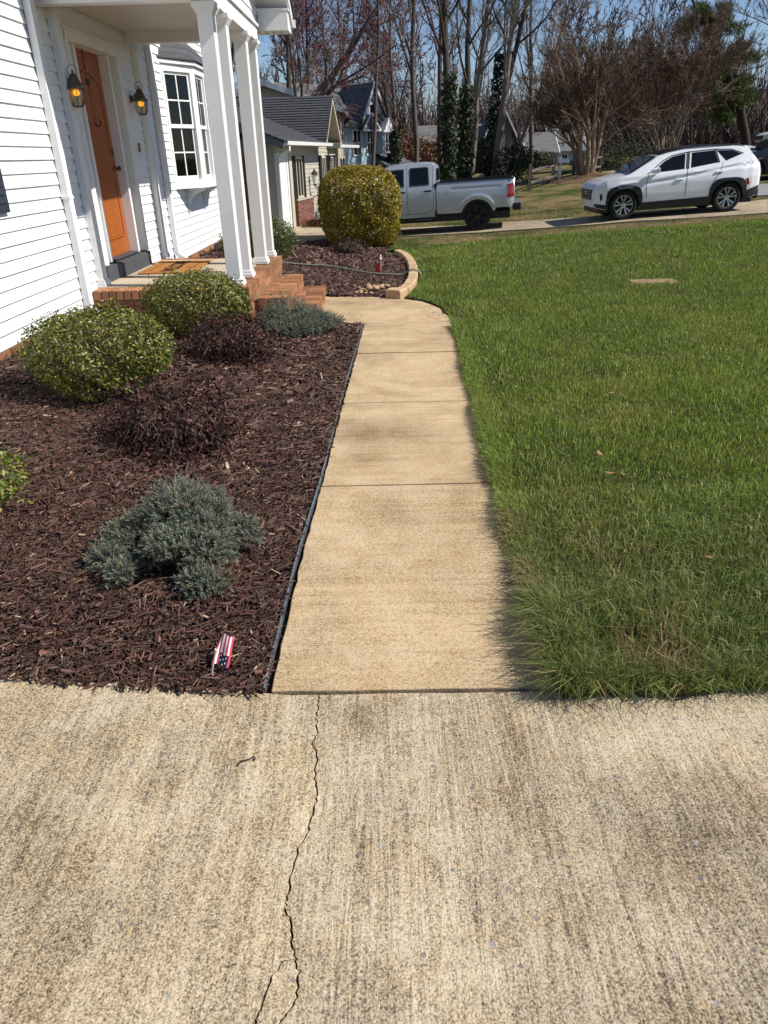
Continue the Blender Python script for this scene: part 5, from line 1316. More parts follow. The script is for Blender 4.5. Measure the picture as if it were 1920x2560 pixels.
def crossover(name, lab, paint, detail=True, cat='car'):
    t = thing(name, lab, cat)
    R = .365; FX = 2.755
    wz = lin((.25, .865), (.40, .90), (.60, .925), (.85, .93), (1.05, .905), (1.66, .645))
    ws = lin((-.88, .80), (-.80, .90), (-.6, .965), (-.3, 1), (2.9, 1), (3.3, .975), (3.55, .92), (3.72, .82), (3.84, .66))
    w = lambda x, z: wz(z) * ws(x) + .020 * math.exp(-((x) / .45) ** 2) * math.exp(-((z - .78) / .16) ** 2) + .018 * math.exp(-((x - FX) / .45) ** 2) * math.exp(-((z - .75) / .16) ** 2)
    w0_ = w
    zc_ = lin((-.88, 1.19), (-.4, 1.18), (.3, 1.10), (1.3, .985), (2.2, .90), (3.0, .86))
    w = lambda x, z: w0_(x, z) - .022 * math.exp(-((z - zc_(x) + .035) / .035) ** 2) * (1 if x < 2.9 else 0) + .010 * math.exp(-((z - zc_(x) - .03) / .03) ** 2) * (1 if x < 2.9 else 0)
    zh = lin((-.88, .98), (-.86, 1.08), (-.78, 1.20), (-.60, 1.40), (-.50, 1.555), (-.2, 1.60), (.5, 1.635), (1.1, 1.62), (1.5, 1.575), (1.85, 1.50), (2.62, 1.115), (2.75, 1.085), (3.3, 1.00), (3.65, .90), (3.80, .80), (3.84, .70))
    arch = lambda xa, x, r=.43: (.36 + math.sqrt(max(0, r * r - (x - xa) ** 2))) if abs(x - xa) < r else 0
    zl = lambda x: max(float(np.interp(x, [-.88, -.7, -.4, 0, 2.7, 3.3, 3.84], [.40, .33, .28, .26, .26, .28, .36])), arch(0, x), arch(FX, x))
    xs_ = dense(-.88, 3.84, 84, [-.78, -.6, -.5, 1.85, 2.62, -.428, .428, FX - .428, FX + .428, 3.8])
    body = shell(xs_, zl, zh, w, rows=34, crown=.025, top=8).build('body', paint, t, True)
    body.modifiers.new('split', 'EDGE_SPLIT').split_angle = math.radians(40)
    for s in (1, -1):
        panes = (([(1.93, 1.115), (2.02, 1.135), (1.72, 1.36), (1.50, 1.46), (1.15, 1.515), (1.19, 1.15)], 'front_window'), ([(1.02, 1.165), (.98, 1.52), (.40, 1.535), (.28, 1.245)], 'rear_window'), ([(.33, 1.53), (-.05, 1.505), (-.31, 1.40), (.10, 1.27)], 'quarter_window'))
        for pts, nm in panes:
            g = MB(); side_poly(g, pts, w, .005, s); o = g.build(nm, 'tinted_pane', body)
        e = MB(); side_line(e, [(2.16, 1.09), (1.74, 1.385), (1.5, 1.487), (1.1, 1.545), (.4, 1.562), (-.05, 1.53), (-.36, 1.41)], w, .006, s, .022); side_line(e, [(1.11, 1.15), (1.07, 1.53)], w, .007, s, .08); side_line(e, [(.28, 1.24), (.37, 1.54)], w, .007, s, .05); e.build('window_trim', 'cladding', body)
        if detail:
            for ln_ in ([(1.13, .46), (1.11, 1.15)], [(2.16, .5), (2.18, .80), (2.14, 1.08)], [(.42, .78), (.24, 1.02), (.18, 1.24)]):
                e = MB(); side_line(e, ln_, w, .003, s, .013); e.build('door_gap', 'seam', body)
            for x, z in ((1.33, .905), (.28, 1.02)):
                MB().box((x - .11, (w(x, z) + .006) * s - .01, z - .018), (x + .10, (w(x, z) + .006) * s + .022, z + .014)).build('door_handle', paint, body, bevel=.012)
        # black cladding: wheel arches and sill
        c = MB(); n = 16
        for xa in (0, FX):
            for k in range(n):
                a0 = math.pi * (-.06 + 1.12 * k / n); a1 = math.pi * (-.06 + 1.12 * (k + 1) / n)
                sq = lambda a: (abs(math.cos(a)) ** 4 + abs(math.sin(a)) ** 4) ** -.22
                r0, r1 = .425, .50
                pts = [(xa + r0 * math.cos(a0), .36 + r0 * math.sin(a0)), (xa + r0 * math.cos(a1), .36 + r0 * math.sin(a1)), (xa + r1 * sq(a1) * math.cos(a1), .36 + r1 * sq(a1) * math.sin(a1)), (xa + r1 * sq(a0) * math.cos(a0), .36 + r1 * sq(a0) * math.sin(a0))]
                side_poly(c, pts, w, .016, s, .03)
        for k in range(10):
            x0 = .47 + (2.30 - .47) * k / 10; x1 = .47 + (2.30 - .47) * (k + 1) / 10
            side_poly(c, [(x0, .24), (x1, .24), (x1, .435 - .03 * x1 / 2), (x0, .435 - .03 * x0 / 2)], w, .016, s, .03)
        side_poly(c, [(-.86, .40), (-.47, .28), (-.47, .50), (-.86, .62)], w, .014, s, .03); side_poly(c, [(3.22, .28), (3.78, .36), (3.74, .45), (3.22, .40)], w, .014, s, .03)
        c.build('cladding', 'cladding', body)
        l = MB(); side_poly(l, [(-.87, 1.0), (-.60, 1.155), (-.87, 1.17)], w, .010, s, .05); l.build('tail_light', 'smoked_lens', body)
        l = MB(); side_poly(l, [(-.56, .66), (-.50, .64), (-.44, .80), (-.50, .82)], w, .012, s, .03); l.build('reflector', 'red_lens', body)
        l = MB(); side_poly(l, [(3.22, .905), (3.36, .86), (3.68, .80), (3.66, .83)], w, .008, s, .03); l.build('headlight', 'clear_lens', body)
        l = MB(); side_poly(l, [(3.20, .915), (3.34, .89), (3.34, .87), (3.24, .885)], w, .012, s, .03); l.build('marker_light', 'amber_lens', body)
        l = MB(); side_poly(l, [(3.42, .56), (3.52, .50), (3.56, .66), (3.46, .70)], w, .008, s, .03); l.build('fog_lamp', 'smoked_lens', body)
        mi = MB().hull([(1.90, s * .88, 1.09), (1.90, s * 1.12, 1.10), (1.90, s * 1.13, 1.235), (1.90, s * .93, 1.25)][::s], [(2.14, s * .92, 1.10), (2.11, s * 1.08, 1.11), (2.07, s * 1.08, 1.20), (2.09, s * .94, 1.21)][::s]); mi.build('side_mirror', paint, body, bevel=.02)
        MB().tube([(-.35, s * .64, 1.60), (-.2, s * .655, 1.635), (.6, s * .66, 1.67), (1.2, s * .655, 1.645), (1.5, s * .65, 1.595)], .016, 6).build('roof_rail', 'black_metal', body)
    MB().hull([(1.90, -.63, 1.497), (1.90, .63, 1.497), (2.58, .80, 1.165), (2.58, -.80, 1.165)], [(1.92, -.63, 1.525), (1.92, .63, 1.525), (2.60, .80, 1.193), (2.60, -.80, 1.193)]).build('windscreen', 'tinted_pane', body)
    rp = MB()
    px_ = [-.1, .3, .7, 1.1, 1.5, 1.8]
    for a, b in zip(px_[:-1], px_[1:]):
        rp.hull([(a, -.56, zh(a) + .008), (a, .56, zh(a) + .008), (b, .56, zh(b) + .008), (b, -.56, zh(b) + .008)], [(a, -.56, zh(a) + .036), (a, .56, zh(a) + .036), (b, .56, zh(b) + .036), (b, -.56, zh(b) + .036)])
    rp.build('glass_roof', 'tinted_pane', body)
    MB().hull([(-.48, -.60, 1.53), (-.48, .60, 1.53), (-.72, .56, 1.50), (-.72, -.56, 1.50)], [(-.40, -.62, 1.60), (-.40, .62, 1.60), (-.74, .57, 1.545), (-.74, -.57, 1.545)]).build('spoiler', paint, body)
    MB().hull([(-.80, -.66, 1.20), (-.80, .66, 1.20), (-.575, .58, 1.47), (-.575, -.58, 1.47)], [(-.83, -.66, 1.20), (-.83, .66, 1.20), (-.605, .58, 1.47), (-.605, -.58, 1.47)]).build('rear_screen', 'tinted_pane', body)
    gr_ = MB().hull([(3.78, -.60, .52), (3.78, .60, .52), (3.74, .66, .80), (3.74, -.66, .80)], [(3.87, -.56, .54), (3.87, .56, .54), (3.845, .62, .79), (3.845, -.62, .79)]).build('grille', 'cladding', body)
    MB().lathe([(.06, 0), (.062, .012), (.045, .016), (.004, .016)], 16, (0, 0, 0)).build('emblem', 'chrome', gr_, True).matrix_basis = Matrix.Translation((3.865, 0, .72)) @ Matrix.Rotation(math.pi / 2, 4, 'Y')
    for k in range(4): MB().box((3.85, -.54, .57 + k * .055), (3.88, .54, .585 + k * .055)).build('grille_bar', 'rim_silver', gr_)
    MB().box((-.86, -.80, .28), (-.80, .80, .52)).build('rear_bumper', 'cladding', body, bevel=.02)
    MB().box((-.7, -.78, .20), (3.6, .78, .36)).build('underbody', 'black_metal', t)
    for xa in (0, FX): MB().box((xa - .42, -.80, .34), (xa + .42, .80, .74)).build('wheel_well', 'black_metal', t)
    for x in (0, FX):
        for s in (1, -1): wheel(t, x, .80, R, .235, .25, 5, 'rim_silver', s, paired=True)
    return t
def shorten(t):
    for o in t.children_recursive:
        if o.type != 'MESH' or o.name.startswith(('wheel', 'tyre', 'rim', 'brake')): continue
        if o.name.startswith('emblem'): o.location.x = 3.2 + (o.location.x - 3.2) * .55; continue
        for v in o.data.vertices:
            if v.co.x > 3.2: v.co.x = 3.2 + (v.co.x - 3.2) * .55
sv = crossover('parked_car', 'white crossover car with dark tinted windows parked facing the silver pickup', 'white_paint')
shorten(sv)
place(sv, (9.18, 21.30), (-1, .015), .81, 2.755)
c2 = crossover('parked_car', 'black car parked across the street behind the white crossover', 'black_paint', detail=False)
p_ = hit(1990, 452); c2.location = (p_.x + 1.4, p_.y + 1.5, float(terrain(p_.x, p_.y)) + .03); c2.rotation_euler = (0, 0, math.radians(176))
c3 = crossover('parked_car', 'pale grey car far away in front of the brick house', 'grey_paint', detail=False)
c3.location = (34.6, 62.0, float(terrain(30, 62)) + .95); c3.rotation_euler = (0, 0, math.radians(180))

# ------------------------------------------------------------------ next-door ranch house
pmat('tan_siding', (.42, .385, .315), (.37, .34, .28), scale=2, rough=.6, rnd=.03)
pmat('tan_trim', (.46, .415, .33), (.42, .375, .295), scale=3, rough=.6)
pmat('nbr_brick', (.24, .105, .075), (.15, .065, .05), scale=20, rough=.9, rnd=.3)
pmat('pale_blue_siding', (.40, .53, .62), (.36, .49, .58), scale=2, rough=.6, stretch=(.2, .2, 9))
pmat('grey_siding', (.17, .17, .165), (.13, .13, .125), scale=3, rough=.7, stretch=(.2, .2, 8))
pmat('dark_siding', (.055, .055, .06), (.04, .04, .044), scale=3, rough=.7, stretch=(.2, .2, 8))
pmat('beige_siding', (.55, .48, .38), (.47, .41, .32), scale=3, rough=.7, stretch=(.2, .2, 7))
pmat('orange_brick', (.36, .15, .075), (.28, .11, .06), scale=6, rough=.9)
pmat('far_shingle', (.085, .088, .09), (.14, .142, .145), scale=2.2, rough=.9, stretch=(1, 1, 6))
pmat('far_shingle_brown', (.10, .085, .075), (.15, .13, .115), scale=2.2, rough=.9, stretch=(1, 1, 6))
A8 = math.radians(8)
nb = thing('ranch_house', 'tan sided ranch house with slate grey roof and brick wainscot past the golden bush', 'house', (-2.85, 24.2, 0), -A8)
nw_ = MB().box((-7, -2.0, -.8), (-.02, 6.4, 1.95)).box((-7, 6.4, -.8), (-.6, 10, 2.0)).build('wall', 'tan_siding', nb)
r = random.Random(5)
def nboard(y0, y1, z, x=0.0):
    MB().hull([(x - .02, y0, z), (x + .014, y0, z), (x - .004, y0, z + .125), (x - .02, y0, z + .125)], [(x - .02, y1, z), (x + .014, y1, z), (x - .004, y1, z + .125), (x - .02, y1, z + .125)]).build('siding_board', 'tan_siding', nw_)
for k in range(13): nboard(-.42, 6.4, .40 + k * .122)
# brick wainscot and dark brick end wall, brick by brick
wn_ = MB().box((-.02, -.02, -.7), (.07, 2.15, .38)).build('wainscot', 'mortar_dark', nb)
bm_ = MB().box((-.01, -.095, 0), (.012, .095, .06)).mesh('brick'); bm_.materials.append(MATS['nbr_brick'])
for c in range(14):
    y = .09 + (.1 if c % 2 else 0)
    while y < 2.1:
        link('brick', bm_, None, wn_, loc=(.072, y, -.62 + c * .071)); y += .205
    for q in (0, 1): link('brick', bm_, None, wn_, loc=(-.0 + .0, -.022 - q * .0, -.62 + c * .071), rot=(0, 0, -math.pi / 2)) if q == 0 else None
MB().box((-.02, -.03, .38), (.11, 2.2, .43)).build('sill_board', 'tan_trim', nb)
ew = MB().box((-7, -2.10, -.8), (-.30, -2.0, 1.72)).build('end_wall', 'mortar_dark', nb)
for c in range(34):
    x = -.40 - (.1 if c % 2 else 0)
    while x > -2.3:
        link('brick', bm_, None, ew, loc=(x, -2.102, -.75 + c * .071), rot=(0, 0, -math.pi / 2)); x -= .205
for k in range(7):
    hw = .0
    z = 1.72 + k * .122
    x1 = min(-.30, .1 - (z + .122 - 1.80) / .37)
    MB().box((-6.5, -2.115 - .012, z), (x1, -2.0, z + .118)).build('gable_board', 'grey_siding', nb)
MB().box((-.02, -1.98, -.5), (.02, -.42, 1.9)).build('recess_wall', 'tan_trim', nb)
dr = MB().box((.02, -1.85, -.45), (.06, -.95, 1.62)).build('door', 'white_trim', nb)
for a, b in ((-1.75, -1.44), (-1.36, -1.05)):
    for z0, z1 in ((-.3, .35), (.45, 1.0), (1.1, 1.5)): MB().box((.06, a, z0), (.068, b, z1)).build('door_panel', 'aged_trim', dr)
MB().box((.021, -1.98, -.5), (.09, -1.86, 1.72)).box((.021, -.94, -.5), (.075, -.78, 1.72)).box((.021, -1.86, 1.625), (.075, -.94, 1.72)).build('door_frame', 'white_trim', nb)
MB().box((.03, -.74, -.6), (.10, -.43, 1.75)).build('corner_board', 'tan_trim', nb)
def nwin(y0, y1, z0, z1):
    w_ = MB()
    for a, b, c, d in ((y0, y0 + .06, z0, z1), (y1 - .06, y1, z0, z1), (y0 + .06, y1 - .06, z0, z0 + .07), (y0 + .06, y1 - .06, z1 - .07, z1), ((y0 + y1) / 2 - .03, (y0 + y1) / 2 + .03, z0 + .07, z1 - .07)): w_.box((.005, a, c), (.06, b, d))
    wo = w_.build('window', 'tan_trim', nb)
    MB().box((.006, y0 + .06, z0 + .07), (.02, y1 - .06, z1 - .07)).build('pane', 'tinted_pane', wo)
    for a, b in ((y0 - .36, y0 - .03), (y1 + .03, y1 + .34)): MB().box((.006, a, z0 - .02), (.055, b, z1 + .02)).build('shutter', 'black_metal', nb)
nwin(.22, .98, .44, 1.62); nwin(3.85, 4.45, .50, 1.62); nwin(5.3, 5.8, .50, 1.62)
# low wing roof, course by course
def courses(par, P, n, mat, th=.02):
    """P: eave-left, eave-right, ridge-right, ridge-left (3-D); n shingle courses"""
    P = [Vector(p) for p in P]; nn = (P[1] - P[0]).cross(P[3] - P[0]).normalized()
    for k in range(n):
        f0 = k / n; f1 = min(1.0, (k + 1.25) / n)
        a, b, c, d = P[0].lerp(P[3], f0), P[1].lerp(P[2], f0), P[1].lerp(P[2], f1), P[0].lerp(P[3], f1)
        MB().hull([a, b, c, d], [a + nn * (th + .014), b + nn * (th + .014), c + nn * .006, d + nn * .006]).build('shingle_course', mat, par)
SLP = .37
ra = MB().hull([(.42, -2.35, 1.93), (-7, -2.35, 1.93 + 7.42 * SLP), (-7, -2.35, 2.0 + 7.42 * SLP), (.42, -2.35, 2.0)], [(.42, 3.6, 1.93), (-7, 3.6, 1.93 + 7.42 * SLP), (-7, 3.6, 2.0 + 7.42 * SLP), (.42, 3.6, 2.0)]).build('roof', 'dark_siding', nb)
zt = lambda x: 2.0 + (.42 - x) * SLP
courses(ra, [(.44, -2.37, zt(.44)), (.44, 3.62, zt(.44)), (-4.2, 3.62, zt(-4.2)), (-4.2, -2.37, zt(-4.2))], 26, 'shingle_slate')
MB().hull([(.40, -2.36, 1.80), (.40, -2.34, 1.80), (.40, -2.34, 1.99), (.40, -2.36, 1.99)], [(-4.2, -2.36, 1.80 + 4.6 * SLP), (-4.2, -2.34, 1.80 + 4.6 * SLP), (-4.2, -2.34, 1.99 + 4.6 * SLP), (-4.2, -2.36, 1.99 + 4.6 * SLP)]).build('rake_board', 'grey_siding', nb)
MB().box((-.02, -2.3, 1.90), (.40, 3.6, 1.93)).build('soffit', 'tan_trim', nb)
def gut(x, y0, y1, z): 
    pr = [(0, 0), (.09, .01), (.11, .10), (.09, .10), (.08, .03), (0, .03)]
    g_ = MB().hull([(x + a, y0, z + b) for a, b in pr], [(x + a, y1, z + b) for a, b in pr]).build('gutter', 'white_trim', nb)
    return g_
gut(.43, -2.33, 3.6, 1.90)
MB().tube([(.46, -1.96, 1.90), (.46, -1.96, 1.78), (.25, -1.96, 1.70), (.13, -1.96, 1.62), (.12, -1.96, -.4)], .04, 8).build('downspout', 'white_trim', nb)
# steep front gable
rb_ = MB()
Ry, Rz, Hw = 4.05, 3.42, 1.25
for s in (-1, 1):
    rb_.hull([(.5, Ry + s * Hw, 2.05), (-6, Ry + s * Hw, 2.05), (-6, Ry + s * Hw, 2.11), (.5, Ry + s * Hw, 2.11)], [(.5, Ry, Rz - .04), (-6, Ry, Rz - .04), (-6, Ry, Rz + .02), (.5, Ry, Rz + .02)])
rbo = rb_.build('roof', 'tan_trim', nb)
courses(rbo, [(-6, Ry - Hw - .02, 2.11), (.52, Ry - Hw - .02, 2.11), (.52, Ry, Rz + .03), (-6, Ry, Rz + .03)], 17, 'shingle_slate')
courses(rbo, [(.52, Ry + Hw + .02, 2.11), (-6, Ry + Hw + .02, 2.11), (-6, Ry, Rz + .03), (.52, Ry, Rz + .03)], 10, 'shingle_slate')
for k in range(11):
    z = 1.98 + k * .122; hw = Hw * (1 - (z - 2.05) / (Rz - 2.05)) - .05; h2 = max(.01, hw - .122 / (Rz - 2.05) * Hw)
    if hw > .06: MB().hull([(-.02, Ry - hw, z), (.03, Ry - hw, z), (.03, Ry + hw, z), (-.02, Ry + hw, z)], [(-.02, Ry - h2, z + .122), (.015, Ry - h2, z + .122), (.015, Ry + h2, z + .122), (-.02, Ry + h2, z + .122)]).build('gable_board', 'tan_siding', nb)
for s in (-1, 1):
    MB().hull([(.44, Ry + s * Hw * 1.02, 1.93), (.50, Ry + s * Hw * 1.02, 1.93), (.50, Ry + s * Hw * 1.02, 2.08), (.44, Ry + s * Hw * 1.02, 2.08)], [(.44, Ry, Rz - .16), (.50, Ry, Rz - .16), (.50, Ry, Rz), (.44, Ry, Rz)]).build('rake_board', 'tan_trim', nb)
MB().box((.02, Ry + Hw - .25, 1.86), (.5, Ry + Hw + .05, 2.05)).build('eave_return', 'tan_trim', nb)
gut(.30, 5.3, 9.6, 1.88)
MB().hull([(.3, 5.3, 1.96), (.3, 10.2, 1.96), (.3, 10.2, 2.0), (.3, 5.3, 2.0)], [(-6, 5.3, 3.6), (-6, 10.2, 3.6), (-6, 10.2, 3.66), (-6, 5.3, 3.66)]).build('roof', 'shingle_slate', nb)
tag(MB().box((-.45, -2.9, -.85), (2.6, -.1, -.34)).build('front_slab', 'far_concrete', nb), 'raised concrete landing of the ranch house')
# lamp post with two lanterns
def nbw(x, y, z=0.0):
    c, s = math.cos(-A8), math.sin(-A8); return (-2.85 + c * x - s * y, 24.2 + s * x + c * y, z)
lp = nbw(.45, 2.05); gz_ = float(terrain(lp[0], lp[1]))
lpt = thing('lamp_post', 'black lamp post with two glass lanterns in front of the tan ranch house', 'lamp post', (lp[0], lp[1], gz_))
MB().lathe([(.08, -.1), (.08, .12), (.05, .16), (.045, 1.5), (.06, 1.52), (.02, 1.56)], 12).build('post', 'black_metal', lpt)
MB().tube([(-.26, 0, 1.45), (-.2, 0, 1.32), (-.08, 0, 1.36), (0, 0, 1.42), (.08, 0, 1.36), (.2, 0, 1.32), (.26, 0, 1.45)], .018, 6).build('arm', 'black_metal', lpt)
for s in (-1, 1):
    h = MB().lathe([(.012, 1.95), (.03, 1.92), (.05, 1.88), (.12, 1.80), (.13, 1.775), (.10, 1.77)], 8, (s * .26, 0, 0)).lathe([(.05, 1.44), (.065, 1.47), (.06, 1.49), (.04, 1.49)], 8, (s * .26, 0, 0))
    ho = h.build('lantern', 'black_metal', lpt)
    MB().lathe([(.055, 1.49), (.098, 1.77), (.09, 1.77)], 8, (s * .26, 0, 0)).build('glass', 'clear_lens', ho)
# potted ornamental grass, dark shrub and a white urn by the landing
pt_ = nbw(.55, .35); z_ = float(terrain(pt_[0], pt_[1]))
pg = thing('potted_grass', 'dry brown ornamental grass spilling from a black pot by the ranch house', 'plant', (pt_[0], pt_[1], z_ + .05))
MB().lathe([(.14, 0), (.2, .1), (.23, .32), (.24, .34), (.21, .34), (.19, .28)], 14).build('pot', 'black_metal', pg)
rr_ = np.random.default_rng(9); n = 260
st = np.stack([rr_.normal(0, .07, n), rr_.normal(0, .07, n), np.full(n, .3)], 1); dd = rr_.uniform(0, 6.28, n); ln = rr_.uniform(.25, .6, n)
pts = np.stack([st + np.stack([np.cos(dd) * ln * t, np.sin(dd) * ln * t, ln * (1.6 * t - 1.9 * t * t)], 1) for t in (0, .3, .6, 1.0)], 1)
link('blades', np_mesh('blades', *tube_np(pts, np.array([.006, .006, .005, .002])[None].repeat(n, 0), 3, shade(rr_, n, (.30, .15, .06), .35))), 'twig', pg)
pp = nbw(.9, 1.35); zz = float(terrain(pp[0], pp[1]))
tag(MB().lathe([(.16, 0), (.2, .04), (.08, .1), (.07, .2), (.2, .34), (.27, .5), (.25, .62), (.29, .66), (.27, .68), (.1, .7), (.12, .8), (.16, .95), (.12, 1.1), (.03, 1.15)], 16).build('garden_urn', 'white_trim', None, True), 'white garden urn half hidden behind the golden bush', 'urn').location = (pp[0], pp[1], zz)
ds = nbw(.55, 2.9); green_shrub(47, ds[0], ds[1], (.38, .4), 1.15, 2600, 'dark purple shrub below the lamp post by the ranch house', size=.05, base=(.022, .012, .014), alt=(.05, .02, .022), ground=float(terrain(ds[0], ds[1])), mat='matte_leaf')

# ------------------------------------------------------------------ houses further away
def far_house(name, lab, x, y, yaw, W, D, H, RH, wallm, roofm, wins=(), axis='x', trim='white_trim', z=None, over=.35):
    z = float(terrain(x, y)) - .1 if z is None else z
    t = thing(name, lab, 'house', (x, y, z), yaw)
    MB().box((-W / 2, -D / 2, 0), (W / 2, D / 2, H)).build('wall', wallm, t)
    if axis == 'x':   # ridge along local x: slopes face -y and +y
        for s in (-1, 1): MB().hull([(s * W / 2, -D / 2, H), (s * W / 2, D / 2, H), (s * W / 2, 0, H + RH)], [(s * (W / 2 - .15), -D / 2, H), (s * (W / 2 - .15), D / 2, H), (s * (W / 2 - .15), 0, H + RH)]).build('gable', wallm, t)
        m = MB()
        for s in (-1, 1):
            e = D / 2 + over; ez = H - over * RH / (D / 2)
            m.hull([(-W / 2 - over, s * e, ez), (W / 2 + over, s * e, ez), (W / 2 + over, s * e, ez + .14), (-W / 2 - over, s * e, ez + .14)], [(-W / 2 - over, 0, H + RH), (W / 2 + over, 0, H + RH), (W / 2 + over, 0, H + RH + .14), (-W / 2 - over, 0, H + RH + .14)])
        m.build('roof', roofm, t)
        for s in (-1, 1):
            for q in (-1, 1):
                MB().hull([(q * (W / 2 + over), s * e, ez - .05), (q * (W / 2 + over + .05), s * e, ez - .05), (q * (W / 2 + over + .05), s * e, ez + .15), (q * (W / 2 + over), s * e, ez + .15)], [(q * (W / 2 + over), 0, H + RH - .05), (q * (W / 2 + over + .05), 0, H + RH - .05), (q * (W / 2 + over + .05), 0, H + RH + .15), (q * (W / 2 + over), 0, H + RH + .15)]).build('rake_board', trim, t)
    else:
        for s in (-1, 1): MB().hull([(-W / 2, s * D / 2, H), (W / 2, s * D / 2, H), (0, s * D / 2, H + RH)], [(-W / 2, s * (D / 2 - .15), H), (W / 2, s * (D / 2 - .15), H), (0, s * (D / 2 - .15), H + RH)]).build('gable', wallm, t)
        m = MB()
        for s in (-1, 1):
            e = W / 2 + over; ez = H - over * RH / (W / 2)
            m.hull([(s * e, -D / 2 - over, ez), (s * e, D / 2 + over, ez), (s * e, D / 2 + over, ez + .14), (s * e, -D / 2 - over, ez + .14)], [(0, -D / 2 - over, H + RH), (0, D / 2 + over, H + RH), (0, D / 2 + over, H + RH + .14), (0, -D / 2 - over, H + RH + .14)])
        m.build('roof', roofm, t)
        for s in (-1, 1):
            q = -1
            MB().hull([(s * e, -D / 2 - over - .05, ez - .08), (s * e, -D / 2 - over, ez - .08), (s * e, -D / 2 - over, ez + .15), (s * e, -D / 2 - over - .05, ez + .15)], [(0, -D / 2 - over - .05, H + RH - .08), (0, -D / 2 - over, H + RH - .08), (0, -D / 2 - over, H + RH + .15), (0, -D / 2 - over - .05, H + RH + .15)]).build('rake_board', trim, t)
    for (face, a, b, c, d) in wins:   # face 'f' = -y wall, 'r' = +x wall ; a..b along, c..d height
        f = MB(); g = MB()
        if face == 'f':
            y0 = -D / 2
            for p0, p1, q0, q1 in ((a - .08, a, c - .08, d + .08), (b, b + .08, c - .08, d + .08), (a, b, c - .08, c), (a, b, d, d + .08), (a, b, (c + d) / 2 - .03, (c + d) / 2 + .03), ((a + b) / 2 - .02, (a + b) / 2 + .02, c, (c + d) / 2 - .03), ((a + b) / 2 - .02, (a + b) / 2 + .02, (c + d) / 2 + .03, d)): f.box((p0, y0 - .05, q0), (p1, y0 + .01, q1))
            g.box((a, y0 - .02, c), (b, y0 + .01, d))
        else:
            x0 = W / 2
            for p0, p1, q0, q1 in ((a - .08, a, c - .08, d + .08), (b, b + .08, c - .08, d + .08), (a, b, c - .08, c), (a, b, d, d + .08), (a, b, (c + d) / 2 - .03, (c + d) / 2 + .03)): f.box((x0 - .01, p0, q0), (x0 + .05, p1, q1))
            g.box((x0 - .01, a, c), (x0 + .02, b, d))
        fo = f.build('window', trim, t); g.build('pane', 'tinted_pane', fo)
    return t
# beige two-storey house and pale blue house behind the ranch house
bh = far_house('beige_house', 'beige two storey house with dark shutters between the ranch house and the blue house', -5.4, 41.8, 0, 6.2, 9.0, 3.9, 1.0, 'beige_siding', 'far_shingle_brown', [('r', -1.6, -.7, 2.4, 3.6), ('r', .6, 1.5, 2.4, 3.6), ('r', -1.6, -.7, .6, 1.8), ('r', .6, 1.5, .6, 1.8)], axis='y', z=-.35)
for a in (-2.1, -.62, .12, 1.58):
    for z0 in (2.4, .6): MB().box((3.1, a, z0 - .05), (3.16, a + .42, z0 + 1.25)).build('shutter', 'black_metal', bh)
bl_ = far_house('blue_house', 'pale blue house with white pointed gables far down the street', -4.45, 48.3, math.radians(40), 4.1, 7, 3.6, 2.0, 'pale_blue_siding', 'far_shingle', [('f', 1.05 - .6, 1.05 - .1, 2.0, 3.2), ('f', 1.05 + .42, 1.05 + .75, 2.0, 3.2)], axis='x', z=-.35)
g_ = MB().hull([(.9, -3.7, 3.7), (2.7, -3.7, 3.7), (1.72, -3.7, 5.45)], [(.9, -1.0, 3.7), (2.7, -1.0, 3.7), (1.72, -1.0, 5.45)]).build('front_gable', 'white_trim', bl_)
for s, (x0, x1) in ((1, (.82, 1.72)), (-1, (2.8, 1.72))):
    MB().hull([(x0, -3.95, 3.62), (x0, -.9, 3.62), (x0, -.9, 3.74), (x0, -3.95, 3.74)], [(x1, -3.95, 5.46), (x1, -.9, 5.46), (x1, -.9, 5.60), (x1, -3.95, 5.60)]).build('gable_roof', 'far_shingle', bl_)
    MB().hull([(x0, -4.0, 3.55), (x0, -3.951, 3.55), (x0, -3.951, 3.78), (x0, -4.0, 3.78)], [(x1, -4.0, 5.39), (x1, -3.951, 5.39), (x1, -3.951, 5.64), (x1, -4.0, 5.64)]).build('rake_board', 'white_trim', bl_)
MB().box((1.6, -3.74, 4.1), (1.85, -3.70, 4.5)).build('gable_vent', 'tinted_pane', bl_)
MB().hull([(.75, -4.1, 3.22), (1.95, -4.1, 3.22), (1.33, -4.1, 4.0)], [(.75, -3.55, 3.22), (1.95, -3.55, 3.22), (1.33, -3.55, 4.0)]).build('bay_gable', 'far_shingle', bl_)
MB().box((.70, -4.15, 3.17), (2.0, -4.05, 3.24)).hull([(.7, -4.15, 3.24), (.8, -4.15, 3.24), (1.33, -4.15, 4.02), (1.33, -4.15, 4.10)], [(.7, -4.05, 3.24), (.8, -4.05, 3.24), (1.33, -4.05, 4.02), (1.33, -4.05, 4.10)]).hull([(1.9, -4.15, 3.24), (2.0, -4.15, 3.24), (1.33, -4.15, 4.10), (1.33, -4.15, 4.02)], [(1.9, -4.05, 3.24), (2.0, -4.05, 3.24), (1.33, -4.05, 4.10), (1.33, -4.05, 4.02)]).build('bay_trim', 'white_trim', bl_)
bb = MB().box((2.051, -4.2, 2.0), (2.72, -2.5, 3.1)).build('side_bay', 'pale_blue_siding', bl_)
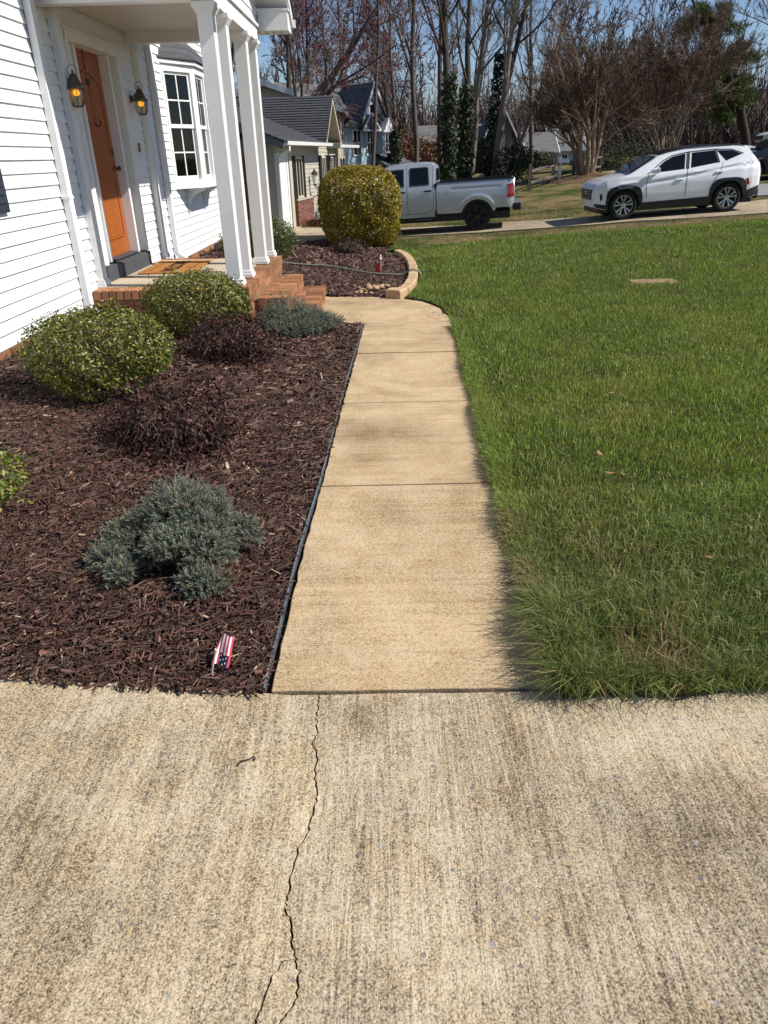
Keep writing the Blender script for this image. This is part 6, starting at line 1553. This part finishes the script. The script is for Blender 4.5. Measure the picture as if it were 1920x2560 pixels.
fr_ = MB().box((2.15, -4.25, 2.05), (2.21, -4.2, 3.05)).box((2.62, -4.25, 2.05), (2.68, -4.2, 3.05)).box((2.21, -4.25, 2.05), (2.62, -4.2, 2.12)).box((2.21, -4.25, 2.98), (2.62, -4.2, 3.05)).box((2.21, -4.25, 2.5), (2.62, -4.2, 2.55)).box((2.39, -4.25, 2.12), (2.43, -4.2, 2.5)).box((2.39, -4.25, 2.55), (2.43, -4.2, 2.98)).build('window', 'white_trim', bb)
MB().box((2.2, -4.215, 2.1), (2.63, -4.201, 3.0)).build('pane', 'tinted_pane', fr_)
MB().hull([(2.0, -4.35, 3.1), (2.82, -4.35, 3.1), (2.41, -4.35, 3.85)], [(2.0, -2.5, 3.1), (2.82, -2.5, 3.1), (2.41, -2.5, 3.85)]).build('side_gable', 'white_trim', bb)
MB().hull([(2.05, -5.2, 1.0), (4.6, -5.2, 1.0), (4.6, -5.2, 1.1), (2.05, -5.2, 1.1)], [(2.05, -2.8, 2.0), (4.0, -2.8, 2.0), (4.0, -2.8, 2.1), (2.05, -2.8, 2.1)]).build('porch_roof', 'far_shingle', bl_)
# grey houses beyond the trees
def px_house(name, lab, px0, px1, ytop_eave, Y, **k):
    a = at(px0, ytop_eave, Y); b = at(px1, ytop_eave, Y); return a, b
a = at(1065, 345, 60); b = at(1215, 335, 60)
far_house('dark_house', 'dark sided house with a long grey roof behind the ivy covered trunks', (a.x + b.x) / 2, 64, 0, b.x - a.x + .6, 8, a.z + .1, 1.1, 'dark_siding', 'far_shingle', axis='x', z=-.4)
a = at(1222, 320, 58); b = at(1280, 320, 58); z = -.4
far_house('grey_house', 'grey sided house with white gable trim behind the bare forked tree', (a.x + b.x) / 2, 60.5, 0, (b.x - a.x), 5, a.z - z, 1.5, 'grey_siding', 'far_shingle', [('f', -.35, .25, a.z - z - 1.6, a.z - z - .5), ('f', -.3, .2, a.z - z - 3.4, a.z - z - 2.5)], axis='y', z=z)
a = at(1325, 380, 60); b = at(1385, 380, 60); z = -.2
gh = far_house('grey_cottage', 'small grey cottage with a flag and white door behind the rail fence', (a.x + b.x) / 2, 62, 0, b.x - a.x, 4, a.z - z, 1.2, 'grey_siding', 'far_shingle', [('f', -.75, -.35, .35, a.z - z - .15), ('f', .5, .8, .35, a.z - z - .3)], axis='x', z=z)
a = at(1392, 375, 63); b = at(1452, 370, 63); z = .0
far_house('white_cottage', 'white and slate cottage behind the crape myrtle trunk', (a.x + b.x) / 2, 66, 0, b.x - a.x + .3, 6, a.z - z, 1.9, 'pale_blue_siding', 'far_shingle', [('f', -.5, -.1, .5, 1.3)], axis='x', z=z)
a = at(1660, 330, 72); b = at(1960, 330, 72)
far_house('brick_house', 'orange brick house behind the pine tree', (a.x + b.x) / 2 + 3, 76, 0, b.x - a.x + 8, 8, 2.3, 2.2, 'orange_brick', 'far_shingle_brown', [('f', -4.9, -4.1, .7, 1.7), ('f', -1.5, -.5, .7, 1.7)], axis='x', z=1.1)
# flag on the cottage
fp = at(1368, 400, 59.5)
ff = thing('house_flag', 'striped flag hanging by the small grey cottage', 'flag', (fp.x, fp.y, fp.z - 1.0))
link('cloth', flag(None, 0, 0, nu=7, nv=5, bend=lambda u, v: (.1 + .75 * v + .1 * math.sin(u * 4), .05 * math.sin(v * 5), 1.25 - .55 * u - .45 * v), canton=(4, 7, 0, 3)), 'flag_cloth', ff)
MB().tube([(0, .8, .6), (.1, 0, 1.35)], .03, 6).build('pole', 'white_trim', ff)

# ------------------------------------------------------------------ split-rail fence, mailbox, marker post
pmat('fence_wood', (.085, .065, .05), (.14, .115, .09), scale=9, rough=.9)
f0, f1, f2 = hit(1323, 477), hit(1432, 446), hit(1500, 432)
fence = thing('rail_fence', 'weathered split rail fence at the foot of the crape myrtle', 'fence', (f0.x, f0.y, f0.z))
for p in (f0, f0.lerp(f1, .5), f1, f2):
    zz = float(terrain(p.x, p.y)) - f0.z
    MB().hull([(p.x - f0.x - .08, p.y - f0.y - .06, zz - .2), (p.x - f0.x + .07, p.y - f0.y - .06, zz - .2), (p.x - f0.x + .08, p.y - f0.y + .07, zz - .2), (p.x - f0.x - .07, p.y - f0.y + .06, zz - .2)], [(p.x - f0.x - .07, p.y - f0.y - .06, zz + 1.12), (p.x - f0.x + .07, p.y - f0.y - .05, zz + 1.16), (p.x - f0.x + .07, p.y - f0.y + .06, zz + 1.15), (p.x - f0.x - .07, p.y - f0.y + .06, zz + 1.1)]).build('post', 'fence_wood', fence)
for p, q in ((f0, f0.lerp(f1, .5)), (f0.lerp(f1, .5), f1), (f1, f2)):
    for h in (.32, .80):
        za = float(terrain(p.x, p.y)) - f0.z + h; zb = float(terrain(q.x, q.y)) - f0.z + h
        MB().tube([(p.x - f0.x, p.y - f0.y, za), ((p.x + q.x) / 2 - f0.x, (p.y + q.y) / 2 - f0.y, (za + zb) / 2 + .02), (q.x - f0.x, q.y - f0.y, zb)], [.06, .075, .06], 5).build('rail', 'fence_wood', fence)
mb = hit(1397, 455); 
mbx = thing('mailbox', 'white mailbox on a white post beyond the rail fence', 'mailbox', (mb.x, mb.y, mb.z))
MB().box((-.07, -.07, -.2), (.07, .07, 1.15)).build('post', 'white_trim', mbx)
MB().hull([(-.14, -.12, .85), (.45, -.12, .85), (.45, .12, .85), (-.14, .12, .85)], [(-.14, -.10, 1.05), (.45, -.10, 1.05), (.45, .10, 1.05), (-.14, .10, 1.05)]).build('box', 'white_trim', mbx, bevel=.03)
mp_ = hit(1876, 407)
mk = thing('marker_post', 'grey wooden house number post behind the white crossover', 'post', (mp_.x, mp_.y, float(terrain(mp_.x, mp_.y))))
hgt = at(1876, 378, mp_.y).z - float(terrain(mp_.x, mp_.y))
MB().box((-.10, -.08, -.2), (.10, .08, hgt)).build('shaft', 'fence_wood', mk); MB().hull([(-.12, -.1, hgt), (.12, -.1, hgt), (.12, .1, hgt), (-.12, .1, hgt)], [(-.02, -.02, hgt + .08), (.02, -.02, hgt + .08), (.02, .02, hgt + .08), (-.02, .02, hgt + .08)]).build('cap', 'aged_trim', mk)
c3.location = (at(1893, 372, 60).x + 3.84, 60, float(terrain(at(1893, 372, 60).x + 2, 60)) + .03)

# ------------------------------------------------------------------ trees
def grow(rng, P0, D0, L0, R0, levels):
    """levelled branching; levels: dicts n,len,ang,rad,seg,curl,up,sides,t0 ; returns list of (pts, rad) per level"""
    out = []; P, D, L, R = P0, D0, L0, R0
    for li, lv in enumerate(levels):
        k = len(P); s = lv['seg']; pts = np.zeros((k, s + 1, 3)); pts[:, 0] = P; d = D.copy()
        dirs = np.zeros((k, s + 1, 3)); dirs[:, 0] = d
        for j in range(s):
            d = d + rng.normal(0, lv['curl'], (k, 3)); d[:, 2] += lv['up']; d = unit(d)
            pts[:, j + 1] = pts[:, j] + d * (L / s)[:, None]; dirs[:, j + 1] = d
        tt = np.linspace(0, 1, s + 1); rad = R[:, None] * (1 - tt[None] * (1 - lv.get('tip', .35)))
        out.append((pts, rad))
        if li + 1 == len(levels): break
        nx_ = levels[li + 1]; m = nx_['n']
        t = rng.uniform(nx_.get('t0', .25), 1.0, (k, m)); t = np.sort(t, 1); t[:, -1] = 1.0
        x = t * s; i0 = np.minimum(x.astype(int), s - 1); f = (x - i0)[..., None]; ar = np.arange(k)[:, None]
        P = (pts[ar, i0] * (1 - f) + pts[ar, i0 + 1] * f).reshape(-1, 3); dd = dirs[ar, i0 + 1].reshape(-1, 3)
        az = unit(np.cross(dd, rng.normal(0, 1, dd.shape))); an = rng.normal(nx_['ang'], nx_['ang'] * .3, len(P))
        an = np.where((t == 1.0).reshape(-1), an * .35, an)
        D = unit(dd * np.cos(an)[:, None] + az * np.sin(an)[:, None])
        L = (np.repeat(L, m) * nx_['len'] * (1 - .45 * t.reshape(-1)) * rng.uniform(.65, 1.3, len(P)))
        rp = (rad[ar, i0] * (1 - f[..., 0]) + rad[ar, i0 + 1] * f[..., 0]).reshape(-1)
        R = np.maximum(rp * nx_['rad'], nx_.get('rmin', .004))
    return out
def ribbon_np(pts, rad, col, rng):
    """flat slivers for the finest twigs (two faces per segment, one for the tip)"""
    k, m, _ = pts.shape
    d = unit(pts[:, -1] - pts[:, 0]); sv = unit(np.cross(d, rng.normal(0, 1, (k, 3))))
    V = np.concatenate([(pts[:, :-1, None, :] + sv[:, None, None, :] * np.array([-1, 1])[None, None, :, None] * rad[:, :-1, None, None]).reshape(k, -1, 3), pts[:, -1:, :]], 1)
    nv = V.shape[1]; q = []
    for j in range(m - 2): q += [[2 * j, 2 * j + 1, 2 * j + 3], [2 * j, 2 * j + 3, 2 * j + 2]]
    q.append([2 * (m - 2), 2 * (m - 2) + 1, nv - 1])
    F = (np.arange(k)[:, None, None] * nv + np.array(q)[None]).reshape(-1, 3)
    return V.reshape(-1, 3), F, np.repeat(col, nv, 0)
def tree_parts(rng, P0, D0, L0, R0, levels, bark, twig, ntrunk=2, buds=None):
    g = grow(rng, P0, D0, L0, R0, levels)
    tr_ = join([tube_np(p, r_, levels[i]['sides'], np.asarray(bark)) for i, (p, r_) in enumerate(g[:ntrunk])])
    cr = []
    for i, (p, r_) in enumerate(g[ntrunk:]):
        n = len(p); c = np.asarray(twig)[None] * np.exp(rng.normal(0, .22, (n, 1)))
        cr.append(tube_np(p, r_, levels[i + ntrunk]['sides'], c) if levels[i + ntrunk]['sides'] > 1 else ribbon_np(p, r_, c, rng))
    if buds:
        nb_, size, col = buds; p = g[-1][0]; k = rng.integers(0, len(p), nb_); j = rng.integers(1, p.shape[1], nb_)
        P = p[k, j] + rng.normal(0, size * .6, (nb_, 3)); cr.append(leaves(P, rng.normal(0, 1, (nb_, 3)), rng, size, size * .6, shade(rng, nb_, col, .35), tilt=1.0))
    return tr_, join(cr)
attr_mat('bark', rough=.9, spec=.15)
# rough the bark with a fine bump
_m = MATS['bark']; _n = _m.node_tree.nodes; _t = _n.new('ShaderNodeTexNoise'); _t.inputs['Scale'].default_value = 14; _b = _n.new('ShaderNodeBump'); _b.inputs['Strength'].default_value = .7; _b.inputs['Distance'].default_value = .03
_m.node_tree.links.new(_t.outputs['Fac'], _b.inputs['Height']); _m.node_tree.links.new(_b.outputs[0], _n['Principled BSDF'].inputs['Normal'])
def make_tree(name, lab, x, y, parts, group=None, z=None, rotz=0.0, cat='tree'):
    z = float(terrain(x, y)) - .05 if z is None else z
    t = thing(name, lab, cat, (x, y, z), rotz, group)
    link('trunk', np_mesh('trunk', *parts[0], smooth_=True), 'bark', t)
    link('crown', np_mesh('crown', *parts[1]), 'twig', t)
    return t
A3 = lambda *a: np.array(a, float)
def single(rng, h, r0, lean=(0, 0), n1=9, n2=6, n3=7, n4=8, ang=.7, bark=(.16, .135, .115), twig=(.125, .10, .09), buds=None, up=.05, len1=.55, t0=.3, rmin=.012, curl=.045):
    lv = [dict(seg=7, curl=curl, up=.03, sides=8, tip=.3), dict(n=n1, len=len1, ang=ang, rad=.5, seg=6, curl=.10, up=up, sides=5, t0=t0, tip=.3), dict(n=n2, len=.52, ang=.65, rad=.5, seg=5, curl=.13, up=up, sides=3, t0=.2, rmin=rmin),
          dict(n=n3, len=.52, ang=.65, rad=.6, seg=3, curl=.14, up=up * .6, sides=1, t0=.15, rmin=rmin * .8)]
    if n4: lv.append(dict(n=n4, len=.55, ang=.6, rad=.7, seg=2, curl=.14, up=.02, sides=1, t0=.1, rmin=rmin * .65))
    return tree_parts(rng, np.zeros((1, 3)), unit(np.array([[lean[0], lean[1], 1.0]])), np.array([h]), np.array([r0]), lv, bark, twig, 2, buds)
def vase(rng, stems, h, r0, spread, bark, twig, n=(7, 7, 8, 9), rmin=.013, fine=.55, len1=1.12):
    a = np.linspace(0, 2 * np.pi, stems, endpoint=False) + rng.uniform(0, .6, stems)
    P0 = np.stack([np.cos(a) * r0 * 1.5, np.sin(a) * r0 * 1.5, np.zeros(stems)], 1)
    sp = rng.uniform(.35, 1.2, stems) * spread
    D0 = unit(np.stack([np.cos(a) * sp * .55, np.sin(a) * sp * .55, np.ones(stems)], 1))
    L0 = h * rng.uniform(.75, 1.0, stems); R0 = r0 * rng.uniform(.6, 1.1, stems)
    lv = [dict(seg=8, curl=.085, up=.0, sides=8, tip=.3), dict(n=n[0], len=len1, ang=.5, rad=.6, seg=6, curl=.12, up=.015, sides=5, t0=.42, tip=.3), dict(n=n[1], len=.55, ang=.55, rad=.55, seg=4, curl=.13, up=.05, sides=3, t0=.15, rmin=rmin),
          dict(n=n[2], len=fine, ang=.55, rad=.65, seg=3, curl=.14, up=.05, sides=1, t0=.1, rmin=rmin * .85), dict(n=n[3], len=fine, ang=.5, rad=.75, seg=2, curl=.14, up=.04, sides=1, t0=.1, rmin=rmin * .7)]
    return tree_parts(rng, P0, D0, L0, R0, lv, bark, twig, 2)
T = np.random.default_rng
# two crape myrtles on their mulch mounds
p = hit(1463, 449)
cm1 = make_tree('crape_myrtle', 'large bare crape myrtle with smooth tan trunks at the rail fence', p.x, p.y, vase(T(1), 9, 4.0, .15, .62, (.30, .215, .15), (.125, .082, .056), (7, 7, 8, 8)))
p2 = hit(1655, 428)
cm2 = make_tree('crape_myrtle', 'wide bare crape myrtle with pale thin stems behind the white crossover', p2.x, p2.y, vase(T(2), 11, 4.6, .085, .80, (.27, .21, .16), (.135, .088, .060), (7, 7, 8, 8)))
def mound(x, y, rx, ry, h, lab):
    n = 22; m = MB(); vs = [(0, 0, h)]; fs = []
    rr = random.Random(int(x * 10))
    for k in range(1, 6):
        for i in range(n):
            a = 2 * math.pi * i / n; f = k / 5 * (1 + .08 * math.sin(3 * a + x)); px_, py_ = rx * f * math.cos(a), ry * f * math.sin(a)
            vs.append((px_, py_, float(terrain(x + px_, y + py_)) - float(terrain(x, y)) + h * math.cos(min(1, k / 5) * math.pi / 2) ** 1.3 - (.12 if k == 5 else 0) + rr.uniform(-.02, .02)))
    for i in range(n): fs.append((0, 1 + i, 1 + (i + 1) % n))
    for k in range(4):
        for i in range(n): fs.append((1 + k * n + i, 1 + (k + 1) * n + i, 1 + (k + 1) * n + (i + 1) % n, 1 + k * n + (i + 1) % n))
    m.add(vs, fs); o = m.build('mulch_mound', 'leaf_litter', None, True); o.location = (x, y, float(terrain(x, y))); return tag(o, lab, kind='structure')
mound(p.x, p.y, 2.3, 1.8, .32, 'leaf covered mound at the crape myrtle trunk'); mound(p2.x, p2.y, 3.4, 2.4, .3, 'leaf covered ground below the wide crape myrtle')
# bare trees behind the pickup
GB, GT = (.215, .185, .16), (.21, .18, .165)
p = hit(1183, 462); make_tree('bare_tree', 'tall bare tree with one straight grey trunk behind the pickup bed', p.x, p.y + 2, single(T(3), 10.5, .21, (.0, 0), 12, 8, 8, 9, bark=GB, twig=GT, ang=.55, up=.09, t0=.30))
p = hit(1242, 460); make_tree('bare_tree', 'bare grey tree leaning up from a forked base behind the pickup tailgate', p.x, p.y + 1, single(T(4), 11.0, .23, (.10, 0), 11, 8, 8, 9, bark=GB, twig=GT, ang=.5, up=.09, t0=.35))
p = hit(1262, 459); make_tree('bare_tree', 'bare grey trunk slanting right beside the forked tree behind the pickup', p.x + .2, p.y + 1.3, single(T(5), 9.0, .17, (.42, 0), 10, 8, 8, 9, bark=GB, twig=GT, ang=.5, up=.10, t0=.35))
p = hit(1560, 430); make_tree('bare_tree', 'small dark bare tree between the two crape myrtles', p.x, p.y + 6, single(T(6), 5.0, .16, (.1, 0), 9, 7, 7, 8, bark=(.07, .055, .05), twig=(.09, .07, .06), ang=.9, up=.02, t0=.2))
# ivy-clad trunks
def ivy(seed, px, py, Y, h, r0, lab, lean=0.0):
    rng_ = T(seed); b = at(px, py, Y); z = float(terrain(b.x, Y)) - .05
    parts = single(rng_, h * 1.9, r0, (lean, 0), 8, 6, 6, 7, bark=(.06, .05, .042), twig=(.13, .11, .10), ang=.55, up=.08, t0=.5)
    t = make_tree('ivy_tree', lab, b.x, Y, parts, z=z)
    n = 1700; zz = rng_.uniform(0, h, n); a = rng_.uniform(0, 2 * np.pi, n); zz = h * (zz / h) ** 1.35 ; rr = r0 * .8 + .42 * np.abs(rng_.normal(0, .5, n)) * (.3 + 1.3 * vnoise(zz, a, .9, seed)) * (1 - .7 * zz / h)
    P = np.stack([np.cos(a) * rr + lean * zz, np.sin(a) * rr, zz], 1); N = np.stack([np.cos(a), np.sin(a), np.full(n, .3)], 1)
    link('ivy_leaves', np_mesh('ivy_leaves', *leaves(P, N, rng_, .17, .13, shade(rng_, n, (.024, .036, .014), .4, (.07, .09, .035), .12), droop=.6, tilt=.8)), 'matte_leaf', t)
ivy(11, 1120, 445, 38, 5.0, .26, 'trunk thickly wrapped in dark ivy behind the pickup cab')
ivy(12, 1160, 445, 40, 4.6, .24, 'ivy covered trunk just right of the thickest ivy trunk')
ivy(13, 1222, 430, 44, 6.2, .20, 'ivy covered trunk leaning behind the forked bare tree', .06)
ivy(14, 985, 430, 47, 3.2, .3, 'short ivy column beside the pale blue house')
# tall trees and red-budded maples on the left
RB, RT = (.10, .078, .07), (.155, .112, .104)
RED = (.15, .034, .042)
def far_tree(seed, px, Y, h, r0, lab, lean=0.0, buds=0, bark=RB, twig=RT, ang=.55, up=.08, n=(12, 7, 6, 6), t0=.3, name='bare_tree', col=RED, rmin=.013):
    b = at(px, 400, Y)
    return make_tree(name, lab, b.x, Y, single(T(seed), h, r0, (lean, 0), *n, bark=bark, twig=twig, ang=ang, up=up, t0=t0, buds=(int(buds * 1.8), .065, col) if buds else None, rmin=rmin))
far_tree(21, 930, 36, 11.5, .10, 'slim dark tree rising in front of the pale blue house', buds=900, ang=.5, n=(12, 5, 5, 5), t0=.5)
far_tree(22, 1000, 57, 13.5, .16, 'red budded maple standing between the blue house and the pickup', buds=16000, ang=.6, name='red_maple', t0=.2, n=(13, 7, 7, 8), rmin=.02)
far_tree(23, 870, 62, 15.0, .17, 'red budded maple behind the beige house', buds=14000, ang=.6, name='red_maple', t0=.2, n=(13, 7, 7, 8), rmin=.02)
far_tree(24, 770, 56, 12.5, .16, 'red budded maple over the ranch house roof', buds=14000, ang=.65, name='red_maple', t0=.2, n=(13, 7, 7, 8), rmin=.02)
far_tree(25, 1040, 50, 16.5, .18, 'very tall straight bare tree behind the pickup cab', ang=.4, up=.12, n=(13, 6, 6, 6), t0=.3, bark=(.11, .095, .085), twig=(.21, .185, .17))
far_tree(26, 1105, 46, 15.0, .17, 'tall bare tree with upright limbs beside the ivy trunks', ang=.42, up=.12, n=(12, 6, 6, 6), t0=.3, bark=(.12, .10, .09), twig=(.21, .185, .17))
far_tree(27, 700, 40, 12.5, .17, 'bare tree behind the ranch house roof', lean=.12, n=(12, 7, 7, 8), buds=6000, ang=.8, up=.04, bark=(.075, .058, .05))
far_tree(28, 1330, 48, 12.0, .16, 'tall bare tree left of the crape myrtle crown', ang=.5, up=.1, bark=(.14, .12, .105), twig=(.20, .175, .165))
far_tree(29, 1890, 75, 13.0, .2, 'grey bare tree far behind the pine', ang=.65, up=.07, bark=(.13, .12, .11), twig=(.17, .155, .15), rmin=.026)
far_tree(30, 1960, 70, 13.5, .2, 'grey bare tree beyond the brick house', ang=.65, up=.07, bark=(.13, .12, .11), twig=(.17, .155, .15), rmin=.026)
b = at(583, 260, 33); b2 = at(596, 330, 36)
make_tree('shade_tree', 'dark trunked shade tree showing between the white porch columns', b.x, 33, single(T(31), 12.0, .30, (-.02, 0), 10, 7, 6, 6, bark=(.085, .068, .058), twig=(.15, .118, .105), ang=.8, up=.03, t0=.3, buds=(3500, .07, RED)))
make_tree('shade_tree', 'gnarled tree with a long limb arching over the ranch house roof', b2.x, 36, single(T(32), 9.5, .24, (.52, 0), 12, 7, 6, 6, bark=(.085, .068, .058), twig=(.16, .125, .112), ang=.75, up=.04, t0=.4, buds=(5000, .07, RED), curl=.07))
# leafy brown beech-like bush beside the dark house
bx = at(1030, 380, 52); rr_ = T(33); n = 1500
bt = thing('brown_leaf_bush', 'bush still holding copper brown leaves beside the dark house', 'bush', (bx.x, 52, float(terrain(bx.x, 52))))
P, N = ell_points(rr_, n, (0, 0, 1.6), (2.2, 1.2, 1.5), lump=.35, depth=.3, low=-.6, seed=4)
link('foliage', np_mesh('foliage', *leaves(P, N, rr_, .14, .10, shade(rr_, len(P), (.16, .075, .035), .35), tilt=1)), 'matte_leaf', bt)
link('stem', np_mesh('stem', *twigs(rr_, (0, 0, 1.6), (2.2, 1.2, 1.6), 60, (0, 0, 0), np.array([.1, .07, .055]), rr=.02)), 'twig', bt)
# low evergreen shrubs behind the pickup and by the fence
for k, (px, Y, rx, h, lab) in enumerate(((1110, 33, 1.3, 1.0, 'dark low evergreen bush behind the pickup cab'), (1165, 34, 1.2, .7, 'low green ground shrub behind the pickup bed'), (1285, 41, 1.2, 1.9, 'dark evergreen bush left of the fence post'), (1345, 58, 1.5, 1.2, 'dark hedge bush before the grey cottage'), (1490, 48, 1.6, .9, 'clipped dark hedge beyond the crape myrtle'), (1560, 55, 2.6, 1.4, 'wide dark hedge far behind the crape myrtles'))):
    b = at(px, 440, Y); green_shrub(90 + k, b.x, Y, (rx, rx * .7), h, 2600, lab, size=.12, base=(.024, .034, .014), alt=(.06, .075, .03), pa=.2, ground=float(terrain(b.x, Y)) - .05, mat='matte_leaf', depth=.25)
# pine
pb = at(1872, 372, 50); pr_ = T(35); pz = float(terrain(pb.x, 50))
lean = -.58
pine = thing('pine_tree', 'dark leaning pine tree with green crown right of the crape myrtles', 'tree', (pb.x, 50, pz - .05))
tp_pts = np.stack([np.stack([lean * np.array([0, 1.2, 2.6, 4.2, 5.8, 7.2, 8.3]) * np.array([1, .5, .6, .75, .9, .95, 1]), np.zeros(7), np.array([0, 1.2, 2.6, 4.2, 5.8, 7.2, 8.3])], 1)])
link('trunk', np_mesh('trunk', *tube_np(tp_pts, np.array([[.30, .26, .24, .21, .17, .12, .06]]), 9, np.array([.045, .036, .032])), smooth_=True), 'bark', pine)
cl_ = []
for k in range(60):
    zc = pr_.uniform(2.2, 8.0); sp = 2.3 * (1 - abs(zc - 5.2) / 5.2) + .35; a = pr_.uniform(0, 6.28); q = pr_.uniform(.25, 1) * sp
    c = (lean * zc * .9 - .4 + math.cos(a) * q, math.sin(a) * q, zc); rd = pr_.uniform(.4, .75)
    P, N = ell_points(pr_, 420, c, (rd, rd, rd * .55), lump=.4, depth=.4, low=-.8, seed=k)
    m = len(P); d = unit(N + pr_.normal(0, .5, (m, 3)) + A3(0, 0, .4)); pts = np.stack([P, P + d * .26], 1)
    s_ = unit(np.cross(d, pr_.normal(0, 1, (m, 3)))) * .022
    V = np.stack([P - s_, P + s_, P + d * .28], 1).reshape(-1, 3)
    cl_.append((V, np.arange(m * 3).reshape(-1, 3), np.repeat(shade(pr_, m, (.050, .075, .022), .3, (.10, .12, .03), .25), 3, 0)))
link('crown', np_mesh('crown', *join(cl_)), 'matte_leaf', pine)
# far wood that closes the view
wr = T(40); parts = []
protos = [single(T(100 + k), 10, .14, (0, 0), 8, 5, 5, 5, bark=(.14, .118, .107), twig=(.145, .114, .105), ang=.65, up=.07, t0=.2, rmin=.055) for k in range(4)]
for k in range(84):
    y = wr.uniform(67, 105); x = wr.uniform(-.52 * y, .66 * y); tr_, cr_ = protos[wr.integers(0, 4)]
    s = wr.uniform(.7, 1.2); a = wr.uniform(0, 6.28); z = float(terrain(x, y)) - .2
    Rz_ = np.array([[math.cos(a), -math.sin(a), 0], [math.sin(a), math.cos(a), 0], [0, 0, 1]])
    tint = np.array([1, .95, .95]) * wr.uniform(.8, 1.15)
    for v, f, t in (tr_, cr_): parts.append((v @ Rz_.T * s + A3(x, y, z), f, t * tint))
wood = tag(link('woodland', np_mesh('woodland', *join(parts)), 'twig'), 'bare grey brown winter woods closing the view behind the houses', 'woods', kind='stuff')
# low brush under the wood
n = 60000; x = wr.uniform(-50, 70, n); y = wr.uniform(66, 100, n); h = wr.uniform(1.0, 10.0, n) * wr.uniform(.35, 1, n)
st = np.stack([x, y, terrain(x, y)], 1); dd = unit(np.stack([wr.normal(0, .4, n), wr.normal(0, .4, n), np.ones(n)], 1))
pts = np.stack([st, st + dd * (h * .5)[:, None] + wr.normal(0, .12, (n, 3)), st + dd * h[:, None] + wr.normal(0, .35, (n, 3))], 1)
tag(link('brush', np_mesh('brush', *ribbon_np(pts, np.array([.06, .046, .012])[None].repeat(n, 0), shade(wr, n, (.125, .094, .083), .3), wr)), 'twig'), 'tangle of brown brush below the winter woods', 'brush', kind='stuff')
